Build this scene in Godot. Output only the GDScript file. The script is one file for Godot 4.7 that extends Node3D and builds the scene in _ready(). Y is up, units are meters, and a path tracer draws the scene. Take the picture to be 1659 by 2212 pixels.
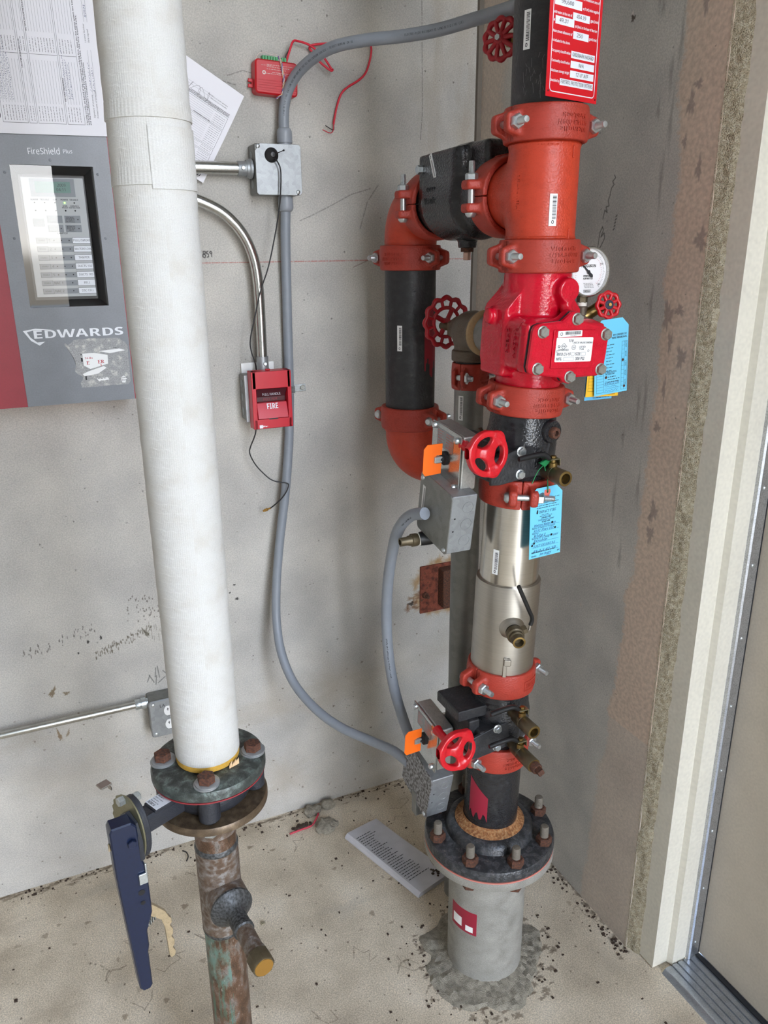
extends Node3D
# A sprinkler riser room: concrete corner, fire riser with valves, insulated water main, alarm panel.

var M := {}
var T := {}
var used := {}


class MB:
	var v := PackedVector3Array()
	var n := PackedVector3Array()
	var uv := PackedVector2Array()
	var xf := Transform3D.IDENTITY

	func tri(a: Vector3, b: Vector3, c: Vector3, na: Vector3, nb: Vector3, nc: Vector3, ua := Vector2.ZERO, ub := Vector2.ZERO, uc := Vector2.ZERO) -> void:
		if (b - a).cross(c - a).dot(na + nb + nc) > 0.0:
			v.append(xf * a); v.append(xf * c); v.append(xf * b)
			n.append((xf.basis * na).normalized()); n.append((xf.basis * nc).normalized()); n.append((xf.basis * nb).normalized())
			uv.append(ua); uv.append(uc); uv.append(ub)
		else:
			v.append(xf * a); v.append(xf * b); v.append(xf * c)
			n.append((xf.basis * na).normalized()); n.append((xf.basis * nb).normalized()); n.append((xf.basis * nc).normalized())
			uv.append(ua); uv.append(ub); uv.append(uc)

	func quad(a: Vector3, b: Vector3, c: Vector3, d: Vector3, nn: Vector3) -> void:
		tri(a, b, c, nn, nn, nn, Vector2(0, 1), Vector2(1, 1), Vector2(1, 0))
		tri(a, c, d, nn, nn, nn, Vector2(0, 1), Vector2(1, 0), Vector2(0, 0))

	func box(c: Vector3, s: Vector3, bev := 0.0) -> void:
		var h := s * 0.5
		var b: float = minf(bev, minf(h.x, minf(h.y, h.z)) * 0.9)
		for ax in 3:
			for sg in [-1.0, 1.0]:
				var u := (ax + 1) % 3
				var w := (ax + 2) % 3
				var p := []
				for q in [[-1, -1], [1, -1], [1, 1], [-1, 1]]:
					var k := Vector3.ZERO
					k[ax] = sg * h[ax]
					k[u] = q[0] * (h[u] - b)
					k[w] = q[1] * (h[w] - b)
					p.append(c + k)
				var nn := Vector3.ZERO
				nn[ax] = sg
				quad(p[0], p[1], p[2], p[3], nn)
		if b <= 0.0:
			return
		for ax in 3:
			var u := (ax + 1) % 3
			var w := (ax + 2) % 3
			for su in [-1.0, 1.0]:
				for sw in [-1.0, 1.0]:
					var p := []
					for q in [[-1, 0], [1, 0], [1, 1], [-1, 1]]:
						var k := Vector3.ZERO
						k[ax] = q[0] * (h[ax] - b)
						k[u] = su * (h[u] - (b if q[1] == 1 else 0.0))
						k[w] = sw * (h[w] - (0.0 if q[1] == 1 else b))
						p.append(c + k)
					var na := Vector3.ZERO
					na[u] = su
					var nb := Vector3.ZERO
					nb[w] = sw
					tri(p[0], p[1], p[2], na, na, nb)
					tri(p[0], p[2], p[3], na, nb, nb)
		for sx in [-1.0, 1.0]:
			for sy in [-1.0, 1.0]:
				for sz in [-1.0, 1.0]:
					var s3 := Vector3(sx, sy, sz)
					tri(c + s3 * Vector3(h.x, h.y - b, h.z - b), c + s3 * Vector3(h.x - b, h.y, h.z - b), c + s3 * Vector3(h.x - b, h.y - b, h.z), s3 * Vector3(1, 0, 0), s3 * Vector3(0, 1, 0), s3 * Vector3(0, 0, 1))

	func prism(poly: PackedVector2Array, z0: float, z1: float, bev := 0.0, sharp := 35.0) -> void:
		# polygon in local xy, pushed along z; bevelled rims
		var p := poly.duplicate()
		if Geometry2D.is_polygon_clockwise(p):
			p.reverse()
		var m := p.size()
		var en := []
		for i in m:
			var d := (p[(i + 1) % m] - p[i]).normalized()
			en.append(Vector2(d.y, -d.x))
		var ins := PackedVector2Array()
		var na := []
		var nb := []
		var lim := cos(deg_to_rad(sharp))
		for i in m:
			var e0: Vector2 = en[(i + m - 1) % m]
			var e1: Vector2 = en[i]
			var mid := (e0 + e1).normalized()
			ins.append(p[i] - mid * bev / maxf(0.4, mid.dot(e1)))
			if e0.dot(e1) > lim:
				na.append(mid); nb.append(mid)
			else:
				na.append(e0); nb.append(e1)
		var ix := Geometry2D.triangulate_polygon(ins)
		for cap in [0, 1]:
			var z: float = z1 if cap else z0
			var nn := Vector3(0, 0, 1 if z1 > z0 else -1) * (1.0 if cap else -1.0)
			for t in range(0, ix.size(), 3):
				var a := ins[ix[t]]
				var b := ins[ix[t + 1]]
				var c := ins[ix[t + 2]]
				tri(Vector3(a.x, a.y, z), Vector3(b.x, b.y, z), Vector3(c.x, c.y, z), nn, nn, nn, a, b, c)
		var zb: float = bev * signf(z1 - z0)
		for i in m:
			var j := (i + 1) % m
			var n0 := Vector3(nb[i].x, nb[i].y, 0)
			var n1 := Vector3(na[j].x, na[j].y, 0)
			var rows := [[p[i], p[j], z0 + zb], [p[i], p[j], z1 - zb]]
			_q(Vector3(p[i].x, p[i].y, rows[0][2]), Vector3(p[j].x, p[j].y, rows[0][2]), Vector3(p[j].x, p[j].y, rows[1][2]), Vector3(p[i].x, p[i].y, rows[1][2]), n0, n1)
			if bev > 0.0:
				for cap in [0, 1]:
					var z: float = z1 if cap else z0
					var zz: float = (z1 - zb) if cap else (z0 + zb)
					var up := Vector3(0, 0, signf(z1 - z0) * (1.0 if cap else -1.0))
					_q(Vector3(p[i].x, p[i].y, zz), Vector3(p[j].x, p[j].y, zz), Vector3(ins[j].x, ins[j].y, z), Vector3(ins[i].x, ins[i].y, z), (n0 + up).normalized(), (n1 + up).normalized())

	func _q(a: Vector3, b: Vector3, c: Vector3, d: Vector3, n0: Vector3, n1: Vector3) -> void:
		tri(a, b, c, n0, n1, n1)
		tri(a, c, d, n0, n1, n0)

	func lathe(pr: Array, segs := 32, flat := false, vrep := 1.0) -> void:
		# profile of (radius, height), bottom to top along the outside
		var m := pr.size()
		var sn := []
		for i in m - 1:
			var d: Vector2 = (pr[i + 1] - pr[i]).normalized()
			sn.append(Vector2(d.y, -d.x))
		var len := 0.0
		for i in m - 1:
			var a: Vector2 = pr[i]
			var b: Vector2 = pr[i + 1]
			var l := a.distance_to(b)
			if l < 1e-7:
				continue
			var n0: Vector2 = sn[i]
			var n1: Vector2 = sn[i]
			if i > 0 and sn[i - 1].dot(sn[i]) > 0.78:
				n0 = (sn[i - 1] + sn[i]).normalized()
			if i < m - 2 and sn[i + 1].dot(sn[i]) > 0.78:
				n1 = (sn[i + 1] + sn[i]).normalized()
			for k in segs:
				var t0 := TAU * k / segs
				var t1 := TAU * (k + 1) / segs
				var c0 := Vector3(sin(t0), 0, cos(t0))
				var c1 := Vector3(sin(t1), 0, cos(t1))
				var f0 := c0
				var f1 := c1
				if flat:
					f0 = (c0 + c1).normalized()
					f1 = f0
				var A := c0 * a.x + Vector3(0, a.y, 0)
				var B := c1 * a.x + Vector3(0, a.y, 0)
				var C := c1 * b.x + Vector3(0, b.y, 0)
				var D := c0 * b.x + Vector3(0, b.y, 0)
				var u0 := float(k) / segs
				var u1 := float(k + 1) / segs
				var va := 1.0 - len * vrep
				var vb := 1.0 - (len + l) * vrep
				var nA := f0 * n0.x + Vector3(0, n0.y, 0)
				var nB := f1 * n0.x + Vector3(0, n0.y, 0)
				var nC := f1 * n1.x + Vector3(0, n1.y, 0)
				var nD := f0 * n1.x + Vector3(0, n1.y, 0)
				if a.x > 1e-6:
					tri(A, B, C, nA, nB, nC, Vector2(u0, va), Vector2(u1, va), Vector2(u1, vb))
				if b.x > 1e-6:
					tri(A, C, D, nA, nC, nD, Vector2(u0, va), Vector2(u1, vb), Vector2(u0, vb))
			len += l

	func cyl(r: float, y0: float, y1: float, segs := 24, b := 0.0) -> void:
		lathe([Vector2(0, y0), Vector2(r - b, y0), Vector2(r, y0 + b), Vector2(r, y1 - b), Vector2(r - b, y1), Vector2(0, y1)], segs)

	func hex(r: float, y0: float, y1: float, b := 0.0) -> void:
		lathe([Vector2(0, y0), Vector2(r - b, y0), Vector2(r, y0 + b), Vector2(r, y1 - b), Vector2(r - b, y1), Vector2(0, y1)], 6, true)

	func tube(path: Array, rad, segs := 12, caps := true, closed := false) -> void:
		var m := path.size()
		var dirs := []
		for i in m:
			var a: Vector3 = path[(i - 1 + m) % m] if (closed or i > 0) else path[i]
			var b: Vector3 = path[(i + 1) % m] if (closed or i < m - 1) else path[i]
			dirs.append((b - a).normalized())
		var up: Vector3 = Vector3.UP if absf(dirs[0].y) < 0.9 else Vector3.RIGHT
		up = (up - dirs[0] * up.dot(dirs[0])).normalized()
		var ups := [up]
		for i in range(1, m):
			var w: Vector3 = ups[i - 1]
			w = (w - dirs[i] * w.dot(dirs[i])).normalized()
			ups.append(w)
		var len := 0.0
		var cnt := m if closed else m - 1
		for i in cnt:
			var j := (i + 1) % m
			var r0: float = rad[i] if rad is Array else rad
			var r1: float = rad[j] if rad is Array else rad
			var s0: Vector3 = dirs[i].cross(ups[i])
			var s1: Vector3 = dirs[j].cross(ups[j])
			var l: float = path[i].distance_to(path[j])
			for k in segs:
				var t0 := TAU * k / segs
				var t1 := TAU * (k + 1) / segs
				var a0: Vector3 = ups[i] * cos(t0) + s0 * sin(t0)
				var a1: Vector3 = ups[i] * cos(t1) + s0 * sin(t1)
				var b0: Vector3 = ups[j] * cos(t0) + s1 * sin(t0)
				var b1: Vector3 = ups[j] * cos(t1) + s1 * sin(t1)
				var u0 := float(k) / segs
				var u1 := float(k + 1) / segs
				tri(path[i] + a0 * r0, path[i] + a1 * r0, path[j] + b1 * r1, a0, a1, b1, Vector2(u0, len), Vector2(u1, len), Vector2(u1, len + l))
				tri(path[i] + a0 * r0, path[j] + b1 * r1, path[j] + b0 * r1, a0, b1, b0, Vector2(u0, len), Vector2(u1, len + l), Vector2(u0, len + l))
			len += l
		if caps and not closed:
			for e in [0, m - 1]:
				var nn: Vector3 = -dirs[0] if e == 0 else dirs[m - 1]
				var r: float = rad[e] if rad is Array else rad
				var s: Vector3 = dirs[e].cross(ups[e])
				for k in segs:
					var t0 := TAU * k / segs
					var t1 := TAU * (k + 1) / segs
					tri(path[e], path[e] + (ups[e] * cos(t0) + s * sin(t0)) * r, path[e] + (ups[e] * cos(t1) + s * sin(t1)) * r, nn, nn, nn)

	func ring(R: float, r: float, segs := 40, sides := 10) -> void:
		# torus round local y
		var p := []
		for k in segs:
			var t := TAU * k / segs
			p.append(Vector3(sin(t) * R, 0, cos(t) * R))
		tube(p, r, sides, false, true)

	func ball(r: float, c := Vector3.ZERO, sy := 1.0, segs := 16) -> void:
		var pr := []
		for i in 9:
			var t := -PI / 2 + PI * i / 8
			pr.append(Vector2(maxf(0.0, cos(t) * r), sin(t) * r * sy))
		var o := xf
		xf = xf * Transform3D(Basis.IDENTITY, c)
		lathe(pr, segs)
		xf = o

	func rect(x0: float, y0: float, x1: float, y1: float, z: float) -> void:
		quad(Vector3(x0, y0, z), Vector3(x1, y0, z), Vector3(x1, y1, z), Vector3(x0, y1, z), Vector3(0, 0, 1))

	func frame2(x0: float, y0: float, x1: float, y1: float, t: float, z: float) -> void:
		rect(x0, y0, x1, y0 + t, z); rect(x0, y1 - t, x1, y1, z)
		rect(x0, y0 + t, x0 + t, y1 - t, z); rect(x1 - t, y0 + t, x1, y1 - t, z)

	func words(x: float, y: float, w: float, h: float, z: float, rng: RandomNumberGenerator) -> void:
		# print too small to read: broken strokes
		var p := x
		while p < x + w:
			var l: float = minf(rng.randf_range(1.2, 4.0) * h, x + w - p)
			var q := p
			while q < p + l:
				var s: float = rng.randf_range(0.25, 0.5) * h
				rect(q, y + h * rng.randf_range(0.0, 0.25), minf(q + s, p + l), y + h * rng.randf_range(0.6, 1.0), z)
				q += s * 1.45
			p += l + h * 0.7

	func poly(pts: Array, z: float) -> void:
		var pp := PackedVector2Array(pts)
		var ix := Geometry2D.triangulate_polygon(pp)
		for t in range(0, ix.size(), 3):
			var a := pp[ix[t]]
			var b := pp[ix[t + 1]]
			var c := pp[ix[t + 2]]
			tri(Vector3(a.x, a.y, z), Vector3(b.x, b.y, z), Vector3(c.x, c.y, z), Vector3(0, 0, 1), Vector3(0, 0, 1), Vector3(0, 0, 1), a, b, c)

	func stroke(pts: Array, w: float, z: float) -> void:
		for i in pts.size() - 1:
			var a: Vector2 = pts[i]
			var b: Vector2 = pts[i + 1]
			var d := (b - a).normalized() * w * 0.5
			var s := Vector2(-d.y, d.x)
			a -= d; b += d
			quad(Vector3(a.x + s.x, a.y + s.y, z), Vector3(a.x - s.x, a.y - s.y, z), Vector3(b.x - s.x, b.y - s.y, z), Vector3(b.x + s.x, b.y + s.y, z), Vector3(0, 0, 1))

	func disc(x: float, y: float, r: float, z: float, segs := 14, r0 := 0.0) -> void:
		for k in segs:
			var t0 := TAU * k / segs
			var t1 := TAU * (k + 1) / segs
			var a := Vector3(x + cos(t0) * r, y + sin(t0) * r, z)
			var b := Vector3(x + cos(t1) * r, y + sin(t1) * r, z)
			var c := Vector3(x + cos(t0) * r0, y + sin(t0) * r0, z)
			var d := Vector3(x + cos(t1) * r0, y + sin(t1) * r0, z)
			if r0 > 0.0:
				quad(c, a, b, d, Vector3(0, 0, 1))
			else:
				tri(c, a, b, Vector3(0, 0, 1), Vector3(0, 0, 1), Vector3(0, 0, 1))

	func text(s: String, x: float, y: float, h: float, z := 0.0, o := {}) -> void:
		# baseline start (or centre) at x, y; h is the capital height; o: w (fit width), al (0 left, 1 centre, 2 right), font, depth, slant, bend, rot
		var tm := TextMesh.new()
		tm.font = o.get("font")
		tm.font_size = 40
		tm.pixel_size = h / (0.714 * 40.0)
		tm.depth = o.get("depth", 0.0)
		tm.curve_step = o.get("step", 5.0)
		tm.horizontal_alignment = HORIZONTAL_ALIGNMENT_LEFT
		tm.vertical_alignment = VERTICAL_ALIGNMENT_BOTTOM
		tm.text = s
		var ar := tm.get_mesh_arrays()
		if ar.is_empty() or ar[0] == null:
			return
		var pv: PackedVector3Array = ar[0]
		var pn: PackedVector3Array = ar[1]
		var lo := 1e9
		var hi := -1e9
		var by := 1e9
		for p in pv:
			lo = minf(lo, p.x); hi = maxf(hi, p.x)
		var desc: float = -tm.font.get_descent(40) * tm.pixel_size
		by = desc
		var w0 := hi - lo
		var w: float = o.get("w", w0)
		var kx: float = w / w0 if w0 > 0.0 else 1.0
		var off: float = [0.0, -0.5, -1.0][o.get("al", 0)] * w
		var sl: float = o.get("slant", 0.0)
		var bend: float = o.get("bend", 0.0)
		var rot: float = o.get("rot", 0.0)
		var ix: PackedInt32Array = ar[Mesh.ARRAY_INDEX] if ar[Mesh.ARRAY_INDEX] != null else PackedInt32Array(range(pv.size()))
		var q := PackedVector3Array()
		for p in pv:
			var yy := p.y + by
			var c := Vector2((p.x - lo) * kx + off + sl * yy, yy).rotated(rot)
			var zz := p.z + tm.depth * 0.5
			if bend > 0.0:
				q.append(Vector3(sin((x + c.x) / bend) * (bend + z + zz), y + c.y, cos((x + c.x) / bend) * (bend + z + zz)))
			else:
				q.append(Vector3(x + c.x, y + c.y, z + zz))
		for t in range(0, ix.size(), 3):
			var a := ix[t]
			var b := ix[t + 1]
			var c := ix[t + 2]
			var na := pn[a]
			var nb := pn[b]
			var nc := pn[c]
			if bend > 0.0:
				var th := q[a].x
				var rr := Basis(Vector3.UP, atan2(q[a].x, q[a].z))
				na = rr * na; nb = rr * nb; nc = rr * nc
			tri(q[a], q[b], q[c], na, nb, nc)

	func mesh() -> ArrayMesh:
		var a := []
		a.resize(Mesh.ARRAY_MAX)
		a[Mesh.ARRAY_VERTEX] = v
		a[Mesh.ARRAY_NORMAL] = n
		a[Mesh.ARRAY_TEX_UV] = uv
		var m := ArrayMesh.new()
		if v.size():
			m.add_surface_from_arrays(Mesh.PRIMITIVE_TRIANGLES, a)
		return m

	func net(f: Callable, lo: Vector3, hi: Vector3, c: float) -> void:
		# surface nets of a distance field
		var nx := int(ceil((hi.x - lo.x) / c)) + 1
		var ny := int(ceil((hi.y - lo.y) / c)) + 1
		var nz := int(ceil((hi.z - lo.z) / c)) + 1
		var B := 4
		var g := PackedFloat32Array()
		g.resize(nx * ny * nz)
		g.fill(1.0)
		var act := PackedByteArray()
		act.resize(nx * ny * nz)
		for bx in range(0, nx, B):
			for by in range(0, ny, B):
				for bz in range(0, nz, B):
					var mid := lo + Vector3(bx + B * 0.5, by + B * 0.5, bz + B * 0.5) * c
					var d: float = f.call(mid)
					var near := absf(d) < c * B * 1.05
					for x in range(bx, mini(bx + B, nx)):
						for y in range(by, mini(by + B, ny)):
							var at := (x * ny + y) * nz
							for z in range(bz, mini(bz + B, nz)):
								if near:
									g[at + z] = f.call(lo + Vector3(x, y, z) * c)
									act[at + z] = 1
								else:
									g[at + z] = d
		var vid := {}
		var ps := PackedVector3Array()
		var ns := PackedVector3Array()
		var sx := ny * nz
		var offs := [0, sx, nz, sx + nz, 1, sx + 1, nz + 1, sx + nz + 1]
		var edges := [[0, 1], [2, 3], [4, 5], [6, 7], [0, 2], [1, 3], [4, 6], [5, 7], [0, 4], [1, 5], [2, 6], [3, 7]]
		for x in nx - 1:
			for y in ny - 1:
				for z in nz - 1:
					var at := (x * ny + y) * nz + z
					if not (act[at] or act[at + sx + nz + 1]):
						continue
					var w := [g[at], g[at + sx], g[at + nz], g[at + sx + nz], g[at + 1], g[at + sx + 1], g[at + nz + 1], g[at + sx + nz + 1]]
					var neg := 0
					for k in 8:
						if w[k] < 0.0:
							neg += 1
					if neg == 0 or neg == 8:
						continue
					var sum := Vector3.ZERO
					var cnt := 0
					for e in edges:
						var a: float = w[e[0]]
						var b: float = w[e[1]]
						if (a < 0.0) != (b < 0.0):
							var t := a / (a - b)
							var i: int = e[0]
							var j: int = e[1]
							var pa := Vector3(i & 1, (i >> 1) & 1, (i >> 2) & 1)
							var pb := Vector3(j & 1, (j >> 1) & 1, (j >> 2) & 1)
							sum += pa.lerp(pb, t)
							cnt += 1
					var p := lo + (Vector3(x, y, z) + sum / cnt) * c
					var h := c * 0.5
					var gr := Vector3(f.call(p + Vector3(h, 0, 0)) - f.call(p - Vector3(h, 0, 0)), f.call(p + Vector3(0, h, 0)) - f.call(p - Vector3(0, h, 0)), f.call(p + Vector3(0, 0, h)) - f.call(p - Vector3(0, 0, h)))
					vid[at] = ps.size()
					ps.append(p)
					ns.append(gr.normalized())
		for at in vid:
			var a0: float = g[at]
			for ax in 3:
				var st: int = [sx, nz, 1][ax]
				var s1: int = [nz, 1, sx][ax]
				var s2: int = [1, sx, nz][ax]
				if at + st >= g.size():
					continue
				var a1: float = g[at + st]
				if (a0 < 0.0) == (a1 < 0.0):
					continue
				if not (vid.has(at - s1) and vid.has(at - s2) and vid.has(at - s1 - s2)):
					continue
				var i0: int = vid[at]
				var i1: int = vid[at - s1]
				var i2: int = vid[at - s1 - s2]
				var i3: int = vid[at - s2]
				tri(ps[i0], ps[i1], ps[i2], ns[i0], ns[i1], ns[i2])
				tri(ps[i0], ps[i2], ps[i3], ns[i0], ns[i2], ns[i3])


# ---- distance fields
static func smin(a: float, b: float, k: float) -> float:
	var h := maxf(k - absf(a - b), 0.0) / k
	return minf(a, b) - h * h * k * 0.25


static func dbox(p: Vector3, c: Vector3, h: Vector3, r: float) -> float:
	var q := (p - c).abs() - h + Vector3(r, r, r)
	return Vector3(maxf(q.x, 0), maxf(q.y, 0), maxf(q.z, 0)).length() + minf(maxf(q.x, maxf(q.y, q.z)), 0.0) - r


static func dcyl(rad: float, along: float, r: float, h: float, b := 0.0) -> float:
	# distance to a cylinder given the distance from its axis and the place along it
	var x := rad - r + b
	var y := absf(along) - h + b
	return minf(maxf(x, y), 0.0) + sqrt(maxf(x, 0) * maxf(x, 0) + maxf(y, 0) * maxf(y, 0)) - b


static func dcap(p: Vector3, a: Vector3, b: Vector3, ra: float, rb: float) -> float:
	var ab := b - a
	var t := clampf((p - a).dot(ab) / ab.length_squared(), 0.0, 1.0)
	return (p - a - ab * t).length() - lerpf(ra, rb, t)


# ---- scene helpers
func V(x: float, y: float, z: float) -> Vector3:
	return Vector3(x, y, z)


func c8(r: float, g: float, b: float) -> Color:
	return Color(r / 255.0, g / 255.0, b / 255.0)


func thing(called: String, label: String, category: String, at := Vector3.ZERO, group := "") -> Node3D:
	var o := Node3D.new()
	o.name = numbered(called)
	add_child(o)
	o.position = at
	tag(o, label, category, group)
	return o


func tag(o: Node, label: String, category: String, group := "", kind := "") -> void:
	if label:
		o.set_meta("label", label)
	if category:
		o.set_meta("category", category)
	if group:
		o.set_meta("group", group)
	if kind:
		o.set_meta("kind", kind)


func numbered(called: String) -> String:
	var k: int = used.get(called, 0)
	used[called] = k + 1
	return called if k == 0 else "%s_%03d" % [called, k]


func put(mb: MB, called: String, m: Material, parent: Node, label := "", local := false) -> MeshInstance3D:
	# a part; the mesh is given in world axes unless local
	var o := MeshInstance3D.new()
	o.name = called
	o.mesh = mb.mesh()
	if o.mesh.get_surface_count():
		o.mesh.surface_set_material(0, m)
	parent.add_child(o, true)
	if not local:
		var at := Vector3.ZERO
		var q: Node = parent
		while q != self:
			at += (q as Node3D).position
			q = q.get_parent()
		o.position = -at
	if label:
		o.set_meta("label", label)
	return o


func top(mb: MB, called: String, m: Material, label: String, category: String, group := "", kind := "") -> MeshInstance3D:
	# a thing that is one mesh
	var o := MeshInstance3D.new()
	o.name = numbered(called)
	o.mesh = mb.mesh()
	o.mesh.surface_set_material(0, m)
	add_child(o)
	tag(o, label, category, group, kind)
	return o


func copy(o: Node3D, at: Transform3D, label: String) -> Node3D:
	var c: Node3D = o.duplicate()
	c.name = numbered(String(o.name).rstrip("0123456789_"))
	add_child(c)
	c.transform = at
	c.set_meta("label", label)
	return c


func mb_at(t := Transform3D.IDENTITY) -> MB:
	var m := MB.new()
	m.xf = t
	return m


func along(o: Vector3, y: Vector3, xh := Vector3.RIGHT) -> Transform3D:
	# local y runs along the given direction
	y = y.normalized()
	if absf(y.dot(xh)) > 0.95:
		xh = Vector3.BACK
	var x := (xh - y * y.dot(xh)).normalized()
	return Transform3D(Basis(x, y, x.cross(y)), o)


func face(o: Vector3, z: Vector3, up := Vector3.UP) -> Transform3D:
	# local z looks out along the given direction, local y is up
	z = z.normalized()
	var x := up.cross(z).normalized()
	return Transform3D(Basis(x, z.cross(x), z), o)


func curve(p: Array, k := 6) -> Array:
	var out := []
	for i in p.size() - 1:
		var a: Vector3 = p[maxi(i - 1, 0)]
		var b: Vector3 = p[i]
		var c: Vector3 = p[i + 1]
		var d: Vector3 = p[mini(i + 2, p.size() - 1)]
		for j in k:
			var t := float(j) / k
			out.append(0.5 * ((2.0 * b) + (c - a) * t + (2.0 * a - 5.0 * b + 4.0 * c - d) * t * t + (3.0 * b - a - 3.0 * c + d) * t * t * t))
	out.append(p[p.size() - 1])
	return out


func arc(c: Vector3, u: Vector3, w: Vector3, a0: float, a1: float, k := 16) -> Array:
	var out := []
	for i in k + 1:
		var t := lerpf(a0, a1, float(i) / k)
		out.append(c + u * cos(t) + w * sin(t))
	return out


func rrect(w: float, h: float, r: float, k := 4) -> PackedVector2Array:
	var p := PackedVector2Array()
	for q in [[1, 1, 0.0], [-1, 1, PI / 2], [-1, -1, PI], [1, -1, 1.5 * PI]]:
		for i in k + 1:
			var t: float = q[2] + PI / 2 * i / k
			p.append(Vector2(q[0] * (w / 2 - r) + cos(t) * r, q[1] * (h / 2 - r) + sin(t) * r))
	return p


# riser axis: plumb at the base and at the top, leaning a little between the two butterfly valves
const LEAN := [[0.0, -0.0065], [0.45, -0.005], [0.60, -0.001], [0.76, 0.0045], [0.95, 0.0100], [1.16, 0.0180], [1.30, 0.0255], [1.42, 0.0330], [1.54, 0.0370], [1.70, 0.0370], [3.2, 0.0365]]


func axis_at(y: float) -> Vector3:
	var l := 0.0
	for i in LEAN.size() - 1:
		if y >= LEAN[i][0] and y <= LEAN[i + 1][0]:
			l = lerpf(LEAN[i][1], LEAN[i + 1][1], (y - LEAN[i][0]) / (LEAN[i + 1][0] - LEAN[i][0]))
	return Vector3(-0.307 + 0.8361 * l, y, 0.659 + 0.5486 * l)


func seg(y0: float, y1: float, turn := 0.0) -> Transform3D:
	var a := axis_at(y0)
	var t := along(a, axis_at(y1) - a)
	t.basis = t.basis * Basis(Vector3.UP, turn)
	return t


func _ready() -> void:
	# camera
	var cam := Camera3D.new()
	cam.name = "camera"
	cam.fov = rad_to_deg(2.0 * atan(1106.0 / 1690.0))
	cam.near = 0.02
	cam.far = 200.0
	var pitch := deg_to_rad(18.48)
	var roll := deg_to_rad(-0.5)
	var fh := Vector3(cos(deg_to_rad(66.0)), 0, -sin(deg_to_rad(66.0)))
	var rh := Vector3(sin(deg_to_rad(66.0)), 0, cos(deg_to_rad(66.0)))
	var fwd := fh * cos(pitch) - Vector3.UP * sin(pitch)
	var up := fh * sin(pitch) + Vector3.UP * cos(pitch)
	var rgt := rh * cos(roll) + up * sin(roll)
	up = up * cos(roll) - rh * sin(roll)
	cam.transform = Transform3D(Basis(rgt, up, -fwd), Vector3(-1.083, 1.55, 1.84))
	add_child(cam)
	cam.current = true
	# daylight: a bright hazy sky that comes in through the doorways
	var env := Environment.new()
	var sm := ProceduralSkyMaterial.new()
	sm.sky_top_color = Color(0.80, 0.88, 1.0)
	sm.sky_horizon_color = Color(1.0, 0.985, 0.955)
	sm.sky_curve = 0.2
	sm.ground_bottom_color = Color(0.50, 0.48, 0.45)
	sm.ground_horizon_color = Color(0.62, 0.60, 0.57)
	sm.sky_energy_multiplier = 1.0
	sm.sun_angle_max = 1.0
	var sky := Sky.new()
	sky.sky_material = sm
	env.background_mode = Environment.BG_SKY
	env.sky = sky
	env.background_energy_multiplier = 1.0
	env.tonemap_mode = Environment.TONE_MAPPER_LINEAR
	env.tonemap_exposure = 18.5
	env.sdfgi_enabled = true
	env.ssao_enabled = true
	env.ssil_enabled = true
	var we := WorldEnvironment.new()
	we.name = "environment"
	we.environment = env
	add_child(we)

	make_textures()
	make_materials()
	build_room()
	build_door()
	build_floor_things()
	build_panel()
	build_wall_things()
	build_main_pipe()
	build_riser()
	build_bypass()
	build_trim()
	build_switches()
	build_papers()


# ---- textures
func noise_bytes(w: int, h: int, sd: int, freq: float, type := FastNoiseLite.TYPE_SIMPLEX_SMOOTH, oct := 4, seamless := true) -> PackedByteArray:
	var f := FastNoiseLite.new()
	f.seed = sd
	f.frequency = freq
	f.noise_type = type
	f.fractal_octaves = oct
	if type == FastNoiseLite.TYPE_CELLULAR:
		f.cellular_return_type = FastNoiseLite.RETURN_CELL_VALUE
		f.fractal_type = FastNoiseLite.FRACTAL_NONE
	var im: Image = f.get_seamless_image(w, h) if seamless else f.get_image(w, h)
	im.convert(Image.FORMAT_L8)
	return im.get_data()


func ramp_tex(size: int, sd: int, freq: float, stops: Array, fine := 0.06, type := FastNoiseLite.TYPE_SIMPLEX_SMOOTH, oct := 4) -> ImageTexture:
	# noise through a list of [place 0-1, colour], with a fine grain on top
	return ImageTexture.create_from_image(ramp_img(size, size, sd, freq, stops, fine, type, oct))


func ramp_img(w: int, h: int, sd: int, freq: float, stops: Array, fine := 0.06, type := FastNoiseLite.TYPE_SIMPLEX_SMOOTH, oct := 4, seamless := true) -> Image:
	var a := noise_bytes(w, h, sd, freq, type, oct, seamless)
	var b := noise_bytes(w, h, sd + 77, 0.35, FastNoiseLite.TYPE_SIMPLEX, 2, seamless)
	var lut := PackedByteArray()
	for i in 256:
		var t := i / 255.0
		var c: Color = stops[0][1]
		for k in stops.size() - 1:
			if t >= stops[k][0]:
				c = (stops[k][1] as Color).lerp(stops[k + 1][1], clampf((t - stops[k][0]) / maxf(0.001, stops[k + 1][0] - stops[k][0]), 0.0, 1.0))
		lut.append(int(c.r * 255)); lut.append(int(c.g * 255)); lut.append(int(c.b * 255))
	var out := PackedByteArray()
	out.resize(w * h * 3)
	var fi := int(fine * 512.0)
	for i in w * h:
		var k: int = a[i] * 3
		var g: int = 256 + (((b[i] - 128) * fi) >> 7)
		out[i * 3] = mini(255, (lut[k] * g) >> 8)
		out[i * 3 + 1] = mini(255, (lut[k + 1] * g) >> 8)
		out[i * 3 + 2] = mini(255, (lut[k + 2] * g) >> 8)
	return Image.create_from_data(w, h, false, Image.FORMAT_RGB8, out)


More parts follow.
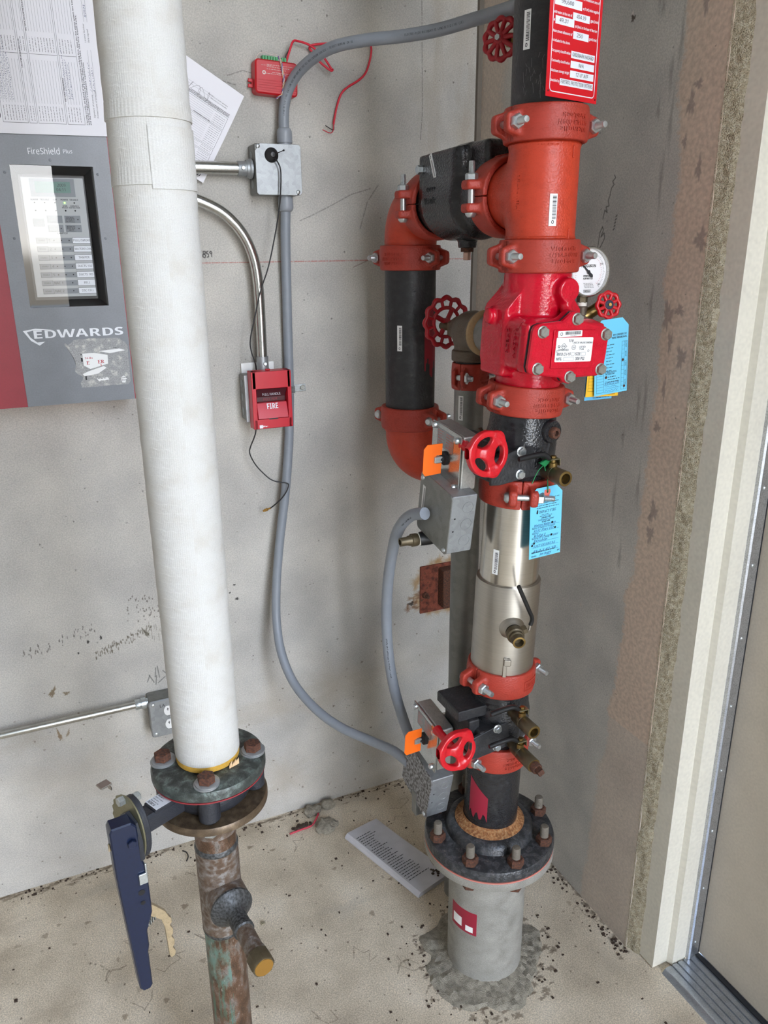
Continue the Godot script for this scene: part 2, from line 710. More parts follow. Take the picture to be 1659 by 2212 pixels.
func bump_tex(size: int, sd: int, freq: float, strength: float, type := FastNoiseLite.TYPE_SIMPLEX, oct := 3) -> ImageTexture:
	var im := Image.create_from_data(size, size, false, Image.FORMAT_L8, noise_bytes(size, size, sd, freq, type, oct))
	im.bump_map_to_normal_map(strength)
	return ImageTexture.create_from_image(im)


class Paint:
	var im: Image
	var x0: float
	var y0: float
	var sx: float
	var sy: float
	var w: int
	var h: int
	var rng := RandomNumberGenerator.new()

	func _init(i: Image, a: Vector2, b: Vector2) -> void:
		im = i
		w = i.get_width(); h = i.get_height()
		x0 = a.x; y0 = b.y
		sx = w / (b.x - a.x); sy = h / (b.y - a.y)
		rng.seed = 5

	func px(x: int, y: int, c: Color, a: float) -> void:
		if x >= 0 and y >= 0 and x < w and y < h and a > 0.0:
			im.set_pixel(x, y, im.get_pixel(x, y).lerp(c, minf(a, 1.0)))

	func blot(x: float, y: float, rx: float, ry: float, c: Color, a: float, rough := 0.5, rot := 0.0, hard := 0.3) -> void:
		# an irregular patch, metres
		var cx := (x - x0) * sx
		var cy := (y0 - y) * sy
		var R := maxf(rx * sx, ry * sy) * 1.5 + 1.0
		var ph := rng.randf() * TAU
		for j in range(int(cy - R), int(cy + R) + 1):
			for i in range(int(cx - R), int(cx + R) + 1):
				var d := Vector2((i - cx) / (rx * sx), (j - cy) / (ry * sy) * 1.0).rotated(rot)
				if rot != 0.0:
					d = Vector2((i - cx) / sx, (j - cy) / sy).rotated(rot) / Vector2(rx, ry)
				var t := atan2(d.y, d.x)
				var lim := 1.0 + rough * (0.3 * sin(3 * t + ph) + 0.22 * sin(7 * t + ph * 2.3) + 0.15 * sin(13 * t + ph * 4.1))
				var l := d.length() / lim
				if l < 1.0:
					px(i, j, c, a * clampf((1.0 - l) / hard, 0.0, 1.0) * rng.randf_range(0.75, 1.0))

	func line(p: Array, wid: float, c: Color, a: float, gap := 0.0) -> void:
		for k in p.size() - 1:
			var A := Vector2((p[k].x - x0) * sx, (y0 - p[k].y) * sy)
			var B := Vector2((p[k + 1].x - x0) * sx, (y0 - p[k + 1].y) * sy)
			var n := int(A.distance_to(B) * 1.5) + 1
			var r := maxf(0.5, wid * sx * 0.5)
			for s in n:
				if rng.randf() < gap:
					continue
				var q := A.lerp(B, float(s) / n)
				for j in range(int(q.y - r), int(q.y + r) + 1):
					for i in range(int(q.x - r), int(q.x + r) + 1):
						px(i, j, c, a * clampf(r + 0.5 - Vector2(i + 0.5, j + 0.5).distance_to(q), 0.0, 1.0))

	func specks(n: int, a: Vector2, b: Vector2, r0: float, r1: float, c: Color, al: float) -> void:
		for k in n:
			blot(rng.randf_range(a.x, b.x), rng.randf_range(a.y, b.y), rng.randf_range(r0, r1), rng.randf_range(r0, r1), c, al * rng.randf_range(0.4, 1.0), 0.6)


func make_textures() -> void:
	T.sans = SystemFont.new()
	T.sans.font_names = PackedStringArray(["Droid Sans"])
	T.bold = SystemFont.new()
	T.bold.font_names = PackedStringArray(["Droid Sans"])
	T.bold.font_weight = 700
	T.serif = SystemFont.new()
	T.serif.font_names = PackedStringArray(["Droid Serif"])
	T.serifb = SystemFont.new()
	T.serifb.font_names = PackedStringArray(["Droid Serif"])
	T.serifb.font_weight = 700
	var w := Color.WHITE
	var g := func(k: float) -> Color: return Color(k, k, k)
	T.mottle = ramp_tex(256, 3, 0.02, [[0.0, g.call(0.95)], [0.5, g.call(0.975)], [1.0, w]], 0.02)
	T.wear = ramp_tex(256, 8, 0.03, [[0.0, g.call(0.86)], [0.45, g.call(0.95)], [0.7, w], [1.0, g.call(0.9)]], 0.10)
	T.galv = ramp_tex(256, 11, 0.05, [[0.0, g.call(0.91)], [1.0, w]], 0.05, FastNoiseLite.TYPE_CELLULAR)
	T.castbump = bump_tex(256, 21, 0.09, 3.0)
	T.grain = bump_tex(256, 23, 0.22, 4.0)
	T.brush = null
	# brushed steel: streaks round the tube
	var bi := Image.create(64, 512, false, Image.FORMAT_RGB8)
	var rng := RandomNumberGenerator.new()
	rng.seed = 12
	for y in 512:
		var k := rng.randf_range(0.955, 1.0)
		for x in 64:
			var q := k * rng.randf_range(0.985, 1.0)
			bi.set_pixel(x, y, Color(q, q, q))
	T.brush = ImageTexture.create_from_image(bi)
	# canvas jacket: wrapped bands and weave, as relief
	var ji := Image.create(256, 512, false, Image.FORMAT_L8)
	var wob := noise_bytes(256, 512, 31, 0.02)
	var lump := noise_bytes(256, 512, 35, 0.05)
	for y in 512:
		for x in 256:
			var yy: float = y + (wob[y * 256 + x] - 128) * 0.06
			var band := fposmod(yy / 512.0 * 14.0, 1.0)
			var b: float = 0.55 + 0.30 * pow(1.0 - absf(band - 0.15) * 1.1 if band > 0.15 else band / 0.15, 2.0)
			var q: float = b + (lump[y * 256 + x] - 128) / 128.0 * 0.16 + 0.05 * sin(x * 1.571) + 0.05 * sin(y * 1.9)
			ji.set_pixel(x, y, Color(q, q, q))
	ji.bump_map_to_normal_map(2.2)
	T.jacket = ImageTexture.create_from_image(ji)
	T.jacket_tone = ramp_tex(256, 41, 0.012, [[0.0, c8(236, 232, 225)], [0.3, c8(243, 241, 237)], [0.6, c8(246, 245, 242)], [1.0, c8(248, 247, 245)]], 0.02)
	T.rust = ramp_tex(256, 51, 0.05, [[0.0, c8(50, 36, 30)], [0.45, c8(80, 52, 40)], [0.75, c8(108, 64, 42)], [1.0, c8(84, 72, 64)]], 0.12)
	T.patina = ramp_tex(256, 55, 0.035, [[0.0, c8(46, 50, 48)], [0.4, c8(66, 70, 66)], [0.62, c8(84, 90, 86)], [0.8, c8(112, 124, 118)], [1.0, c8(72, 72, 66)]], 0.14)
	T.bronze = ramp_tex(256, 57, 0.03, [[0.0, c8(70, 58, 46)], [0.5, c8(96, 80, 62)], [1.0, c8(124, 106, 84)]], 0.10)
	T.grime = ramp_tex(256, 61, 0.06, [[0.0, c8(70, 66, 64)], [0.42, c8(112, 110, 110)], [0.55, c8(150, 150, 152)], [1.0, c8(178, 178, 182)]], 0.12)
	T.base = ramp_tex(256, 63, 0.02, [[0.0, c8(122, 119, 112)], [0.5, c8(142, 139, 132)], [1.0, c8(158, 154, 146)]], 0.08)
	T.flange = ramp_tex(256, 67, 0.035, [[0.0, c8(30, 31, 33)], [0.5, c8(44, 46, 49)], [0.64, c8(84, 84, 86)], [0.74, c8(54, 54, 56)], [1.0, c8(120, 114, 106)]], 0.10)
	T.weldrust = ramp_tex(128, 69, 0.07, [[0.0, c8(92, 58, 36)], [0.5, c8(150, 98, 56)], [0.75, c8(196, 156, 110)], [1.0, c8(110, 96, 86)]], 0.12)
	# red paint with scrapes and dull dust
	T.paint = ramp_tex(256, 71, 0.025, [[0.0, c8(226, 214, 206)], [0.4, c8(246, 244, 242)], [0.75, w], [1.0, c8(232, 226, 222)]], 0.05)
	T.blackpaint = ramp_tex(256, 73, 0.03, [[0.0, c8(34, 34, 36)], [0.55, c8(42, 42, 44)], [0.8, c8(52, 52, 53)], [1.0, c8(80, 79, 78)]], 0.10)
	# copper tube, unrolled: brown tarnish, grey streaks, green bloom low down
	var ci := ramp_img(256, 512, 81, 0.03, [[0.0, c8(70, 56, 46)], [0.35, c8(98, 74, 56)], [0.55, c8(112, 88, 72)], [0.72, c8(126, 116, 108)], [1.0, c8(86, 72, 62)]], 0.12)
	var P := Paint.new(ci, Vector2(0, 0), Vector2(1, 1))
	P.rng.seed = 9
	# v runs up the tube (0.72 m)
	for k in 70:
		P.blot(P.rng.randf_range(0.72, 1.08), P.rng.randf_range(0.50, 0.66), P.rng.randf_range(0.01, 0.05), P.rng.randf_range(0.01, 0.03), c8(112, 146, 136), 0.45, 0.9)
	for k in 26:
		P.blot(P.rng.randf_range(0.78, 1.02), P.rng.randf_range(0.1, 0.5), P.rng.randf_range(0.006, 0.018), P.rng.randf_range(0.02, 0.07), c8(84, 134, 118), 0.5, 0.9)
	for k in 160:
		P.blot(P.rng.randf(), P.rng.randf_range(0.05, 1.0), P.rng.randf_range(0.004, 0.02), P.rng.randf_range(0.004, 0.03), c8(150, 146, 140), 0.4, 0.9)
	P.specks(300, Vector2(0, 0), Vector2(1, 1), 0.002, 0.006, c8(176, 172, 166), 0.8)
	T.copper = ImageTexture.create_from_image(ci)
	make_surfaces()


func make_surfaces() -> void:
	# wall with the alarm panel: x -1.5..0, y 0..2.25
	var im := ramp_img(1024, 1536, 101, 0.006, [[0.0, c8(166, 163, 156)], [0.35, c8(177, 173, 166)], [0.6, c8(184, 180, 172)], [1.0, c8(196, 191, 182)]], 0.045, FastNoiseLite.TYPE_SIMPLEX_SMOOTH, 5, false)
	var P := Paint.new(im, Vector2(-1.5, 0), Vector2(0, 2.25))
	var dk := c8(58, 54, 50)
	# warm stain low on the wall and towards the corner
	for k in 26:
		P.blot(P.rng.randf_range(-1.3, -0.05), P.rng.randf_range(0.0, 0.45), P.rng.randf_range(0.06, 0.2), P.rng.randf_range(0.03, 0.1), c8(158, 144, 124), 0.22, 0.9, 0.0, 1.0)
	for k in 12:
		P.blot(P.rng.randf_range(-0.16, -0.02), P.rng.randf_range(0.9, 2.2), P.rng.randf_range(0.02, 0.06), P.rng.randf_range(0.05, 0.2), c8(150, 134, 114), 0.3, 0.8, 0.0, 1.0)
	P.specks(420, Vector2(-1.5, 0), Vector2(0, 2.25), 0.0007, 0.0024, dk, 0.7)
	P.specks(120, Vector2(-1.5, 0), Vector2(0, 0.55), 0.001, 0.004, c8(84, 72, 60), 0.7)
	P.specks(150, Vector2(-1.5, 0), Vector2(0, 2.25), 0.0008, 0.002, c8(208, 206, 200), 0.6)
	# chalk line and pencil marks
	P.line([Vector2(-0.86, 1.5265), Vector2(0.0, 1.5285)], 0.0016, c8(168, 84, 76), 0.75, 0.25)
	P.line([Vector2(-0.30, 1.528), Vector2(-0.34, 1.512)], 0.001, c8(120, 90, 84), 0.5)
	for s in [[[-0.7035, 1.553], [-0.7055, 1.538]], [[-0.699, 1.552], [-0.694, 1.551], [-0.695, 1.546], [-0.7, 1.545], [-0.7005, 1.540], [-0.696, 1.538], [-0.694, 1.543], [-0.699, 1.547], [-0.699, 1.552]], [[-0.688, 1.552], [-0.691, 1.551], [-0.692, 1.547], [-0.688, 1.546], [-0.6875, 1.540], [-0.692, 1.539]], [[-0.682, 1.546], [-0.685, 1.549], [-0.682, 1.552], [-0.680, 1.549], [-0.681, 1.539]]]:
		var q := []
		for a in s:
			q.append(Vector2(a[0], a[1]))
		P.line(q, 0.0012, c8(48, 46, 46), 0.9)
	# hairline cracks
	for s in [[[-0.470, 1.617], [-0.440, 1.629], [-0.40, 1.647], [-0.34, 1.676], [-0.29, 1.69]], [[-0.62, 1.905], [-0.585, 1.917], [-0.565, 1.913], [-0.548, 1.921]], [[-0.74, 1.93], [-0.66, 1.90], [-0.60, 1.888]], [[-0.32, 1.60], [-0.30, 1.66], [-0.27, 1.70]], [[-0.16, 2.2], [-0.155, 1.86], [-0.16, 1.80]]]:
		var q := []
		for a in s:
			q.append(Vector2(a[0], a[1]))
		P.line(q, 0.0008, c8(96, 92, 88), 0.55, 0.2)
	# scrape marks left of the insulated pipe
	for k in 46:
		var t := P.rng.randf()
		P.blot(lerpf(-1.20, -1.03, t), lerpf(0.655, 0.695, t) + P.rng.randf_range(-0.014, 0.014), 0.0012, P.rng.randf_range(0.002, 0.006), c8(82, 76, 72), 0.8, 0.4)
	for k in 90:
		var t := P.rng.randf()
		P.blot(lerpf(-1.04, -0.90, t), lerpf(0.62, 0.665, t) + P.rng.randf_range(-0.012, 0.012), 0.0013, P.rng.randf_range(0.002, 0.006), c8(92, 84, 72), 0.8, 0.4)
	for k in 50:
		P.blot(P.rng.randf_range(-0.955, -0.875), P.rng.randf_range(0.69, 0.76), 0.0014, P.rng.randf_range(0.001, 0.004), c8(88, 80, 74), 0.8, 0.4)
	for k in 14:
		P.blot(-0.905 + k * 0.004, 0.655 + P.rng.randf_range(-0.02, 0.03), 0.0008, 0.012, c8(106, 100, 88), 0.6, 0.3)
	P.blot(-0.915, 0.655, 0.004, 0.016, c8(86, 80, 66), 0.8, 0.8, 0.5)
	P.blot(-1.145, 0.545, 0.006, 0.015, c8(104, 86, 62), 0.85, 0.8, -0.5)
	P.blot(-1.115, 0.535, 0.008, 0.005, c8(104, 88, 66), 0.8, 0.9)
	P.blot(-1.145, 0.425, 0.004, 0.018, c8(110, 86, 58), 0.8, 0.8, 0.2)
	P.blot(-1.125, 0.425, 0.003, 0.012, c8(112, 92, 66), 0.7, 0.8, -0.4)
	for s in [[-0.686, 0.742, 0.004, 0.0025], [-0.699, 0.722, 0.003, 0.0024], [-0.682, 0.702, 0.0052, 0.004], [-1.02, 0.665, 0.003, 0.006], [-1.05, 0.66, 0.003, 0.005], [-1.075, 0.635, 0.002, 0.004]]:
		P.blot(s[0], s[1], s[2], s[3], c8(44, 42, 40), 0.95, 0.5)
	# cobweb scratches over the outlet
	for k in 10:
		var a := Vector2(P.rng.randf_range(-0.93, -0.87), P.rng.randf_range(0.50, 0.53))
		P.line([a, a + Vector2(P.rng.randf_range(-0.02, 0.03), P.rng.randf_range(0.01, 0.035))], 0.0007, c8(70, 70, 68), 0.7)
	# rust run round the embedded plate
	for k in 60:
		var t := P.rng.randf() * TAU
		P.blot(-0.085 + cos(t) * 0.085, 0.625 + sin(t) * 0.08, P.rng.randf_range(0.008, 0.026), P.rng.randf_range(0.006, 0.02), c8(150, 112, 66), 0.4, 0.9, 0.0, 0.8)
	for k in 24:
		P.blot(P.rng.randf_range(-0.20, -0.15), P.rng.randf_range(0.57, 0.62), P.rng.randf_range(0.003, 0.014), P.rng.randf_range(0.003, 0.010), c8(104, 70, 44), 0.55, 0.9, 0.0, 0.7)
	P.blot(-0.182, 0.588, 0.010, 0.006, c8(36, 28, 22), 0.9, 0.9)
	T.wall_a = ImageTexture.create_from_image(im)

	# side wall: z 0..0.8, y 0..2.25
	im = ramp_img(512, 1440, 131, 0.008, [[0.0, c8(166, 163, 156)], [0.35, c8(177, 173, 166)], [0.6, c8(184, 180, 172)], [1.0, c8(196, 191, 182)]], 0.05, FastNoiseLite.TYPE_SIMPLEX_SMOOTH, 5, false)
	P = Paint.new(im, Vector2(0, 0), Vector2(0.8, 2.25))
	P.rng.seed = 77
	var edge := noise_bytes(512, 1440, 133, 0.01, FastNoiseLite.TYPE_SIMPLEX_SMOOTH, 4, false)
	var grit := noise_bytes(512, 1440, 135, 0.12, FastNoiseLite.TYPE_SIMPLEX, 2, false)
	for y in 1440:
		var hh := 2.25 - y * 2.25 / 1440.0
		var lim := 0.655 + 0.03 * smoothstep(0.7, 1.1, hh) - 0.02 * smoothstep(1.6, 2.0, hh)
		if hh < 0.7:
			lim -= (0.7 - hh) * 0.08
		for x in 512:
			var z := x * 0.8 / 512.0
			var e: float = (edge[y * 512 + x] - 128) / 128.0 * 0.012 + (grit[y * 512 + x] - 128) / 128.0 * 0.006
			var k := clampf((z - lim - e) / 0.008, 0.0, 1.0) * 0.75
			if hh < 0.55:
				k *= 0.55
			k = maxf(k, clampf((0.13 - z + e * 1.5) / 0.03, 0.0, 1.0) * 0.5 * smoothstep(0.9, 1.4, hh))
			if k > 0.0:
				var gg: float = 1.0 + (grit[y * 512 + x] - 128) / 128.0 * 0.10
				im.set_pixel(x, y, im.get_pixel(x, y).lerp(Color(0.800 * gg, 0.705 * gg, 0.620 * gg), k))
	P.specks(260, Vector2(0.0, 0), Vector2(0.8, 2.25), 0.0007, 0.002, c8(74, 68, 62), 0.7)
	P.specks(200, Vector2(0.0, 0), Vector2(0.8, 2.25), 0.0008, 0.0018, c8(196, 188, 176), 0.5)
	for k in 16:
		P.blot(P.rng.randf_range(0.69, 0.76), P.rng.randf_range(1.0, 2.0), P.rng.randf_range(0.004, 0.014), P.rng.randf_range(0.006, 0.028), c8(134, 122, 116), 0.7, 0.9)
	# faint light scuffs
	for k in 26:
		var a := Vector2(P.rng.randf_range(0.3, 0.65), P.rng.randf_range(0.1, 2.0))
		P.line([a, a + Vector2(P.rng.randf_range(-0.02, 0.02), P.rng.randf_range(-0.03, 0.03))], 0.0009, c8(190, 183, 172), 0.5, 0.3)
	for k in 14:
		P.blot(P.rng.randf_range(0.6, 0.67), P.rng.randf_range(0.9, 2.0), 0.006, P.rng.randf_range(0.02, 0.07), c8(118, 112, 106), 0.5, 0.8, 0.0, 0.8)
	P.blot(0.538, 1.947, 0.006, 0.006, c8(58, 48, 40), 0.9, 0.9)
	P.blot(0.536, 1.955, 0.003, 0.004, c8(214, 204, 196), 0.9, 0.9)
	# pencil loops
	var loops := [[0.486, 1.548], [0.490, 1.580], [0.497, 1.592], [0.500, 1.585], [0.494, 1.572], [0.503, 1.580], [0.506, 1.570], [0.497, 1.556], [0.488, 1.546]]
	var q := []
	for a in loops:
		q.append(Vector2(a[0], a[1]))
	P.line(q, 0.0011, c8(74, 70, 66), 0.8)
	q = []
	for a in [[0.496, 1.606], [0.500, 1.622], [0.508, 1.618], [0.503, 1.628], [0.512, 1.630], [0.508, 1.640], [0.512, 1.648], [0.515, 1.662], [0.522, 1.668], [0.517, 1.674], [0.525, 1.680], [0.521, 1.686]]:
		q.append(Vector2(a[0], a[1]))
	P.line(q, 0.0010, c8(74, 70, 66), 0.8)
	for k in 5:
		P.line([Vector2(0.530 + k * 0.0012, 1.585 + k * 0.006), Vector2(0.534 + k * 0.0012, 1.588 + k * 0.006)], 0.0016, c8(60, 56, 54), 0.9)
	# chips
	for s in [[0.52, 0.77], [0.60, 0.775], [0.49, 0.66], [0.66, 0.30], [0.70, 0.21]]:
		P.blot(s[0], s[1], 0.003, 0.006, c8(186, 176, 160), 0.8, 0.8)
	T.wall_b = ImageTexture.create_from_image(im)

	# floor: x -1.6..0.2, z 0..1.5
	im = ramp_img(1280, 1024, 161, 0.007, [[0.0, c8(174, 160, 140)], [0.35, c8(194, 180, 158)], [0.6, c8(207, 193, 171)], [1.0, c8(221, 209, 189)]], 0.09, FastNoiseLite.TYPE_SIMPLEX_SMOOTH, 5, false)
	P = Paint.new(im, Vector2(-1.6, 0), Vector2(0.2, 1.5))
	P.rng.seed = 301
	# the picture's y runs away from the wall: flip
	P.y0 = 0.0
	P.sy = -1024 / 1.5
	for k in 60:
		P.blot(P.rng.randf_range(-1.6, 0.1), P.rng.randf_range(0.0, 1.5), P.rng.randf_range(0.03, 0.12), P.rng.randf_range(0.02, 0.06), [c8(178, 168, 152), c8(128, 112, 94), c8(150, 146, 138)][k % 3], 0.28, 0.9, 0.0, 0.9)
	P.specks(700, Vector2(-1.6, 0), Vector2(0.2, 1.5), 0.001, 0.0035, c8(78, 64, 52), 0.75)
	P.specks(300, Vector2(-1.6, 0), Vector2(0.2, 1.5), 0.0008, 0.0018, c8(214, 206, 192), 0.8)
	P.specks(60, Vector2(-1.4, 0.02), Vector2(0.0, 0.9), 0.003, 0.010, c8(100, 82, 64), 0.6)
	# dirt gathered along the walls and round the riser
	for k in 140:
		P.blot(P.rng.randf_range(-1.5, -0.02), absf(P.rng.randfn(0.0, 0.012)), P.rng.randf_range(0.004, 0.02), P.rng.randf_range(0.002, 0.006), c8(96, 82, 66), 0.5, 0.9)
	for k in 90:
		P.blot(-absf(P.rng.randfn(0.0, 0.01)), P.rng.randf_range(0.0, 0.8), P.rng.randf_range(0.002, 0.006), P.rng.randf_range(0.004, 0.02), c8(84, 72, 60), 0.5, 0.9)
	for k in 120:
		var t := P.rng.randf() * TAU
		var r := P.rng.randf_range(0.10, 0.17)
		P.blot(-0.312 + cos(t) * r, 0.655 + sin(t) * r, P.rng.randf_range(0.003, 0.012), P.rng.randf_range(0.002, 0.008), c8(88, 74, 60), 0.6, 0.9)
	for k in 34:
		var a := Vector2(P.rng.randf_range(-1.4, 0.0), P.rng.randf_range(0.05, 1.3))
		var l := [a]
		for s in 5:
			a += Vector2(P.rng.randf_range(-0.03, 0.03), P.rng.randf_range(-0.03, 0.03))
			l.append(a)
		P.line(l, 0.0008, c8(112, 98, 82), 0.6, 0.3)
	T.floor = ImageTexture.create_from_image(im)


# ---- materials
func mat(called: String, col: Color, rough: float, metal := 0.0, tex: Texture2D = null, ts := 0.0, nrm: Texture2D = null, ns := 1.0) -> StandardMaterial3D:
	var m := StandardMaterial3D.new()
	m.resource_name = called
	m.albedo_color = col
	m.roughness = rough
	m.metallic = metal
	if tex:
		m.albedo_texture = tex
	if nrm:
		m.normal_enabled = true
		m.normal_texture = nrm
		m.normal_scale = ns
	if ts > 0.0:
		m.uv1_triplanar = true
		m.uv1_scale = Vector3(ts, ts, ts)
	M[called] = m
	return m


func make_materials() -> void:
	var w := Color.WHITE
	mat("concrete_wall", w, 0.9, 0.0, T.wall_a, 0.0, null)
	mat("concrete_side", w, 0.9, 0.0, T.wall_b, 0.0, null)
	mat("concrete_floor", w, 0.82, 0.0, T.floor, 0.0, null)
	mat("concrete_plain", c8(166, 162, 154), 0.9, 0.0, T.mottle, 1.2)
	mat("concrete_edge", c8(190, 184, 170), 0.95, 0.0, ramp_tex(256, 91, 0.06, [[0.0, c8(150, 140, 118)], [0.4, c8(206, 198, 180)], [0.7, c8(236, 230, 214)], [1.0, c8(250, 247, 238)]], 0.16), 6.0, T.grain, 1.0)
	mat("ceiling", c8(196, 194, 188), 0.9, 0.0, T.mottle, 0.7)
	mat("pavement", c8(150, 146, 138), 0.9, 0.0, T.mottle, 0.3)
	mat("frame_paint", c8(222, 217, 202), 0.45, 0.0, T.mottle, 1.0)
	mat("door_paint", c8(196, 186, 170), 0.5, 0.0, T.mottle, 1.5)
	mat("aluminium", c8(200, 202, 206), 0.32, 0.9, T.wear, 3.0)
	mat("threshold_metal", c8(186, 192, 200), 0.35, 0.85, T.wear, 5.0)
	mat("rubber", c8(30, 31, 36), 0.7)
	mat("orange_paint", c8(196, 64, 38), 0.42, 0.0, T.paint, 8.0, T.castbump, 0.35)
	mat("coupling_paint", c8(172, 56, 40), 0.5, 0.0, T.paint, 9.0, T.castbump, 0.5)
	mat("red_gloss", c8(206, 16, 44), 0.16, 0.0, T.paint, 6.0, T.castbump, 0.22)
	mat("red_wheel", c8(206, 26, 38), 0.25, 0.0, T.paint, 10.0, T.castbump, 0.15)
	mat("red_wheel_dark", c8(168, 18, 32), 0.3, 0.0, T.paint, 10.0)
	mat("black_paint", w, 0.42, 0.0, T.blackpaint, 5.0, T.castbump, 0.2)
	mat("black_gloss", c8(230, 230, 232), 0.2, 0.0, T.blackpaint, 7.0, T.castbump, 0.45)
	mat("black_plastic", c8(24, 24, 25), 0.4)
	mat("flange_black", w, 0.38, 0.0, T.flange, 6.0, T.castbump, 0.5)
	mat("base_pipe", w, 0.7, 0.0, T.base, 4.0)
	mat("galvanized", c8(164, 167, 168), 0.45, 0.6, T.galv, 9.0)
	mat("galvanized_dull", c8(140, 140, 136), 0.5, 0.6, T.galv, 6.0)
	mat("steel_grime", w, 0.55, 0.55, T.grime, 7.0)
	mat("switch_case", c8(190, 190, 184), 0.32, 0.8, T.galv, 26.0, T.castbump, 0.5)
	mat("switch_plate", c8(190, 192, 190), 0.22, 0.9, T.wear, 4.0)
	mat("stainless", c8(214, 208, 198), 0.24, 1.0, T.brush)
	mat("stainless_satin", c8(186, 180, 170), 0.38, 1.0, T.brush)
	mat("zinc", c8(214, 220, 222), 0.3, 0.9, T.wear, 20.0)
	mat("emt", c8(206, 206, 200), 0.22, 0.95, T.wear, 6.0)
	mat("bolt_grey", c8(172, 172, 164), 0.42, 0.75, T.wear, 20.0)
	mat("bolt_rust", w, 0.85, 0.1, T.rust, 14.0)
	mat("stud_grey", c8(126, 118, 106), 0.75, 0.3, T.wear, 20.0)
	mat("bronze_flange", w, 0.45, 0.35, T.patina, 6.0, T.castbump, 0.25)
	mat("bronze_brown", w, 0.4, 0.4, T.bronze, 7.0)
	mat("bronze_valve", c8(104, 92, 78), 0.45, 0.3, T.wear, 9.0, T.castbump, 0.35)
	mat("brass", c8(150, 124, 74), 0.32, 0.9, T.wear, 12.0)
	mat("brass_dull", c8(106, 94, 72), 0.42, 0.55, T.wear, 12.0)
	mat("brass_bright", c8(214, 168, 92), 0.25, 1.0)
	mat("copper", w, 0.45, 0.45, T.copper)
	mat("copper_fitting", w, 0.5, 0.4, ramp_tex(256, 95, 0.03, [[0.0, c8(84, 68, 56)], [0.4, c8(108, 88, 72)], [0.6, c8(126, 116, 108)], [0.8, c8(156, 152, 148)], [1.0, c8(108, 96, 86)]], 0.14), 9.0)
	mat("solder", c8(158, 160, 158), 0.5, 0.5, T.grime, 12.0)
	mat("jacket", c8(203, 202, 199), 0.85, 0.0, T.jacket_tone, 0.0, T.jacket, 1.0)
	mat("glass_wool", c8(206, 160, 62), 0.95, 0.0, T.wear, 20.0, T.grain, 1.0)
	mat("kraft", c8(216, 182, 140), 0.85)
	mat("conduit", c8(136, 141, 148), 0.42, 0.0, T.mottle, 6.0)
	mat("conduit_fitting", c8(140, 144, 150), 0.4)
	mat("panel_red", c8(150, 22, 40), 0.42, 0.0, T.mottle, 3.0)
	mat("panel_grey", c8(118, 121, 127), 0.34, 0.0, T.mottle, 3.0)
	mat("panel_black", c8(20, 20, 22), 0.35)
	mat("board", c8(176, 178, 178), 0.5)
	mat("board_grey", c8(128, 132, 136), 0.5)
	mat("white_print", c8(226, 228, 232), 0.5)
	mat("ink", c8(34, 34, 38), 0.6)
	mat("ink_blue", c8(46, 58, 104), 0.6)
	mat("ink_red", c8(178, 34, 46), 0.6)
	mat("ink_faint", c8(120, 118, 120), 0.7)
	mat("paper", c8(232, 230, 234), 0.8)
	mat("paper_grey", c8(206, 204, 208), 0.85, 0.0, T.mottle, 4.0)
	mat("sticker_white", c8(234, 234, 232), 0.5)
	mat("sticker_torn", w, 0.7, 0.0, ramp_tex(128, 97, 0.06, [[0.0, c8(150, 150, 150)], [0.62, c8(160, 160, 159)], [0.72, c8(184, 183, 178)], [1.0, c8(206, 205, 198)]], 0.08), 7.0)
	mat("lcd", c8(86, 122, 112), 0.4)
	var led := mat("green_led", c8(90, 200, 60), 0.4)
	led.emission_enabled = true
	led.emission = c8(120, 255, 70)
	led.emission_energy_multiplier = 0.5
	var gl := mat("glass", Color(0.1, 0.1, 0.1, 0.02), 0.01)
	gl.transparency = BaseMaterial3D.TRANSPARENCY_ALPHA
	mat("station_red", c8(188, 22, 40), 0.3)
	mat("station_dark", c8(70, 14, 20), 0.3)
	mat("module_red", c8(186, 18, 30), 0.4)
	mat("terminal_green", c8(70, 150, 96), 0.5)
	mat("wire_red", c8(204, 34, 56), 0.45)
	mat("wire_black", c8(28, 26, 28), 0.45)
	mat("wire_white", c8(206, 190, 182), 0.5)
	mat("wire_violet", c8(110, 96, 150), 0.5)
	mat("orange_flag", c8(255, 112, 6), 0.5)
	mat("sign_red", c8(204, 10, 28), 0.4)
	mat("tag_blue", c8(110, 200, 236), 0.7)
	mat("tag_blue_dark", c8(96, 176, 220), 0.7)
	mat("tag_yellow", c8(240, 186, 40), 0.7)
	mat("tag_patch", c8(216, 110, 96), 0.7)
	mat("green_tie", c8(16, 120, 64), 0.45)
	mat("gauge_face", c8(238, 236, 236), 0.5)
	mat("receptacle", c8(232, 231, 228), 0.45)
	mat("lever_blue", c8(18, 29, 56), 0.3, 0.0, T.wear, 12.0)
	mat("valve_slate", c8(44, 46, 52), 0.42, 0.0, T.wear, 9.0, T.castbump, 0.3)
	mat("zinc_olive", c8(150, 146, 118), 0.35, 0.75, T.wear, 10.0)
	mat("zinc_gold", c8(198, 178, 144), 0.35, 0.6, T.wear, 10.0)
	mat("teflon", c8(232, 226, 214), 0.7)
	mat("pipe_dope", c8(186, 158, 118), 0.9, 0.0, T.wear, 26.0, T.grain, 1.2)
	mat("rusty_plate", w, 0.9, 0.05, ramp_tex(256, 99, 0.03, [[0.0, c8(58, 34, 24)], [0.4, c8(112, 58, 42)], [0.7, c8(136, 72, 54)], [1.0, c8(84, 54, 36)]], 0.12), 5.0, T.grain, 0.6)
	mat("weld_rust", w, 0.9, 0.1, T.weldrust, 16.0, T.grain, 0.6)
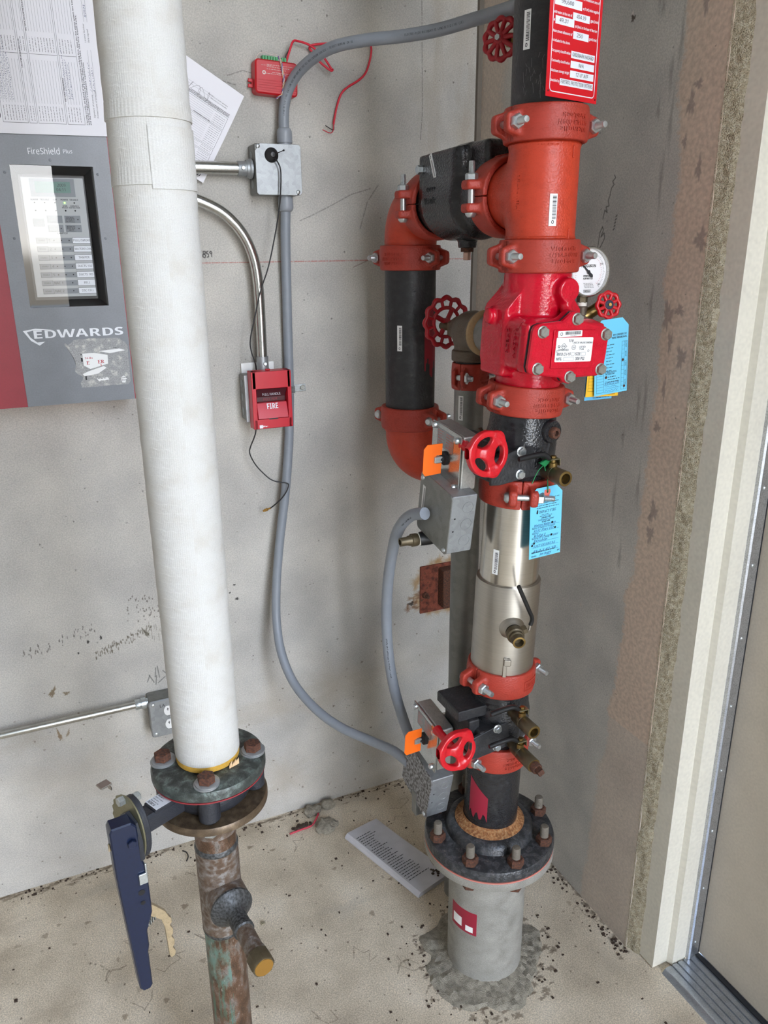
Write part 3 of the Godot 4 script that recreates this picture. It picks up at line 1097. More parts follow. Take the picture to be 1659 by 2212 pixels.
	mat("mortar", w, 0.9, 0.0, ramp_tex(256, 98, 0.04, [[0.0, c8(104, 98, 86)], [0.4, c8(134, 127, 113)], [0.7, c8(150, 142, 127)], [1.0, c8(168, 160, 144)]], 0.12), 6.0, T.grain, 0.8)
	mat("gasket_pink", c8(196, 118, 104), 0.7)
	mat("gasket_red", c8(138, 44, 48), 0.6)
	mat("red_plastic", c8(188, 62, 76), 0.6)
	mat("dirt", c8(64, 50, 40), 0.95)
	mat("scale_label", c8(150, 28, 52), 0.5)
	mat("plug_pink", c8(206, 170, 152), 0.5, 0.2)
	mat("caulk", c8(112, 104, 94), 0.9, 0.0, T.mottle, 4.0)


# ---- the room
func slab(mb: MB, a: Vector3, b: Vector3) -> void:
	mb.box((a + b) * 0.5, (b - a).abs())


func structure(mb: MB, called: String, m: Material, label: String) -> MeshInstance3D:
	var o := MeshInstance3D.new()
	o.name = called
	o.mesh = mb.mesh()
	o.mesh.surface_set_material(0, m)
	add_child(o)
	tag(o, label, "", "", "structure")
	return o


func uv_world(mb: MB, ux: int, uy: int, a: Vector2, b: Vector2) -> void:
	# lay the texture over the face once, in metres
	for i in mb.v.size():
		var p := mb.v[i]
		mb.uv[i] = Vector2((p[ux] - a.x) / (b.x - a.x), 1.0 - (p[uy] - a.y) / (b.y - a.y))


func build_room() -> void:
	var H := 4.0
	var mb := mb_at()
	slab(mb, V(-3.2, 0, -0.2), V(-0.012, H, 0))
	slab(mb, V(-0.012, 0, -0.2), V(0.0, H, -0.012))
	uv_world(mb, 0, 1, Vector2(-1.5, 0), Vector2(0, 2.25))
	structure(mb, "wall_left", M.concrete_wall, "grey concrete wall with chalk line and scrapes behind the alarm panel")
	mb = mb_at()
	slab(mb, V(0, 0, 0.010), V(0.2, H, 0.777))
	uv_world(mb, 2, 1, Vector2(0, 0), Vector2(0.8, 2.25))
	var wr := structure(mb, "wall_right", M.concrete_side, "darker concrete side wall with a brown weathered strip near the door")
	# broken, unpainted corner of the concrete beside the steel frame
	mb = mb_at()
	var rng := RandomNumberGenerator.new()
	rng.seed = 44
	var rows := []
	var k := 0
	for i in 125:
		var y := i * 0.025
		var j := rng.randf_range(-0.0025, 0.0025)
		rows.append([V(-0.0005, y, 0.774 + j * 0.7), V(0.004 + rng.randf_range(-0.002, 0.002), y, 0.786 + j), V(0.009 + rng.randf_range(-0.002, 0.0015), y, 0.798 + j), V(0.016, y, 0.811 + rng.randf_range(-0.003, 0.003))])
	for i in rows.size() - 1:
		for q in 3:
			var a: Vector3 = rows[i][q]
			var b: Vector3 = rows[i][q + 1]
			var c: Vector3 = rows[i + 1][q + 1]
			var d: Vector3 = rows[i + 1][q]
			var nn := -(b - a).cross(d - a).normalized()
			if nn.x > 0:
				nn = -nn
			mb.tri(a, b, c, nn, nn, nn)
			mb.tri(a, c, d, nn, nn, nn)
	put(mb, "broken_edge", M.concrete_edge, wr, "pale rough broken concrete edge")
	# caulked joint in the corner
	mb = mb_at()
	slab(mb, V(-0.012, 0, -0.02), V(0.02, H, 0.010))
	put(mb, "joint_filler", M.caulk, wr, "dark sealant joint in the corner")
	mb = mb_at()
	slab(mb, V(0.0, 2.18, 0.777), V(0.2, H, 2.8))
	slab(mb, V(0.0, 0, 2.74), V(0.2, H, 2.9))
	put(mb, "wall_over_door", M.concrete_plain, wr)
	mb = mb_at()
	mb.quad(V(-3.2, 0, 0), V(0.03, 0, 0), V(0.03, 0, 4.0), V(-3.2, 0, 4.0), Vector3.UP)
	slab(mb, V(-3.2, -0.2, -0.2), V(0.2, -0.0005, 4.2))
	for i in mb.v.size():
		mb.uv[i] = Vector2((mb.v[i].x + 1.6) / 1.8, mb.v[i].z / 1.5)
	structure(mb, "floor", M.concrete_floor, "stained tan concrete floor with dirt specks and cracks")
	mb = mb_at()
	slab(mb, V(-3.2, H, -0.2), V(0.2, H + 0.2, 4.2))
	structure(mb, "ceiling", M.ceiling, "plain ceiling above the riser room")
	# wall behind the camera: a doorway, a pier, then open to the yard
	mb = mb_at()
	slab(mb, V(-3.2, 0, 4.0), V(-1.14, H, 4.2))
	slab(mb, V(-0.79, 0, 4.0), V(-0.56, H, 4.2))
	slab(mb, V(-1.14, 3.0, 4.0), V(-0.79, H, 4.2))
	structure(mb, "wall_rear", M.concrete_plain, "concrete rear wall with an open doorway and a pier behind the camera")
	mb = mb_at()
	slab(mb, V(-3.4, 0, -0.2), V(-3.2, H, 4.2))
	structure(mb, "wall_end", M.concrete_plain, "concrete end wall of the room")
	mb = mb_at()
	slab(mb, V(-30, -0.32, -30), V(30, -0.22, 30))
	structure(mb, "ground", M.pavement, "pavement outside the doorways")


func build_door() -> void:
	# hollow steel frame: flat face, two lit returns and a stop
	var fx := Transform3D(Basis(Vector3(1, 0, 0), Vector3(0, 0, -1), Vector3(0, 1, 0)), Vector3.ZERO)
	var mb := mb_at(fx)
	mb.prism(PackedVector2Array([Vector2(0.0135, -0.802), Vector2(0.0135, -0.849), Vector2(0.054, -0.849), Vector2(0.0585, -0.8625), Vector2(0.097, -0.8625), Vector2(0.097, -0.802)]), 0.004, 2.18, 0.0012)
	var fr := structure(mb, "trim_1", M.frame_paint, "cream painted hollow steel door frame with stepped returns")
	mb = mb_at(fx)
	mb.prism(PackedVector2Array([Vector2(0.0135, -2.70), Vector2(0.054, -2.69), Vector2(0.097, -2.69), Vector2(0.097, -2.74), Vector2(0.0135, -2.74)]), 0.004, 2.18, 0.001)
	put(mb, "far_jamb", M.frame_paint, fr)
	mb = mb_at()
	slab(mb, V(0.0135, 2.13, 0.85), V(0.097, 2.18, 2.70))
	put(mb, "head", M.frame_paint, fr)
	# weather strip on the stop: bright lip, grey channel, screws
	mb = mb_at(fx)
	mb.prism(PackedVector2Array([Vector2(0.0965, -0.852), Vector2(0.0965, -0.8705), Vector2(0.1005, -0.8725), Vector2(0.1045, -0.8705), Vector2(0.1045, -0.852)]), 0.012, 2.13, 0.0004)
	mb.prism(PackedVector2Array([Vector2(0.1045, -0.850), Vector2(0.1045, -0.868), Vector2(0.1265, -0.8695), Vector2(0.1265, -0.850)]), 0.012, 2.13, 0.0004)
	var ws := thing("weather_strip", "thin aluminium weather strip with round screws along the cream door frame", "weather strip", V(0.11, 0.01, 0.86))
	put(mb, "channel", M.aluminium, ws)
	for i in 14:
		mb = mb_at(along(V(0.115, 0.054 + i * 0.1538, 0.8685), V(-0.05, 0, 1)))
		mb.lathe([Vector2(0.0038, 0), Vector2(0.0036, 0.0012), Vector2(0.002, 0.0022), Vector2(0, 0.0025)], 12)
		put(mb, "screw", M.zinc, ws)
	mb = mb_at()
	slab(mb, V(0.1265, 0.012, 0.852), V(0.1300, 2.13, 0.8695))
	put(mb, "rubber_lip", M.rubber, ws)
	# closed leaf
	mb = mb_at()
	mb.box(V(0.153, 1.068, 1.318), V(0.046, 2.10, 0.90), 0.0015)
	mb.box(V(0.153, 1.068, 2.228), V(0.046, 2.10, 0.91), 0.0015)
	structure(mb, "door_1", M.door_paint, "closed beige steel door leaf in the cream frame")
	# ribbed threshold
	var th := thing("threshold", "ribbed aluminium threshold on the floor under the beige door", "threshold", V(0.08, 0, 1.77))
	mb = mb_at(fx)
	var pr := [Vector2(0.026, 0.0), Vector2(0.034, 0.010)]
	for i in 6:
		var x := 0.040 + i * 0.0165
		pr.append_array([Vector2(x, 0.0118), Vector2(x + 0.010, 0.0118), Vector2(x + 0.0112, 0.0085), Vector2(x + 0.0140, 0.0085), Vector2(x + 0.0152, 0.0118)])
	pr.append_array([Vector2(0.175, 0.0118), Vector2(0.195, 0.0)])
	mb = mb_at(Transform3D(Basis.IDENTITY, V(0, 0, 0)))
	mb.prism(PackedVector2Array(pr), 0.866, 2.69, 0.0)
	put(mb, "ribbed_plate", M.threshold_metal, th)
	mb = mb_at()
	slab(mb, V(0.120, 0.0119, 0.869), V(0.1305, 0.0160, 1.768))
	put(mb, "sweep", M.rubber, th, "dark rubber sweep under the door")


# ---- loose things on the floor
func build_floor_things() -> void:
	# mortar collar round the riser
	var mb := mb_at(Transform3D(Basis.IDENTITY, V(-0.3125, 0, 0.6555)))
	var nz := FastNoiseLite.new()
	nz.seed = 4
	nz.frequency = 1.3
	var nn := FastNoiseLite.new()
	nn.seed = 14
	nn.frequency = 22.0
	var R := [0.078, 0.092, 0.104, 0.118, 0.132, 0.140]
	var S := 64
	var gr := []
	for i in R.size():
		var row := []
		for k in S:
			var t := TAU * k / S
			var w := 1.0 + nz.get_noise_2d(cos(t) * 1.0, sin(t) * 1.0) * 0.28 * float(i) / 5.0
			var r: float = R[i] * w
			var h: float = [0.016, 0.0125, 0.009, 0.0075, 0.005, -0.002][i]
			h += nn.get_noise_2d(r * cos(t) * 3.0, r * sin(t) * 3.0) * 0.006
			row.append(V(cos(t) * r, maxf(h, -0.001), sin(t) * r))
		gr.append(row)
	for i in R.size() - 1:
		for k in S:
			var j := (k + 1) % S
			var n1: Vector3 = -(gr[i + 1][k] - gr[i][k]).cross(gr[i][j] - gr[i][k]).normalized()
			if n1.y < 0:
				n1 = -n1
			mb.tri(gr[i][k], gr[i + 1][k], gr[i + 1][j], n1, n1, n1)
			mb.tri(gr[i][k], gr[i + 1][j], gr[i][j], n1, n1, n1)
	top(mb, "mortar_collar", M.mortar, "rough grey mortar patch smeared round the foot of the red riser", "mortar")
	# folded printout
	var pp := thing("folded_paper", "folded white printed paper lying on the concrete floor", "paper", V(-0.37, 0, 0.29))
	var c00 := V(-0.4677, 0.004, 0.1711)
	var ex := V(-0.3765, 0.004, 0.4450) - c00
	var ez := V(-0.3590, 0.004, 0.1406) - c00
	var U := ex.normalized()
	var L := ex.length()
	var W := ez.length()
	var Wd := ez.normalized()
	mb = mb_at()
	# the fold side is rounded, the open side thin and curled up a little
	var prof := [[0.0, 0.004], [0.003, 0.010], [0.009, 0.014], [0.03, 0.0125], [W * 0.6, 0.010], [W, 0.008]]
	var sheet := []
	for i in prof.size():
		var row := []
		for k in 9:
			var t := k / 8.0
			var lift = 0.004 * pow(t, 3.0) * (prof[i][0] / W) + 0.0015 * sin(t * 5.0 + prof[i][0] * 30.0)
			row.append(c00 + U * (L * t) + Wd * prof[i][0] + V(0, prof[i][1] - 0.004 + lift, 0))
		sheet.append(row)
	for i in prof.size() - 1:
		for k in 8:
			var n1: Vector3 = (sheet[i + 1][k] - sheet[i][k]).cross(sheet[i][k + 1] - sheet[i][k]).normalized()
			if n1.y < 0:
				n1 = -n1
			mb.tri(sheet[i][k], sheet[i + 1][k], sheet[i + 1][k + 1], n1, n1, n1)
			mb.tri(sheet[i][k], sheet[i + 1][k + 1], sheet[i][k + 1], n1, n1, n1)
	# underside and edges give it thickness
	for k in 8:
		var a: Vector3 = sheet[0][k]
		var b: Vector3 = sheet[0][k + 1]
		mb.quad(V(a.x, 0.001, a.z), V(b.x, 0.001, b.z), b, a, -Wd)
		a = sheet[5][k]; b = sheet[5][k + 1]
		mb.quad(V(a.x, a.y - 0.003, a.z), V(b.x, b.y - 0.003, b.z), b, a, Wd)
	for i in 5:
		for e in [0, 8]:
			var a: Vector3 = sheet[i][e]
			var b: Vector3 = sheet[i + 1][e]
			mb.quad(V(a.x, 0.001, a.z), V(b.x, 0.001, b.z), b, a, U * (1.0 if e else -1.0))
	mb.quad(c00 - V(0, 0.003, 0), c00 + U * L - V(0, 0.003, 0), c00 + U * L + Wd * W - V(0, 0.003, 0), c00 + Wd * W - V(0, 0.003, 0), Vector3.DOWN)
	put(mb, "sheet", M.paper_grey, pp)
	var rng := RandomNumberGenerator.new()
	rng.seed = 8
	mb = mb_at()
	for i in 24:
		var t := 0.12 + i * 0.031
		var w0 := 0.012
		var w1: float = rng.randf_range(0.045, 0.085)
		if i in [5, 6, 13]:
			w0 = 0.02
			w1 = 0.05
		var q := w0
		while q < w1:
			var l: float = minf(rng.randf_range(0.004, 0.012), w1 - q)
			var a := c00 + U * (L * t) + Wd * q
			var hh := lerpf(0.0145, 0.0095, q / W) - 0.004 + 0.004 * pow(t, 3.0) * (q / W) + 0.0024
			a.y = 0.004 + hh
			var b := a + Wd * l
			mb.quad(a, b, b + U * 0.0022, a + U * 0.0022, Vector3.UP)
			q += l + 0.002
	put(mb, "print", M.ink, pp)
	mb = mb_at()
	for i in 12:
		var a := c00 + U * (L * rng.randf_range(0.86, 0.97)) + Wd * (W * rng.randf_range(0.62, 0.95))
		a.y = 0.0155
		mb.ball(rng.randf_range(0.002, 0.005), a, 0.4, 6)
	put(mb, "mud_stain", M.dirt, pp, "brown mud on the corner of the paper")
	# lumps of spilt mortar by the wall
	for s in [[-0.497, 0.103, 0.034, 0.017, "round tan lump of mortar on the floor beside the red strip"], [-0.512, 0.028, 0.028, 0.014, "flat grey mortar crumb against the foot of the wall"], [-0.464, 0.024, 0.020, 0.022, "pale upright mortar chip leaning on the wall foot"]]:
		mb = mb_at()
		nz.seed += 3
		nz.frequency = 30.0
		var cc := V(s[0], 0.0, s[1])
		var rr: float = s[2]
		var hh: float = s[3]
		var f := func(p: Vector3) -> float:
			var q := p - cc
			return (Vector3(q.x / rr, q.y / hh, q.z / (rr * 0.85)).length() - 1.0) * minf(rr, hh) * 0.7 + nz.get_noise_3dv(p) * 0.006
		mb.net(f, cc - V(rr * 1.3, 0.004, rr * 1.3), cc + V(rr * 1.3, hh * 1.4, rr * 1.3), 0.003)
		top(mb, "mortar_lump", M.mortar, s[4], "mortar", "mortar lumps by the wall")
	# red plastic strip with dirt on it
	var rp := thing("plastic_strip", "dirty red plastic strip lying on the floor by the wall", "plastic strip", V(-0.56, 0, 0.088))
	mb = mb_at()
	mb.tube(curve([V(-0.602, 0.003, 0.092), V(-0.57, 0.004, 0.090), V(-0.535, 0.004, 0.086), V(-0.512, 0.010, 0.066), V(-0.503, 0.008, 0.052)], 4), 0.0028, 6)
	put(mb, "strip", M.red_plastic, rp)
	mb = mb_at()
	for i in 16:
		mb.ball(rng.randf_range(0.003, 0.0065), V(lerpf(-0.59, -0.535, i / 15.0) + rng.randf_range(-0.004, 0.004), rng.randf_range(0.002, 0.006), 0.078 + rng.randf_range(-0.008, 0.006)), 0.6, 7)
	put(mb, "dirt_crumbs", M.dirt, rp)
	# black wisp of cable left of the copper pipe
	mb = mb_at()
	mb.tube(curve([V(-0.885, 0.003, 0.075), V(-0.878, 0.006, 0.062), V(-0.880, 0.006, 0.045), V(-0.888, 0.005, 0.034)], 5), 0.0017, 6)
	top(mb, "cable_scrap", M.wire_black, "short curl of black cable on the floor left of the copper pipe", "cable")
	mb = mb_at()
	mb.box(V(-0.755, 0.0035, 0.36), V(0.011, 0.006, 0.010), 0.002)
	top(mb, "stone_chip", M.concrete_edge, "small pale stone chip on the floor right of the copper pipe", "stone")
	# loose grit and crumbs, more of it along the walls and round the riser
	mb = mb_at()
	for i in 620:
		var p := V(rng.randf_range(-1.35, -0.02), 0, rng.randf_range(0.01, 1.15))
		if i % 4 == 0:
			p = V(rng.randf_range(-1.3, -0.02), 0, 0.004 + absf(rng.randfn(0, 0.018)))
		elif i % 4 == 1:
			p = V(-0.004 - absf(rng.randfn(0, 0.018)), 0, rng.randf_range(0.05, 0.8))
		elif i % 4 == 2:
			var t := rng.randf() * TAU
			var r := rng.randf_range(0.105, 0.19)
			p = V(-0.312 + cos(t) * r, 0, 0.655 + sin(t) * r)
		var r2 := rng.randf_range(0.0008, 0.0030)
		mb.box(p + V(0, r2 * 0.5, 0), V(r2 * rng.randf_range(1.0, 3.0), r2, r2 * rng.randf_range(1.0, 2.4)))
	top(mb, "floor_grit", M.dirt, "dark grit and crumbs scattered over the concrete floor", "grit", "", "stuff")


# ---- fire alarm panel
func build_panel() -> void:
	var t := thing("alarm_panel", "red and grey fire alarm control panel with a glazed display on the wall", "alarm panel", V(-1.0, 1.25, 0))
	var mb := mb_at()
	var hx0 := -1.069
	var hx1 := -0.921
	var hy0 := 1.448
	var hy1 := 1.709
	mb.box(V(-1.105, 1.70, 0.034), V(0.442, 0.894, 0.068), 0.002)
	# door front round the window
	slab(mb, V(-1.326, 1.253, 0.068), V(hx0 - 0.004, 2.147, 0.0965))
	slab(mb, V(hx1 + 0.004, 1.253, 0.068), V(-0.8845, 2.147, 0.0965))
	slab(mb, V(hx0 - 0.004, 1.253, 0.068), V(hx1 + 0.004, hy0 - 0.004, 0.0965))
	slab(mb, V(hx0 - 0.004, hy1 + 0.004, 0.068), V(hx1 + 0.004, 2.147, 0.0965))
	put(mb, "cabinet", M.panel_red, t, "dark red steel cabinet")
	mb = mb_at()
	slab(mb, V(-1.1003, 1.2535, 0.0965), V(hx0, 1.80, 0.0998))
	slab(mb, V(hx1, 1.2535, 0.0965), V(-0.8895, 1.80, 0.0998))
	slab(mb, V(hx0, 1.2535, 0.0965), V(hx1, hy0, 0.0998))
	slab(mb, V(hx0, hy1, 0.0965), V(hx1, 1.80, 0.0998))
	var plate := put(mb, "faceplate", M.panel_grey, t, "grey faceplate")
	mb = mb_at()
	for q in [[-1.0789, 1.6948], [-0.9137, 1.6953], [-1.0792, 1.5779], [-0.9126, 1.5776], [-0.997, 1.7185]]:
		var m2 := mb_at(along(V(q[0], q[1], 0.0998), V(0, 0, 1)))
		m2.lathe([Vector2(0.0026, 0), Vector2(0.0024, 0.0006), Vector2(0.0012, 0.001), Vector2(0, 0.0011)], 12)
		put(m2, "rivet", M.panel_grey, plate)
	# window well, lined black
	mb = mb_at()
	slab(mb, V(hx0 - 0.004, hy0 - 0.004, 0.0682), V(hx1 + 0.004, hy1 + 0.004, 0.0690))
	slab(mb, V(hx0 - 0.0038, hy0 - 0.004, 0.069), V(hx0, hy1 + 0.004, 0.0962))
	slab(mb, V(hx1, hy0 - 0.004, 0.069), V(hx1 + 0.0038, hy1 + 0.004, 0.0962))
	slab(mb, V(hx0, hy0 - 0.0038, 0.069), V(hx1, hy0, 0.0962))
	slab(mb, V(hx0, hy1, 0.069), V(hx1, hy1 + 0.0038, 0.0962))
	# sloped inner bezel
	var bz := [[hx0, hy0], [hx1, hy0], [hx1, hy1], [hx0, hy1]]
	var bi := [[-1.057, 1.461], [-0.936, 1.461], [-0.936, 1.695], [-1.057, 1.695]]
	for i in 4:
		var j := (i + 1) % 4
		var a := V(bz[i][0], bz[i][1], 0.0925)
		var b := V(bz[j][0], bz[j][1], 0.0925)
		var c := V(bi[j][0], bi[j][1], 0.0775)
		var d := V(bi[i][0], bi[i][1], 0.0775)
		mb.quad(a, b, c, d, (b - a).cross(d - a).normalized())
	put(mb, "bezel", M.panel_black, t, "black recessed window bezel")
	# display board
	var B0 := Vector2(-1.053, 1.467)
	var B1 := Vector2(-0.941, 1.689)
	var zb := 0.0800
	mb = mb_at()
	slab(mb, V(B0.x, B0.y, 0.070), V(B1.x, B1.y, zb))
	var bd := put(mb, "display_board", M.board, t, "light grey display board with zone buttons")
	var W := B1.x - B0.x
	var Hh := B1.y - B0.y
	var X := func(u: float) -> float: return B0.x + u * W
	var Y := func(q: float) -> float: return B1.y - q * Hh
	mb = mb_at()
	slab(mb, V(X.call(0.13), Y.call(0.155), zb), V(X.call(0.85), Y.call(0.008), zb + 0.0012))
	for b in [[0.33, 0.585, 0.31, 0.372], [0.62, 0.885, 0.31, 0.372], [0.33, 0.585, 0.386, 0.447], [0.62, 0.885, 0.386, 0.447]]:
		slab(mb, V(X.call(b[0]), Y.call(b[3]), zb), V(X.call(b[1]), Y.call(b[2]), zb + 0.0006))
	var rowsv := [0.517, 0.590, 0.663, 0.737, 0.810, 0.881, 0.951]
	for q in rowsv:
		slab(mb, V(X.call(0.11), Y.call(q + 0.024), zb), V(X.call(0.70), Y.call(q - 0.022), zb + 0.0005))
	put(mb, "backing_strips", M.board_grey, bd)
	mb = mb_at()
	slab(mb, V(X.call(0.21), Y.call(0.123), zb + 0.0012), V(X.call(0.78), Y.call(0.033), zb + 0.0018))
	var lcd := put(mb, "display_screen", M.lcd, bd, "green liquid crystal display")
	mb = mb_at()
	mb.text("2009", X.call(0.57), Y.call(0.072), 0.0052, zb + 0.0019, {"font": T.sans})
	mb.text("04:11", X.call(0.55), Y.call(0.108), 0.0052, zb + 0.0019, {"font": T.sans})
	put(mb, "digits", M.ink, lcd)
	# buttons
	for b in [[0.105, 0.285, 0.335, 0.400], [0.345, 0.50, 0.318, 0.364], [0.635, 0.79, 0.318, 0.364], [0.345, 0.50, 0.394, 0.440], [0.635, 0.79, 0.394, 0.440]]:
		mb = mb_at()
		mb.box(V((X.call(b[0]) + X.call(b[1])) / 2, (Y.call(b[2]) + Y.call(b[3])) / 2, zb + 0.0011), V((b[1] - b[0]) * W, (b[3] - b[2]) * Hh, 0.0014), 0.0004)
		put(mb, "button", M.board_grey, bd)
	for q in rowsv:
		mb = mb_at()
		mb.box(V(X.call(0.20), Y.call(q), zb + 0.0010), V(0.18 * W, 0.045 * Hh, 0.0014), 0.0004)
		put(mb, "button", M.board_grey, bd)
		mb = mb_at()
		mb.box(V(X.call(0.855), Y.call(q), zb + 0.0008), V(0.30 * W, 0.053 * Hh, 0.0012), 0.0002)
		put(mb, "zone_card", M.white_print, bd)
	# lamps
	for k in 5:
		for r in 2:
			mb = mb_at(along(V(X.call([0.17, 0.335, 0.5, 0.657, 0.815][k]), Y.call([0.203, 0.268][r]), zb), V(0, 0, 1)))
			mb.lathe([Vector2(0.0015, 0), Vector2(0.0014, 0.0006), Vector2(0, 0.0011)], 10)
			put(mb, "power_light" if (k == 3 and r == 0) else "lamp", M.green_led if (k == 3 and r == 0) else M.panel_black, bd, "lit green power light" if (k == 3 and r == 0) else "")
	mb = mb_at()
	for q in 7:
		for u in ([0.40, 0.525, 0.65] if q < 5 else [0.62]):
			mb.disc(X.call(u), Y.call(rowsv[q]), 0.0013, zb + 0.0007, 10)
	for b in [[0.84, 0.341], [0.84, 0.417], [0.545, 0.417]]:
		mb.disc(X.call(b[0]), Y.call(b[1]), 0.0013, zb + 0.0008, 10)
	var cards := ["PULL/SMOKE", "WATERFLOW", "TAMPER", "DUCTS 102", "DUCTS 105", "BELL", "DSC CELL"]
	for q in 7:
		mb.frame2(X.call(0.705), Y.call(rowsv[q] + 0.0265), X.call(1.005), Y.call(rowsv[q] - 0.0265), 0.0005, zb + 0.00150)
		mb.text(cards[q], X.call(0.865), Y.call(rowsv[q]) - 0.0018, 0.0040, zb + 0.0015, {"font": T.sans, "al": 1})
		mb.frame2(X.call(0.11), Y.call(rowsv[q] + 0.0225), X.call(0.29), Y.call(rowsv[q] - 0.0225), 0.0004, zb + 0.00180)
		mb.text("DISABLE", X.call(0.20), Y.call(rowsv[q]) - 0.0012, 0.0026, zb + 0.0018, {"font": T.sans, "al": 1, "w": 0.012})
		mb.text(["1", "2", "3", "4", "5", "NAC 1", "NAC 2"][q], X.call(0.315), Y.call(rowsv[q]) - 0.0022, 0.0045, zb + 0.0007, {"font": T.sans})
	for k in 5:
		mb.text(["ALARM", "TROUBLE", "SUP", "POWER", "DISABLE"][k], X.call([0.17, 0.335, 0.5, 0.657, 0.815][k]), Y.call(0.185), 0.0024, zb + 0.0002, {"font": T.bold, "al": 1})
	for k in [3, 4]:
		mb.text(["GND", "SERVICE"][k - 3], X.call([0.655, 0.812][k - 3]), Y.call(0.236), 0.0022, zb + 0.0002, {"font": T.bold, "al": 1})
		mb.text(["FAULT", "DETECTOR"][k - 3], X.call([0.655, 0.812][k - 3]), Y.call(0.250), 0.0022, zb + 0.0002, {"font": T.bold, "al": 1})
	mb.text("SIGNAL", X.call(0.712), Y.call(0.333), 0.0022, zb + 0.0019, {"font": T.bold, "al": 1})
	mb.text("SILENCE", X.call(0.712), Y.call(0.347), 0.0022, zb + 0.0019, {"font": T.bold, "al": 1})
	mb.text("& DRILL", X.call(0.712), Y.call(0.361), 0.0022, zb + 0.0019, {"font": T.bold, "al": 1})
	mb.text("REMOTE", X.call(0.712), Y.call(0.409), 0.0022, zb + 0.0019, {"font": T.bold, "al": 1})
	mb.text("DISCON-", X.call(0.712), Y.call(0.423), 0.0022, zb + 0.0019, {"font": T.bold, "al": 1})
	mb.text("NECT", X.call(0.712), Y.call(0.437), 0.0022, zb + 0.0019, {"font": T.bold, "al": 1})
	mb.text("LAMPTEST", X.call(0.56), Y.call(0.463), 0.0024, zb + 0.0002, {"font": T.bold, "al": 1})
	put(mb, "print", M.ink, bd)
	mb = mb_at()
	mb.quad(V(hx0, hy0, 0.0958), V(hx1, hy0, 0.0958), V(hx1, hy1, 0.0958), V(hx0, hy1, 0.0958), V(0, 0, 1))
	put(mb, "glass_pane", M.glass, t, "clear glass window pane")
	# lettering
	var z := 0.1000
	mb = mb_at()
	mb.text("FireShield", -1.0338, 1.7272, 0.0108, z, {"font": T.sans, "w": 0.0560, "rot": 0.03})
	mb.text("Plus", -0.9715, 1.7310, 0.0066, z, {"font": T.sans, "rot": 0.03})
	put(mb, "model_lettering", M.white_print, plate)
	mb = mb_at()
	mb.text("EDWARDS", -1.0700, 1.3885, 0.0155, z, {"font": T.bold, "w": 0.1710})
	var lg := [[-1.0889, 1.4043], [-1.0658, 1.408], [-1.0337, 1.4047], [-1.049, 1.4049], [-1.0696, 1.4045], [-1.0821, 1.4019], [-1.0764, 1.3907], [-1.0653, 1.3809], [-1.0508, 1.3818], [-1.0618, 1.3745], [-1.0766, 1.3845]]
	var q2 := []
	for a in lg:
		q2.append(Vector2(a[0], a[1]))
	mb.poly(q2, z)
	put(mb, "maker_logo", M.white_print, plate, "white shield swoosh and wordmark")
	# torn service sticker
	mb = mb_at()
	var sk := [[-0.9968, 1.382], [-0.9672, 1.384], [-0.9121, 1.3825], [-0.8989, 1.3746], [-0.893, 1.3646], [-0.8938, 1.3233], [-0.8949, 1.2912], [-0.9003, 1.2854], [-0.993, 1.2849], [-0.9942, 1.2936], [-0.9882, 1.3052], [-1.0025, 1.3183], [-0.9985, 1.3324], [-1.0029, 1.3517], [-1.0149, 1.3713], [-1.0153, 1.3771], [-1.0091, 1.3733]]
	q2 = PackedVector2Array()
	var rng := RandomNumberGenerator.new()
	rng.seed = 3
	for i in sk.size():
		var a := Vector2(sk[i][0], sk[i][1])
		var b := Vector2(sk[(i + 1) % sk.size()][0], sk[(i + 1) % sk.size()][1])
		var steps := 6 if (i > 7 and i < 16) else 3
		for k in steps:
			q2.append(a.lerp(b, float(k) / steps) + (Vector2(rng.randf_range(-1, 1), rng.randf_range(-1, 1)) * 0.0010 if k else Vector2.ZERO))
	mb.prism(q2, 0.0998, 0.1001)
	var st := put(mb, "torn_sticker", M.sticker_torn, t, "half peeled white service sticker")
	for sp in [PackedVector2Array([Vector2(-0.984, 1.354), Vector2(-0.962, 1.3545), Vector2(-0.935, 1.349), Vector2(-0.936, 1.331), Vector2(-0.952, 1.327), Vector2(-0.972, 1.322), Vector2(-0.984, 1.330)]), PackedVector2Array([Vector2(-0.976, 1.3175), Vector2(-0.945, 1.3265), Vector2(-0.940, 1.3225), Vector2(-0.958, 1.3115), Vector2(-0.985, 1.308), Vector2(-0.988, 1.3125)]), PackedVector2Array([Vector2(-0.952, 1.3575), Vector2(-0.91, 1.3605), Vector2(-0.899, 1.3565), Vector2(-0.93, 1.352)]), PackedVector2Array([Vector2(-0.962, 1.302), Vector2(-0.94, 1.303), Vector2(-0.937, 1.298), Vector2(-0.958, 1.2955)]), PackedVector2Array([Vector2(-0.914, 1.301), Vector2(-0.907, 1.304), Vector2(-0.902, 1.298), Vector2(-0.906, 1.289), Vector2(-0.912, 1.290)])]:
		mb = mb_at()
		mb.prism(sp, 0.1001, 0.1003)
		put(mb, "paper_scrap", M.sticker_white, st)
	mb = mb_at()
	mb.text("24-Ho", -0.9800, 1.3425, 0.0038, 0.1004, {"font": T.serifb})
	mb.text("E", -0.9780, 1.3312, 0.0068, 0.1004, {"font": T.serifb})
	mb.text("ER", -0.9560, 1.3325, 0.0068, 0.1004, {"font": T.serifb})
	mb.text("S", -0.9515, 1.3268, 0.0040, 0.1004, {"font": T.serifb})
	put(mb, "red_print", M.ink_red, st)
	mb = mb_at()
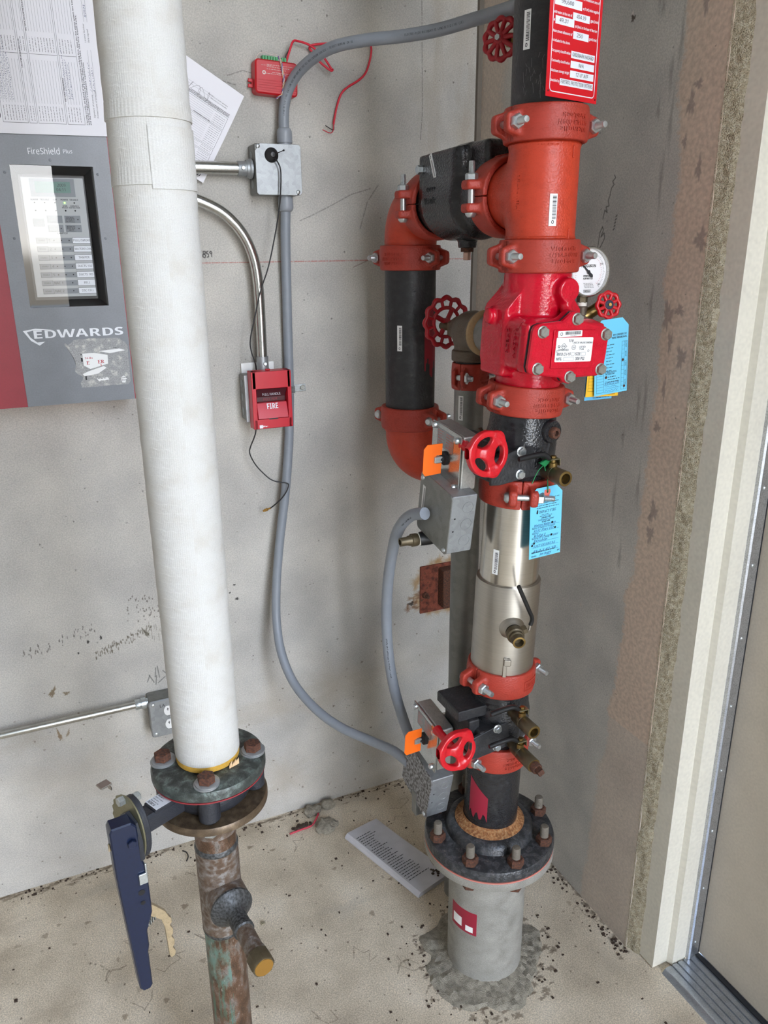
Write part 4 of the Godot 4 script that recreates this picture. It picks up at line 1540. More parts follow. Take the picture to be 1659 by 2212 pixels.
	for s in [[-0.988, 1.3380, 0.0035, 0.008], [-0.9875, 1.3510, 0.002, 0.003], [-0.984, 1.300, 0.0032, 0.008]]:
		mb.rect(s[0], s[1], s[0] + s[2], s[1] + s[3], 0.1004)
	mb.text("ATION", -0.9135, 1.2985, 0.0024, 0.1004, {"font": T.serifb})
	mb.text("TION", -0.9125, 1.2935, 0.0024, 0.1004, {"font": T.serifb})
	mb.words(-0.960, 1.3005, 0.016, 0.0018, 0.1004, rng)
	mb.words(-0.955, 1.2955, 0.006, 0.0018, 0.1004, rng)
	mb.words(-0.922, 1.3620, 0.010, 0.0018, 0.1002, rng)
	put(mb, "black_print", M.ink, st)


# a form printed on a letter page; u runs across the page, v up it
func form_page(mb: MB, W: float, H: float, z: float, sd: int) -> void:
	var rng := RandomNumberGenerator.new()
	rng.seed = sd
	mb.disc(W * 0.10, H * 0.945, 0.0095, z, 20, 0.0078)
	mb.disc(W * 0.10, H * 0.945, 0.0060, z, 16, 0.0030)
	mb.text("Texas Department of Insurance", W * 0.17, H * 0.955, 0.0034, z, {"font": T.bold})
	mb.text("State Fire Marshal's Office", W * 0.17, H * 0.938, 0.0022, z, {"font": T.bold})
	mb.words(W * 0.17, H * 0.926, W * 0.3, 0.0016, z, rng)
	mb.words(W * 0.17, H * 0.917, W * 0.34, 0.0016, z, rng)
	var ln := 0.0005
	var x0 := W * 0.05
	var x1 := W * 0.95
	for b in [[0.72, 0.90], [0.655, 0.71], [0.44, 0.645], [0.30, 0.43]]:
		mb.frame2(x0, H * b[0], x1, H * b[1], ln, z)
		var y: float = H * b[1] - 0.006
		while y > H * b[0] + 0.003:
			mb.words(x0 + 0.004, y, 0.024, 0.0016, z, rng)
			mb.rect(x0 + 0.032, y - 0.0006, x0 + (x1 - x0) * 0.46, y - 0.0003, z)
			mb.words(x0 + (x1 - x0) * 0.52, y, 0.022, 0.0016, z, rng)
			mb.rect(x0 + (x1 - x0) * 0.66, y - 0.0006, x1 - 0.004, y - 0.0003, z)
			y -= 0.0058
		mb.rect(x0 + (x1 - x0) * 0.5, H * b[0], x0 + (x1 - x0) * 0.5 + ln, H * b[1], z)
	mb.text("SYSTEM INFORMATION", W * 0.5, H * 0.700, 0.0022, z, {"font": T.bold, "al": 1})
	mb.text("RECORD DRAWINGS", W * 0.28, H * 0.420, 0.0022, z, {"font": T.bold, "al": 1})
	mb.text("NOTIFICATION DEVICES", W * 0.74, H * 0.635, 0.0020, z, {"font": T.bold, "al": 1})
	mb.text("I hereby certify, on behalf of the registered certifying firm, that this fire alarm system has been tested", W * 0.05, H * 0.278, 0.0021, z, {"font": T.bold, "w": W * 0.88})
	mb.text("with the requirements of Texas Insurance Code, the Fire Alarm Rules,", W * 0.05, H * 0.265, 0.0021, z, {"font": T.bold, "w": W * 0.72})
	mb.text("and the manufacturer's installation requirements.", W * 0.05, H * 0.252, 0.0021, z, {"font": T.bold, "w": W * 0.42})
	mb.text("Signature of Licensee", W * 0.10, H * 0.215, 0.0018, z, {"font": T.sans})
	mb.text("Printed name of Licensee", W * 0.10, H * 0.190, 0.0018, z, {"font": T.sans})
	mb.text("License Number", W * 0.60, H * 0.215, 0.0018, z, {"font": T.sans})
	mb.text("Date signed", W * 0.60, H * 0.190, 0.0018, z, {"font": T.sans})
	for y in [0.213, 0.188]:
		mb.rect(W * 0.25, H * y, W * 0.55, H * y + 0.0003, z)
		mb.rect(W * 0.73, H * y, W * 0.93, H * y + 0.0003, z)


func form_hand(mb: MB, W: float, H: float, z: float, sd: int) -> void:
	# handwriting on the form
	var rng := RandomNumberGenerator.new()
	rng.seed = sd
	var lines := [[0.20, 0.882, 0.5], [0.20, 0.861, 0.34], [0.20, 0.840, 0.42], [0.20, 0.819, 0.4], [0.20, 0.798, 0.3], [0.24, 0.405, 0.3], [0.22, 0.385, 0.26], [0.22, 0.365, 0.24], [0.28, 0.216, 0.18], [0.28, 0.191, 0.16]]
	for l in lines:
		var x: float = W * l[0]
		var y: float = H * l[1]
		while x < W * (l[0] + l[2]):
			var p := []
			for k in 4:
				p.append(Vector2(x + k * 0.0008 + rng.randf_range(-0.0006, 0.0006), y + rng.randf_range(0.0, 0.0038)))
			mb.stroke(p, 0.0004, z)
			x += rng.randf_range(0.0030, 0.0044)
	mb.text("8/19/14", W * 0.76, H * 0.192, 0.0040, z, {"font": T.serif, "slant": 0.25})


func build_papers() -> void:
	# certificate over the top of the panel, turned on its side
	var t := thing("certificate", "white printed inspection form turned sideways over the top of the alarm panel", "paper", V(-0.985, 1.762, 0.104))
	var W := 0.2794
	var H := 0.2159
	# page x runs up the wall, page y runs to the left
	var fx := Transform3D(Basis(V(0, 1, 0), V(-1, 0, 0), V(0, 0, 1)).rotated(V(0, 0, 1), 0.014), V(-0.8845, 1.7635, 0.1035))
	var mb := mb_at(fx)
	mb.box(V(0.20, 0.125, 0), V(0.40, 0.25, 0.0006))
	put(mb, "sheet", M.paper, t)
	var pw := 0.2159
	mb = mb_at(fx)
	mb.xf = fx * Transform3D(Basis.IDENTITY.scaled(V(1.05, 0.85, 1)), V(0.006, -0.030, 0.0005))
	form_page(mb, pw * 1.12, 0.2794, 0.0, 6)
	put(mb, "print", M.ink, t)
	mb = mb_at(fx)
	mb.xf = fx * Transform3D(Basis.IDENTITY.scaled(V(1.05, 0.85, 1)), V(0.006, -0.030, 0.0007))
	form_hand(mb, pw * 1.12, 0.2794, 0.0, 7)
	put(mb, "handwriting", M.ink_blue, t)
	# second certificate, upside down on the wall behind the insulated pipe
	t = thing("certificate", "white printed form hanging askew upside down on the wall behind the insulated pipe", "paper", V(-0.70, 1.69, 0.02))
	var rc := V(-0.5888, 1.8653, 0.014)
	var bc := V(-0.690, 1.6917, 0.016)
	var down := (bc - rc)
	var py := down.normalized()
	var pxx := V(0, 0, 1).cross(py).normalized() * -1.0
	# upside down: the page's own up direction runs from the right corner to the bottom corner
	var o2 := rc
	var fx2 := Transform3D(Basis(pxx, py, pxx.cross(py)), o2)
	if fx2.basis.z.z < 0:
		fx2 = Transform3D(Basis(-pxx, py, (-pxx).cross(py)), o2 + pxx * 0.2159)
	var HH := down.length()
	mb = mb_at(fx2)
	for i in 6:
		var y0 := HH * i / 6.0
		var y1 := HH * (i + 1) / 6.0
		var z0 := 0.004 * sin(i / 6.0 * PI * 1.5)
		var z1 := 0.004 * sin((i + 1) / 6.0 * PI * 1.5)
		var nn := V(0, z0 - z1, y1 - y0).normalized()
		mb.quad(V(0, y0, z0), V(0.2159, y0, z0), V(0.2159, y1, z1), V(0, y1, z1), nn)
		mb.quad(V(0, y0, z0 - 0.0004), V(0.2159, y0, z0 - 0.0004), V(0.2159, y1, z1 - 0.0004), V(0, y1, z1 - 0.0004), -nn)
	put(mb, "sheet", M.paper, t)
	mb = mb_at(fx2)
	mb.xf = fx2 * Transform3D(Basis.IDENTITY.scaled(V(1, HH / 0.2794, 1)), V(0, 0, 0))
	form_page(mb, 0.2159, 0.2794, 0.0, 16)
	bend_print(mb, fx2, HH)
	put(mb, "print", M.ink, t)
	mb = mb_at(fx2)
	var pts := []
	for k in 30:
		var s := k / 29.0
		pts.append(Vector2(0.055 + s * 0.06 + 0.006 * sin(s * 19.0), HH * 0.225 + 0.009 * sin(s * 26.0 + 1.0)))
	mb.stroke(pts, 0.0005, 0.0)
	bend_print(mb, fx2, HH)
	put(mb, "signature", M.ink_faint, t)


func bend_print(mb: MB, fx: Transform3D, HH: float) -> void:
	var inv := fx.affine_inverse()
	for i in mb.v.size():
		var p := inv * mb.v[i]
		p.z = 0.004 * sin(p.y / HH * PI * 1.5) + 0.0005
		mb.v[i] = fx * p


# ---- things on the left wall
func steel_box(mb: MB, c: Vector3, s: Vector3) -> void:
	mb.box(c, s, 0.003)


func corrugate(mb: MB, path: Array, r: float) -> void:
	# flexible conduit: faint ribs along the tube
	var pts := []
	var rr := []
	var fine := curve(path, 14)
	var acc := 0.0
	for i in fine.size():
		if i:
			acc += fine[i].distance_to(fine[i - 1])
		pts.append(fine[i])
		rr.append(r * (1.0 + 0.012 * sin(acc / 0.0042 * TAU)))
	mb.tube(pts, rr, 16)


func conduit_end(parent: Node, at: Vector3, dir: Vector3, r := 0.0168) -> void:
	# grey liquid-tight connector: collar, nut and neck
	var mb := mb_at(along(at, dir))
	mb.lathe([Vector2(0.010, 0), Vector2(r * 0.98, 0), Vector2(r, 0.002), Vector2(r, 0.019), Vector2(r * 0.97, 0.024), Vector2(r * 0.85, 0.028), Vector2(r * 0.70, 0.030), Vector2(0.010, 0.030)], 24)
	mb.lathe([Vector2(0.010, -0.010), Vector2(0.0145, -0.010), Vector2(0.0145, 0.0), Vector2(0.010, 0.0)], 24)
	put(mb, "connector", M.conduit_fitting, parent)


func build_wall_things() -> void:
	var mb: MB
	# square junction box with the antenna on its cover
	var jb := thing("junction_box", "square galvanized junction box on the wall with a black antenna on its cover", "junction box", V(-0.532, 1.667, 0))
	mb = mb_at()
	steel_box(mb, V(-0.534, 1.719, 0.0265), V(0.100, 0.102, 0.053))
	put(mb, "box", M.galvanized_dull, jb)
	mb = mb_at(Transform3D(Basis.IDENTITY, V(-0.532, 1.719, 0)))
	var cp := PackedVector2Array([Vector2(-0.0515, -0.047), Vector2(-0.047, -0.0515), Vector2(0.040, -0.0515), Vector2(0.0405, -0.044), Vector2(0.0435, -0.044), Vector2(0.044, -0.0515), Vector2(0.047, -0.0515), Vector2(0.0515, -0.047), Vector2(0.0515, 0.047), Vector2(0.047, 0.0515), Vector2(-0.040, 0.0515), Vector2(-0.0515, 0.036)])
	mb.prism(cp, 0.053, 0.0555, 0.0006)
	put(mb, "cover", M.galvanized, jb, "flat galvanized cover plate")
	for q in [[-0.0445, 0.0455], [0.0420, -0.0445]]:
		mb = mb_at(along(V(-0.532 + q[0], 1.719 + q[1], 0.0535), V(0, 0, 1)))
		mb.lathe([Vector2(0.0045, 0), Vector2(0.0045, 0.003), Vector2(0.003, 0.0042), Vector2(0, 0.0045)], 12)
		put(mb, "screw", M.zinc, jb)
	mb = mb_at()
	for k in 3:
		var m2 := mb_at(along(V(-0.5842, 1.690 + k * 0.029, 0.026), V(-1, 0, 0)))
		m2.lathe([Vector2(0.0, 0.0), Vector2(0.0085, 0.0), Vector2(0.0085, 0.0006), Vector2(0.0, 0.0006)], 18)
		put(m2, "knockout", M.galvanized, jb)
	# antenna
	var an := thing("antenna", "black puck antenna with a thin black cable stuck on the junction box", "antenna", V(-0.545, 1.745, 0.056))
	mb = mb_at(along(V(-0.5475, 1.7476, 0.0556), V(0, 0, 1)))
	mb.lathe([Vector2(0.0152, 0), Vector2(0.0152, 0.002), Vector2(0.0135, 0.0055), Vector2(0.009, 0.008), Vector2(0.0055, 0.010), Vector2(0.005, 0.013), Vector2(0, 0.0135)], 28)
	put(mb, "puck", M.black_plastic, an)
	mb = mb_at()
	mb.tube([V(-0.545, 1.7475, 0.066), V(-0.537, 1.751, 0.073), V(-0.5285, 1.7545, 0.080)], 0.0009, 8)
	mb.tube([V(-0.5285, 1.7545, 0.080), V(-0.5262, 1.7555, 0.082)], 0.0019, 8)
	put(mb, "whip", M.black_plastic, an)
	mb = mb_at()
	mb.tube(curve([V(-0.5435, 1.742, 0.063), V(-0.538, 1.733, 0.068), V(-0.533, 1.722, 0.068), V(-0.532, 1.705, 0.068), V(-0.535, 1.668, 0.068), V(-0.537, 1.640, 0.060), V(-0.546, 1.592, 0.055), V(-0.568, 1.519, 0.060), V(-0.590, 1.465, 0.060), V(-0.608, 1.404, 0.060), V(-0.620, 1.359, 0.060), V(-0.619, 1.333, 0.060), V(-0.613, 1.311, 0.060), V(-0.607, 1.288, 0.048), V(-0.609, 1.22, 0.046), V(-0.616, 1.152, 0.048), V(-0.621, 1.130, 0.045), V(-0.630, 1.107, 0.040), V(-0.633, 1.090, 0.040), V(-0.620, 1.060, 0.040), V(-0.597, 1.031, 0.045), V(-0.582, 1.019, 0.050), V(-0.565, 1.013, 0.052), V(-0.551, 1.010, 0.055), V(-0.545, 1.004, 0.055), V(-0.552, 0.987, 0.055), V(-0.567, 0.967, 0.050), V(-0.585, 0.949, 0.040), V(-0.592, 0.944, 0.036)], 7), 0.0016, 8)
	put(mb, "cable", M.wire_black, an)
	mb = mb_at(along(V(-0.589, 0.9455, 0.038), V(-0.018, -0.007, -0.006)))
	mb.lathe([Vector2(0.0022, 0), Vector2(0.0022, 0.007), Vector2(0.0038, 0.008), Vector2(0.0038, 0.016), Vector2(0.0028, 0.017), Vector2(0.0028, 0.020), Vector2(0, 0.020)], 12)
	put(mb, "connector", M.brass_bright, an, "gold cable connector")
	# galvanized conduit from the left into the box
	var em := thing("steel_conduit", "short horizontal galvanized conduit entering the left side of the junction box", "conduit", V(-0.70, 1.72, 0.03))
	mb = mb_at()
	mb.tube([V(-0.900, 1.7215, 0.028), V(-0.609, 1.7215, 0.028)], 0.0132, 18)
	put(mb, "tube", M.emt, em)
	mb = mb_at(along(V(-0.617, 1.7215, 0.028), V(1, 0, 0)))
	mb.lathe([Vector2(0.0132, 0), Vector2(0.0150, 0), Vector2(0.0152, 0.018), Vector2(0.0175, 0.0185), Vector2(0.0180, 0.024), Vector2(0.0205, 0.026), Vector2(0.0205, 0.031), Vector2(0.0132, 0.031)], 20)
	put(mb, "connector", M.galvanized, em)
	mb = mb_at(along(V(-0.608, 1.7215, 0.0425), V(0, 0, 1)))
	mb.cyl(0.0045, 0, 0.004, 12, 0.001)
	put(mb, "set_screw", M.zinc, em)
	# bent conduit to the pull station
	em = thing("steel_conduit", "shiny bent steel conduit curving down to the red pull station", "conduit", V(-0.588, 1.29, 0.03))
	var path := [V(-0.90, 1.6725, 0.036), V(-0.80, 1.6705, 0.036)]
	path.append_array([V(-0.735, 1.662, 0.036), V(-0.700, 1.652, 0.036), V(-0.662, 1.634, 0.036), V(-0.632, 1.608, 0.036), V(-0.610, 1.577, 0.036), V(-0.596, 1.541, 0.036), V(-0.5895, 1.505, 0.036), V(-0.5870, 1.46, 0.036), V(-0.5870, 1.38, 0.036), V(-0.5880, 1.295, 0.036)])
	mb = mb_at()
	mb.tube(curve(path, 5), 0.0117, 18)
	put(mb, "tube", M.emt, em)
	mb = mb_at(along(V(-0.5878, 1.318, 0.036), V(0, -1, 0)))
	mb.lathe([Vector2(0.0117, 0), Vector2(0.0138, 0), Vector2(0.0138, 0.03), Vector2(0.0117, 0.03)], 20)
	put(mb, "connector", M.galvanized, em)
	mb = mb_at(along(V(-0.5855, 1.302, 0.049), V(0, 0, 1)))
	mb.cyl(0.0045, 0, 0.004, 12, 0.001)
	put(mb, "set_screw", M.zinc, em)
	# grey flexible conduits
	var fc := thing("flexible_conduit", "grey flexible conduit arching from the junction box across to the top of the riser", "conduit", V(-0.508, 1.78, 0.03), "grey flexible conduits")
	mb = mb_at()
	var up := [V(-0.508, 1.784, 0.030), V(-0.508, 1.821, 0.030), V(-0.505, 1.853, 0.032), V(-0.496, 1.884, 0.042), V(-0.482, 1.911, 0.075), V(-0.463, 1.929, 0.128), V(-0.440, 1.938, 0.180), V(-0.400, 1.940, 0.238), V(-0.353, 1.937, 0.303), V(-0.312, 1.936, 0.372), V(-0.280, 1.939, 0.444), V(-0.268, 1.936, 0.516), V(-0.276, 1.929, 0.584), V(-0.292, 1.927, 0.620)]
	corrugate(mb, up, 0.0115)
	put(mb, "hose", M.conduit, fc)
	conduit_end(fc, V(-0.508, 1.7755, 0.030), V(0, 1, 0))
	mb = mb_at()
	hose_text(mb, curve(up, 14), 0.0117, 0.045, "LFNC-B 1/2 (16) (UL)-CUR 60C DRY 60C WET 70C OIL RES OUTDOOR SUN RES - DIRECT BURIAL 2K UL", V(-0.30, -0.12, 1))
	hose_text(mb, curve(up, 14), 0.0117, 0.43, "ELECTRI-FLEX ® LIQUATITE LFNC-B 1/2 (16) (UL)", V(-0.45, -0.12, 0.9))
	put(mb, "print", M.ink, fc)
	fc = thing("flexible_conduit", "long grey flexible conduit running down the wall to the lower valve switch", "conduit", V(-0.52, 0.45, 0.03), "grey flexible conduits")
	mb = mb_at()
	var lo := [V(-0.512, 1.652, 0.030), V(-0.514, 1.60, 0.026), V(-0.515, 1.533, 0.022), V(-0.517, 1.388, 0.018), V(-0.5195, 1.234, 0.016), V(-0.529, 1.111, 0.024), V(-0.547, 0.984, 0.033), V(-0.570, 0.860, 0.040), V(-0.588, 0.747, 0.050), V(-0.599, 0.654, 0.070), V(-0.602, 0.581, 0.110), V(-0.588, 0.517, 0.160), V(-0.558, 0.476, 0.230), V(-0.519, 0.454, 0.300), V(-0.473, 0.452, 0.380), V(-0.446, 0.461, 0.450), V(-0.432, 0.458, 0.500)]
	corrugate(mb, lo, 0.0112)
	put(mb, "hose", M.conduit, fc)
	conduit_end(fc, V(-0.512, 1.6645, 0.030), V(0, -1, 0))
	fc = thing("flexible_conduit", "grey flexible conduit looping between the two valve switch boxes", "conduit", V(-0.45, 0.5, 0.45), "grey flexible conduits")
	mb = mb_at()
	var md := [V(-0.452, 1.085, 0.610), V(-0.459, 1.068, 0.565), V(-0.463, 1.028, 0.520), V(-0.459, 0.966, 0.480), V(-0.452, 0.876, 0.440), V(-0.447, 0.779, 0.420), V(-0.442, 0.686, 0.420), V(-0.433, 0.607, 0.430), V(-0.424, 0.545, 0.455), V(-0.420, 0.506, 0.490)]
	corrugate(mb, md, 0.0118)
	put(mb, "hose", M.conduit, fc)
	mb = mb_at()
	hose_print(mb, curve(md, 14), 0.0120, [[0.42, 0.52]], V(-0.5, 0, 0.8))
	hose_print(mb, curve(md, 14), 0.0120, [[0.03, 0.075]], V(-0.5, 0, 0.8))
	put(mb, "print", M.ink, fc)
	# strap on the long conduit
	var sp := thing("pipe_strap", "small zinc strap screwed to the wall holding the grey conduit beside the pull station", "strap", V(-0.50, 1.225, 0))
	mb = mb_at()
	mb.tube(arc(V(-0.5195, 1.232, 0.014), V(0.0135, 0, 0), V(0, 0, 0.0135), -0.2, PI + 0.2, 12), 0.0012, 4)
	for k in 6:
		var y := 1.2245 + k * 0.003
		var m2 := mb
		m2.tube(arc(V(-0.5195, y, 0.014), V(0.0135, 0, 0), V(0, 0, 0.0135), -0.4, PI + 0.4, 14), 0.0016, 4)
	mb.box(V(-0.490, 1.232, 0.0016), V(0.034, 0.018, 0.0026), 0.0008)
	put(mb, "band", M.zinc, sp)
	mb = mb_at(along(V(-0.483, 1.233, 0.003), V(0, 0, 1)))
	mb.hex(0.0062, 0, 0.006, 0.001)
	put(mb, "screw", M.bolt_grey, sp)
	# pull station
	var pw := thing("wall_plate", "small off-white plastic plate on the wall behind the pull station box", "plate", V(-0.59, 1.27, 0))
	mb = mb_at()
	mb.box(V(-0.592, 1.255, 0.003), V(0.080, 0.092, 0.006), 0.001)
	put(mb, "plate", M.receptacle, pw)
	var bb := thing("junction_box", "galvanized steel back box with round knockouts behind the red pull station", "junction box", V(-0.587, 1.17, 0))
	mb = mb_at()
	steel_box(mb, V(-0.587, 1.2245, 0.0285), V(0.102, 0.108, 0.045))
	put(mb, "box", M.galvanized_dull, bb)
	mb = mb_at()
	mb.box(V(-0.587, 1.2245, 0.0530), V(0.104, 0.110, 0.004), 0.001)
	put(mb, "cover", M.galvanized, bb)
	for k in 3:
		mb = mb_at(along(V(-0.6382, 1.192 + k * 0.033, 0.027), V(-1, 0, 0)))
		mb.lathe([Vector2(0.0, 0.0), Vector2(0.0092, 0.0), Vector2(0.0092, 0.0007), Vector2(0.0075, 0.0007), Vector2(0.0075, 0.0002), Vector2(0, 0.0002)], 18)
		put(mb, "knockout", M.galvanized, bb)
	var ps := thing("pull_station", "red fire alarm pull station with a lift and pull handle on the wall", "pull station", V(-0.585, 1.158, 0.055))
	var cx := -0.5833
	var cy := 1.2235
	mb = mb_at()
	var hw := 0.0475
	var hh := 0.0665
	# housing as a frame round the handle well
	slab(mb, V(cx - hw, cy - hh, 0.0555), V(cx + hw, cy + hh, 0.060))
	mb.box(V(cx - hw + 0.0055, cy, 0.0735), V(0.011, hh * 2, 0.027), 0.0015)
	mb.box(V(cx + hw - 0.0050, cy, 0.0735), V(0.010, hh * 2, 0.027), 0.0015)
	mb.box(V(cx, cy + 0.0465, 0.0735), V(hw * 2 - 0.004, 0.040, 0.027), 0.0015)
	mb.box(V(cx, cy - 0.0550, 0.0735), V(hw * 2 - 0.004, 0.023, 0.027), 0.0015)
	put(mb, "housing", M.station_red, ps)
	mb = mb_at()
	# upper flap, tilted inwards, and lower handle
	var pf := PackedVector2Array([Vector2(0.0, 0.0), Vector2(0.006, 0.0), Vector2(0.016, -0.030), Vector2(0.010, -0.030)])
	mb.quad(V(cx - 0.036, cy + 0.0262, 0.0835), V(cx + 0.037, cy + 0.0262, 0.0835), V(cx + 0.037, cy + 0.0045, 0.0660), V(cx - 0.036, cy + 0.0045, 0.0660), V(0, 0.6, 0.8))
	mb.quad(V(cx - 0.036, cy + 0.0045, 0.0660), V(cx + 0.037, cy + 0.0045, 0.0660), V(cx + 0.037, cy - 0.006, 0.0665), V(cx - 0.036, cy - 0.006, 0.0665), V(0, 0, 1))
	put(mb, "flap", M.station_dark, ps, "dark clear-coated lift flap")
	mb = mb_at(Transform3D(Basis(V(0, 0, 1), V(0, 1, 0), V(-1, 0, 0)), V(cx + 0.0365, cy, 0)))
	mb.prism(PackedVector2Array([Vector2(0.061, -0.0065), Vector2(0.0775, -0.0075), Vector2(0.0840, -0.0230), Vector2(0.0895, -0.0420), Vector2(0.0790, -0.0425), Vector2(0.061, -0.0400)]), 0.0, 0.0725, 0.0008)
	put(mb, "handle", M.station_red, ps)
	mb = mb_at(face(V(cx, cy, 0), V(0, 0, 1)))
	var fl := face(V(cx, cy + 0.0153, 0.0749), V(0, 0.62, 0.78))
	var mt := mb_at(fl)
	mt.text("LIFT THEN", 0.001, 0.0018, 0.0062, 0.0004, {"font": T.sans, "al": 1, "w": 0.032})
	mt.text("PULL HANDLE", 0.001, -0.0075, 0.0062, 0.0004, {"font": T.sans, "al": 1, "w": 0.043})
	put(mt, "flap_lettering", M.white_print, ps)
	fl = face(V(cx, cy - 0.0155, 0.0813), V(0, 0.385, 0.92))
	mt = mb_at(fl)
	mt.text("FIRE", 0.001, -0.0060, 0.0128, 0.0006, {"font": T.bold, "al": 1, "w": 0.0265})
	put(mt, "handle_lettering", M.white_print, ps)
	mt = mb_at(face(V(cx, cy - 0.001, 0.0667), V(0, 0, 1)))
	mt.text("PULL FOR", 0.001, -0.003, 0.0055, 0.0001, {"font": T.sans, "al": 1, "w": 0.033})
	put(mt, "faded_lettering", M.panel_red, ps)
	mb = mb_at()
	mb.box(V(cx + 0.001, cy - 0.0440, 0.0868), V(0.021, 0.003, 0.0012), 0.0)
	put(mb, "latch_slot", M.panel_black, ps)
	mb = mb_at()
	mb.rect(cx - 0.034, cy - 0.0645, cx - 0.026, cy - 0.0570, 0.0873)
	mb.words(cx - 0.0255, cy - 0.0625, 0.012, 0.004, 0.0873, rng_of(5))
	put(mb, "sticker", M.white_print, ps)
	mb = mb_at(along(V(cx - 0.003, cy + hh, 0.070), V(0, 1, 0)))
	mb.cyl(0.0062, 0, 0.0032, 14, 0.001)
	put(mb, "lock_cap", M.station_red, ps)
	# relay module with terminals and wires
	var md2 := thing("relay_module", "red plastic relay module with green terminals stuck on the wall", "relay module", V(-0.523, 1.868, 0))
	var mfx := Transform3D(Basis(V(0, 0, 1), -0.045), V(-0.5205, 1.9015, 0.0))
	mb = mb_at(mfx)
	mb.prism(rrect(0.094, 0.066, 0.008), 0.0, 0.034, 0.003)
	put(mb, "case", M.module_red, md2)
	for k in 5:
		mb = mb_at(mfx)
		mb.box(V(0.001, -0.006 - k * 0.0048, 0.0340), V(0.086, 0.0022, 0.0012), 0.0004)
		put(mb, "rib", M.module_red, md2)
	mb = mb_at(mfx)
	mb.prism(PackedVector2Array([Vector2(-0.046, -0.020), Vector2(-0.0565, -0.020), Vector2(-0.0565, -0.0135), Vector2(-0.0495, -0.0135), Vector2(-0.0495, -0.0095), Vector2(-0.0565, -0.0095), Vector2(-0.0565, -0.003), Vector2(-0.046, -0.003)]), 0.006, 0.012, 0.0008)
	put(mb, "ear", M.module_red, md2)
	mb = mb_at(mfx)
	for k in 9:
		if k == 6:
			continue
		mb.box(V(-0.0275 + k * 0.0060, 0.0362, 0.0225), V(0.0052, 0.0095, 0.014), 0.0006)
	put(mb, "terminals", M.terminal_green, md2)
	mb = mb_at(mfx)
	var rr := rng_of(21)
	for k in 3:
		mb.words(-0.022, 0.0225 - k * 0.0042, 0.058 - 0.008 * k, 0.0016, 0.0342, rr)
	mb.words(-0.034, 0.0205, 0.028, 0.0014, 0.0342, rr)
	mb.words(-0.010, 0.0085, 0.038, 0.0016, 0.0342, rr)
	mb.words(-0.024, 0.0055, 0.045, 0.0016, 0.0342, rr)
	mb.words(0.024, 0.0035, 0.016, 0.0022, 0.0342, rr)
	mb.disc(-0.028, 0.0075, 0.0040, 0.0342, 16, 0.0018)
	put(mb, "print", M.wire_white, md2)
	# twisted signal wires hanging over the front
	for k in 3:
		mb = mb_at(mfx)
		var tw := []
		for i in 40:
			var s := i / 39.0
			var ph := s * 26.0 + k * TAU / 3.0
			var bx := lerpf(0.006, 0.014, minf(1.0, s * 2.2)) - 0.004 * smoothstep(0.6, 1.0, s) - 0.010 * smoothstep(0.86, 1.0, s)
			var zz := 0.028 + 0.010 * smoothstep(0.0, 0.12, s) - 0.006 * smoothstep(0.85, 1.0, s)
			tw.append(V(bx + cos(ph) * 0.0017, lerpf(0.043, -0.040, s) - 0.004 * sin(s * PI), zz + sin(ph) * 0.0014))
		mb.tube(tw, 0.0010, 6)
		put(mb, "wire", [M.wire_white, M.wire_violet, M.kraft][k], md2)
	mb = mb_at(mfx)
	mb.tube(curve([V(-0.045, 0.030, 0.030), V(-0.038, 0.042, 0.029), V(-0.024, 0.047, 0.027), V(-0.010, 0.044, 0.026), V(-0.002, 0.046, 0.027), V(0.006, 0.043, 0.028)], 6), 0.0009, 6)
	put(mb, "wire", M.wire_white, md2)
	var rw := thing("red_cable", "loose red two-core cable looping over the wall behind the grey conduit", "cable", V(-0.45, 1.93, 0.01))
	mb = mb_at()
	mb.tube(curve([V(-0.4965, 1.9300, 0.024), V(-0.4920, 1.945, 0.028), V(-0.486, 1.960, 0.028), V(-0.478, 1.975, 0.025), V(-0.466, 1.978, 0.020), V(-0.436, 1.972, 0.018), V(-0.407, 1.953, 0.016), V(-0.390, 1.933, 0.016), V(-0.3865, 1.929, 0.018), V(-0.394, 1.928, 0.020), V(-0.416, 1.944, 0.015), V(-0.431, 1.962, 0.012), V(-0.436, 1.969, 0.010), V(-0.427, 1.976, 0.010), V(-0.384, 1.982, 0.012), V(-0.345, 1.984, 0.016), V(-0.302, 1.987, 0.016), V(-0.291, 1.982, 0.013), V(-0.292, 1.961, 0.010), V(-0.302, 1.933, 0.008), V(-0.319, 1.916, 0.008), V(-0.348, 1.899, 0.008), V(-0.364, 1.884, 0.008), V(-0.375, 1.858, 0.008), V(-0.382, 1.831, 0.008), V(-0.384, 1.822, 0.009)], 6), 0.0024, 8)
	put(mb, "sheath", M.wire_red, rw)
	mb = mb_at()
	mb.tube(curve([V(-0.384, 1.824, 0.009), V(-0.384, 1.813, 0.010), V(-0.388, 1.810, 0.011), V(-0.405, 1.818, 0.011)], 5), 0.0010, 6)
	put(mb, "core", M.wire_black, rw, "bare black core end")
	mb = mb_at()
	mb.tube(curve([V(-0.385, 1.824, 0.010), V(-0.386, 1.810, 0.011), V(-0.394, 1.803, 0.012), V(-0.412, 1.809, 0.012)], 5), 0.0010, 6)
	put(mb, "core", M.wire_red, rw, "red core end")
	mb = mb_at()
	mb.tube(curve([V(-0.5000, 1.9280, 0.024), V(-0.4965, 1.945, 0.027), V(-0.489, 1.958, 0.028), V(-0.482, 1.970, 0.026)], 5), 0.0012, 6)
	put(mb, "core", M.wire_black, rw)
	# duplex outlet
	var ob := thing("outlet_box", "galvanized outlet box with two white sockets low on the wall behind the insulated pipe", "outlet", V(-0.88, 0.39, 0))
	mb = mb_at()
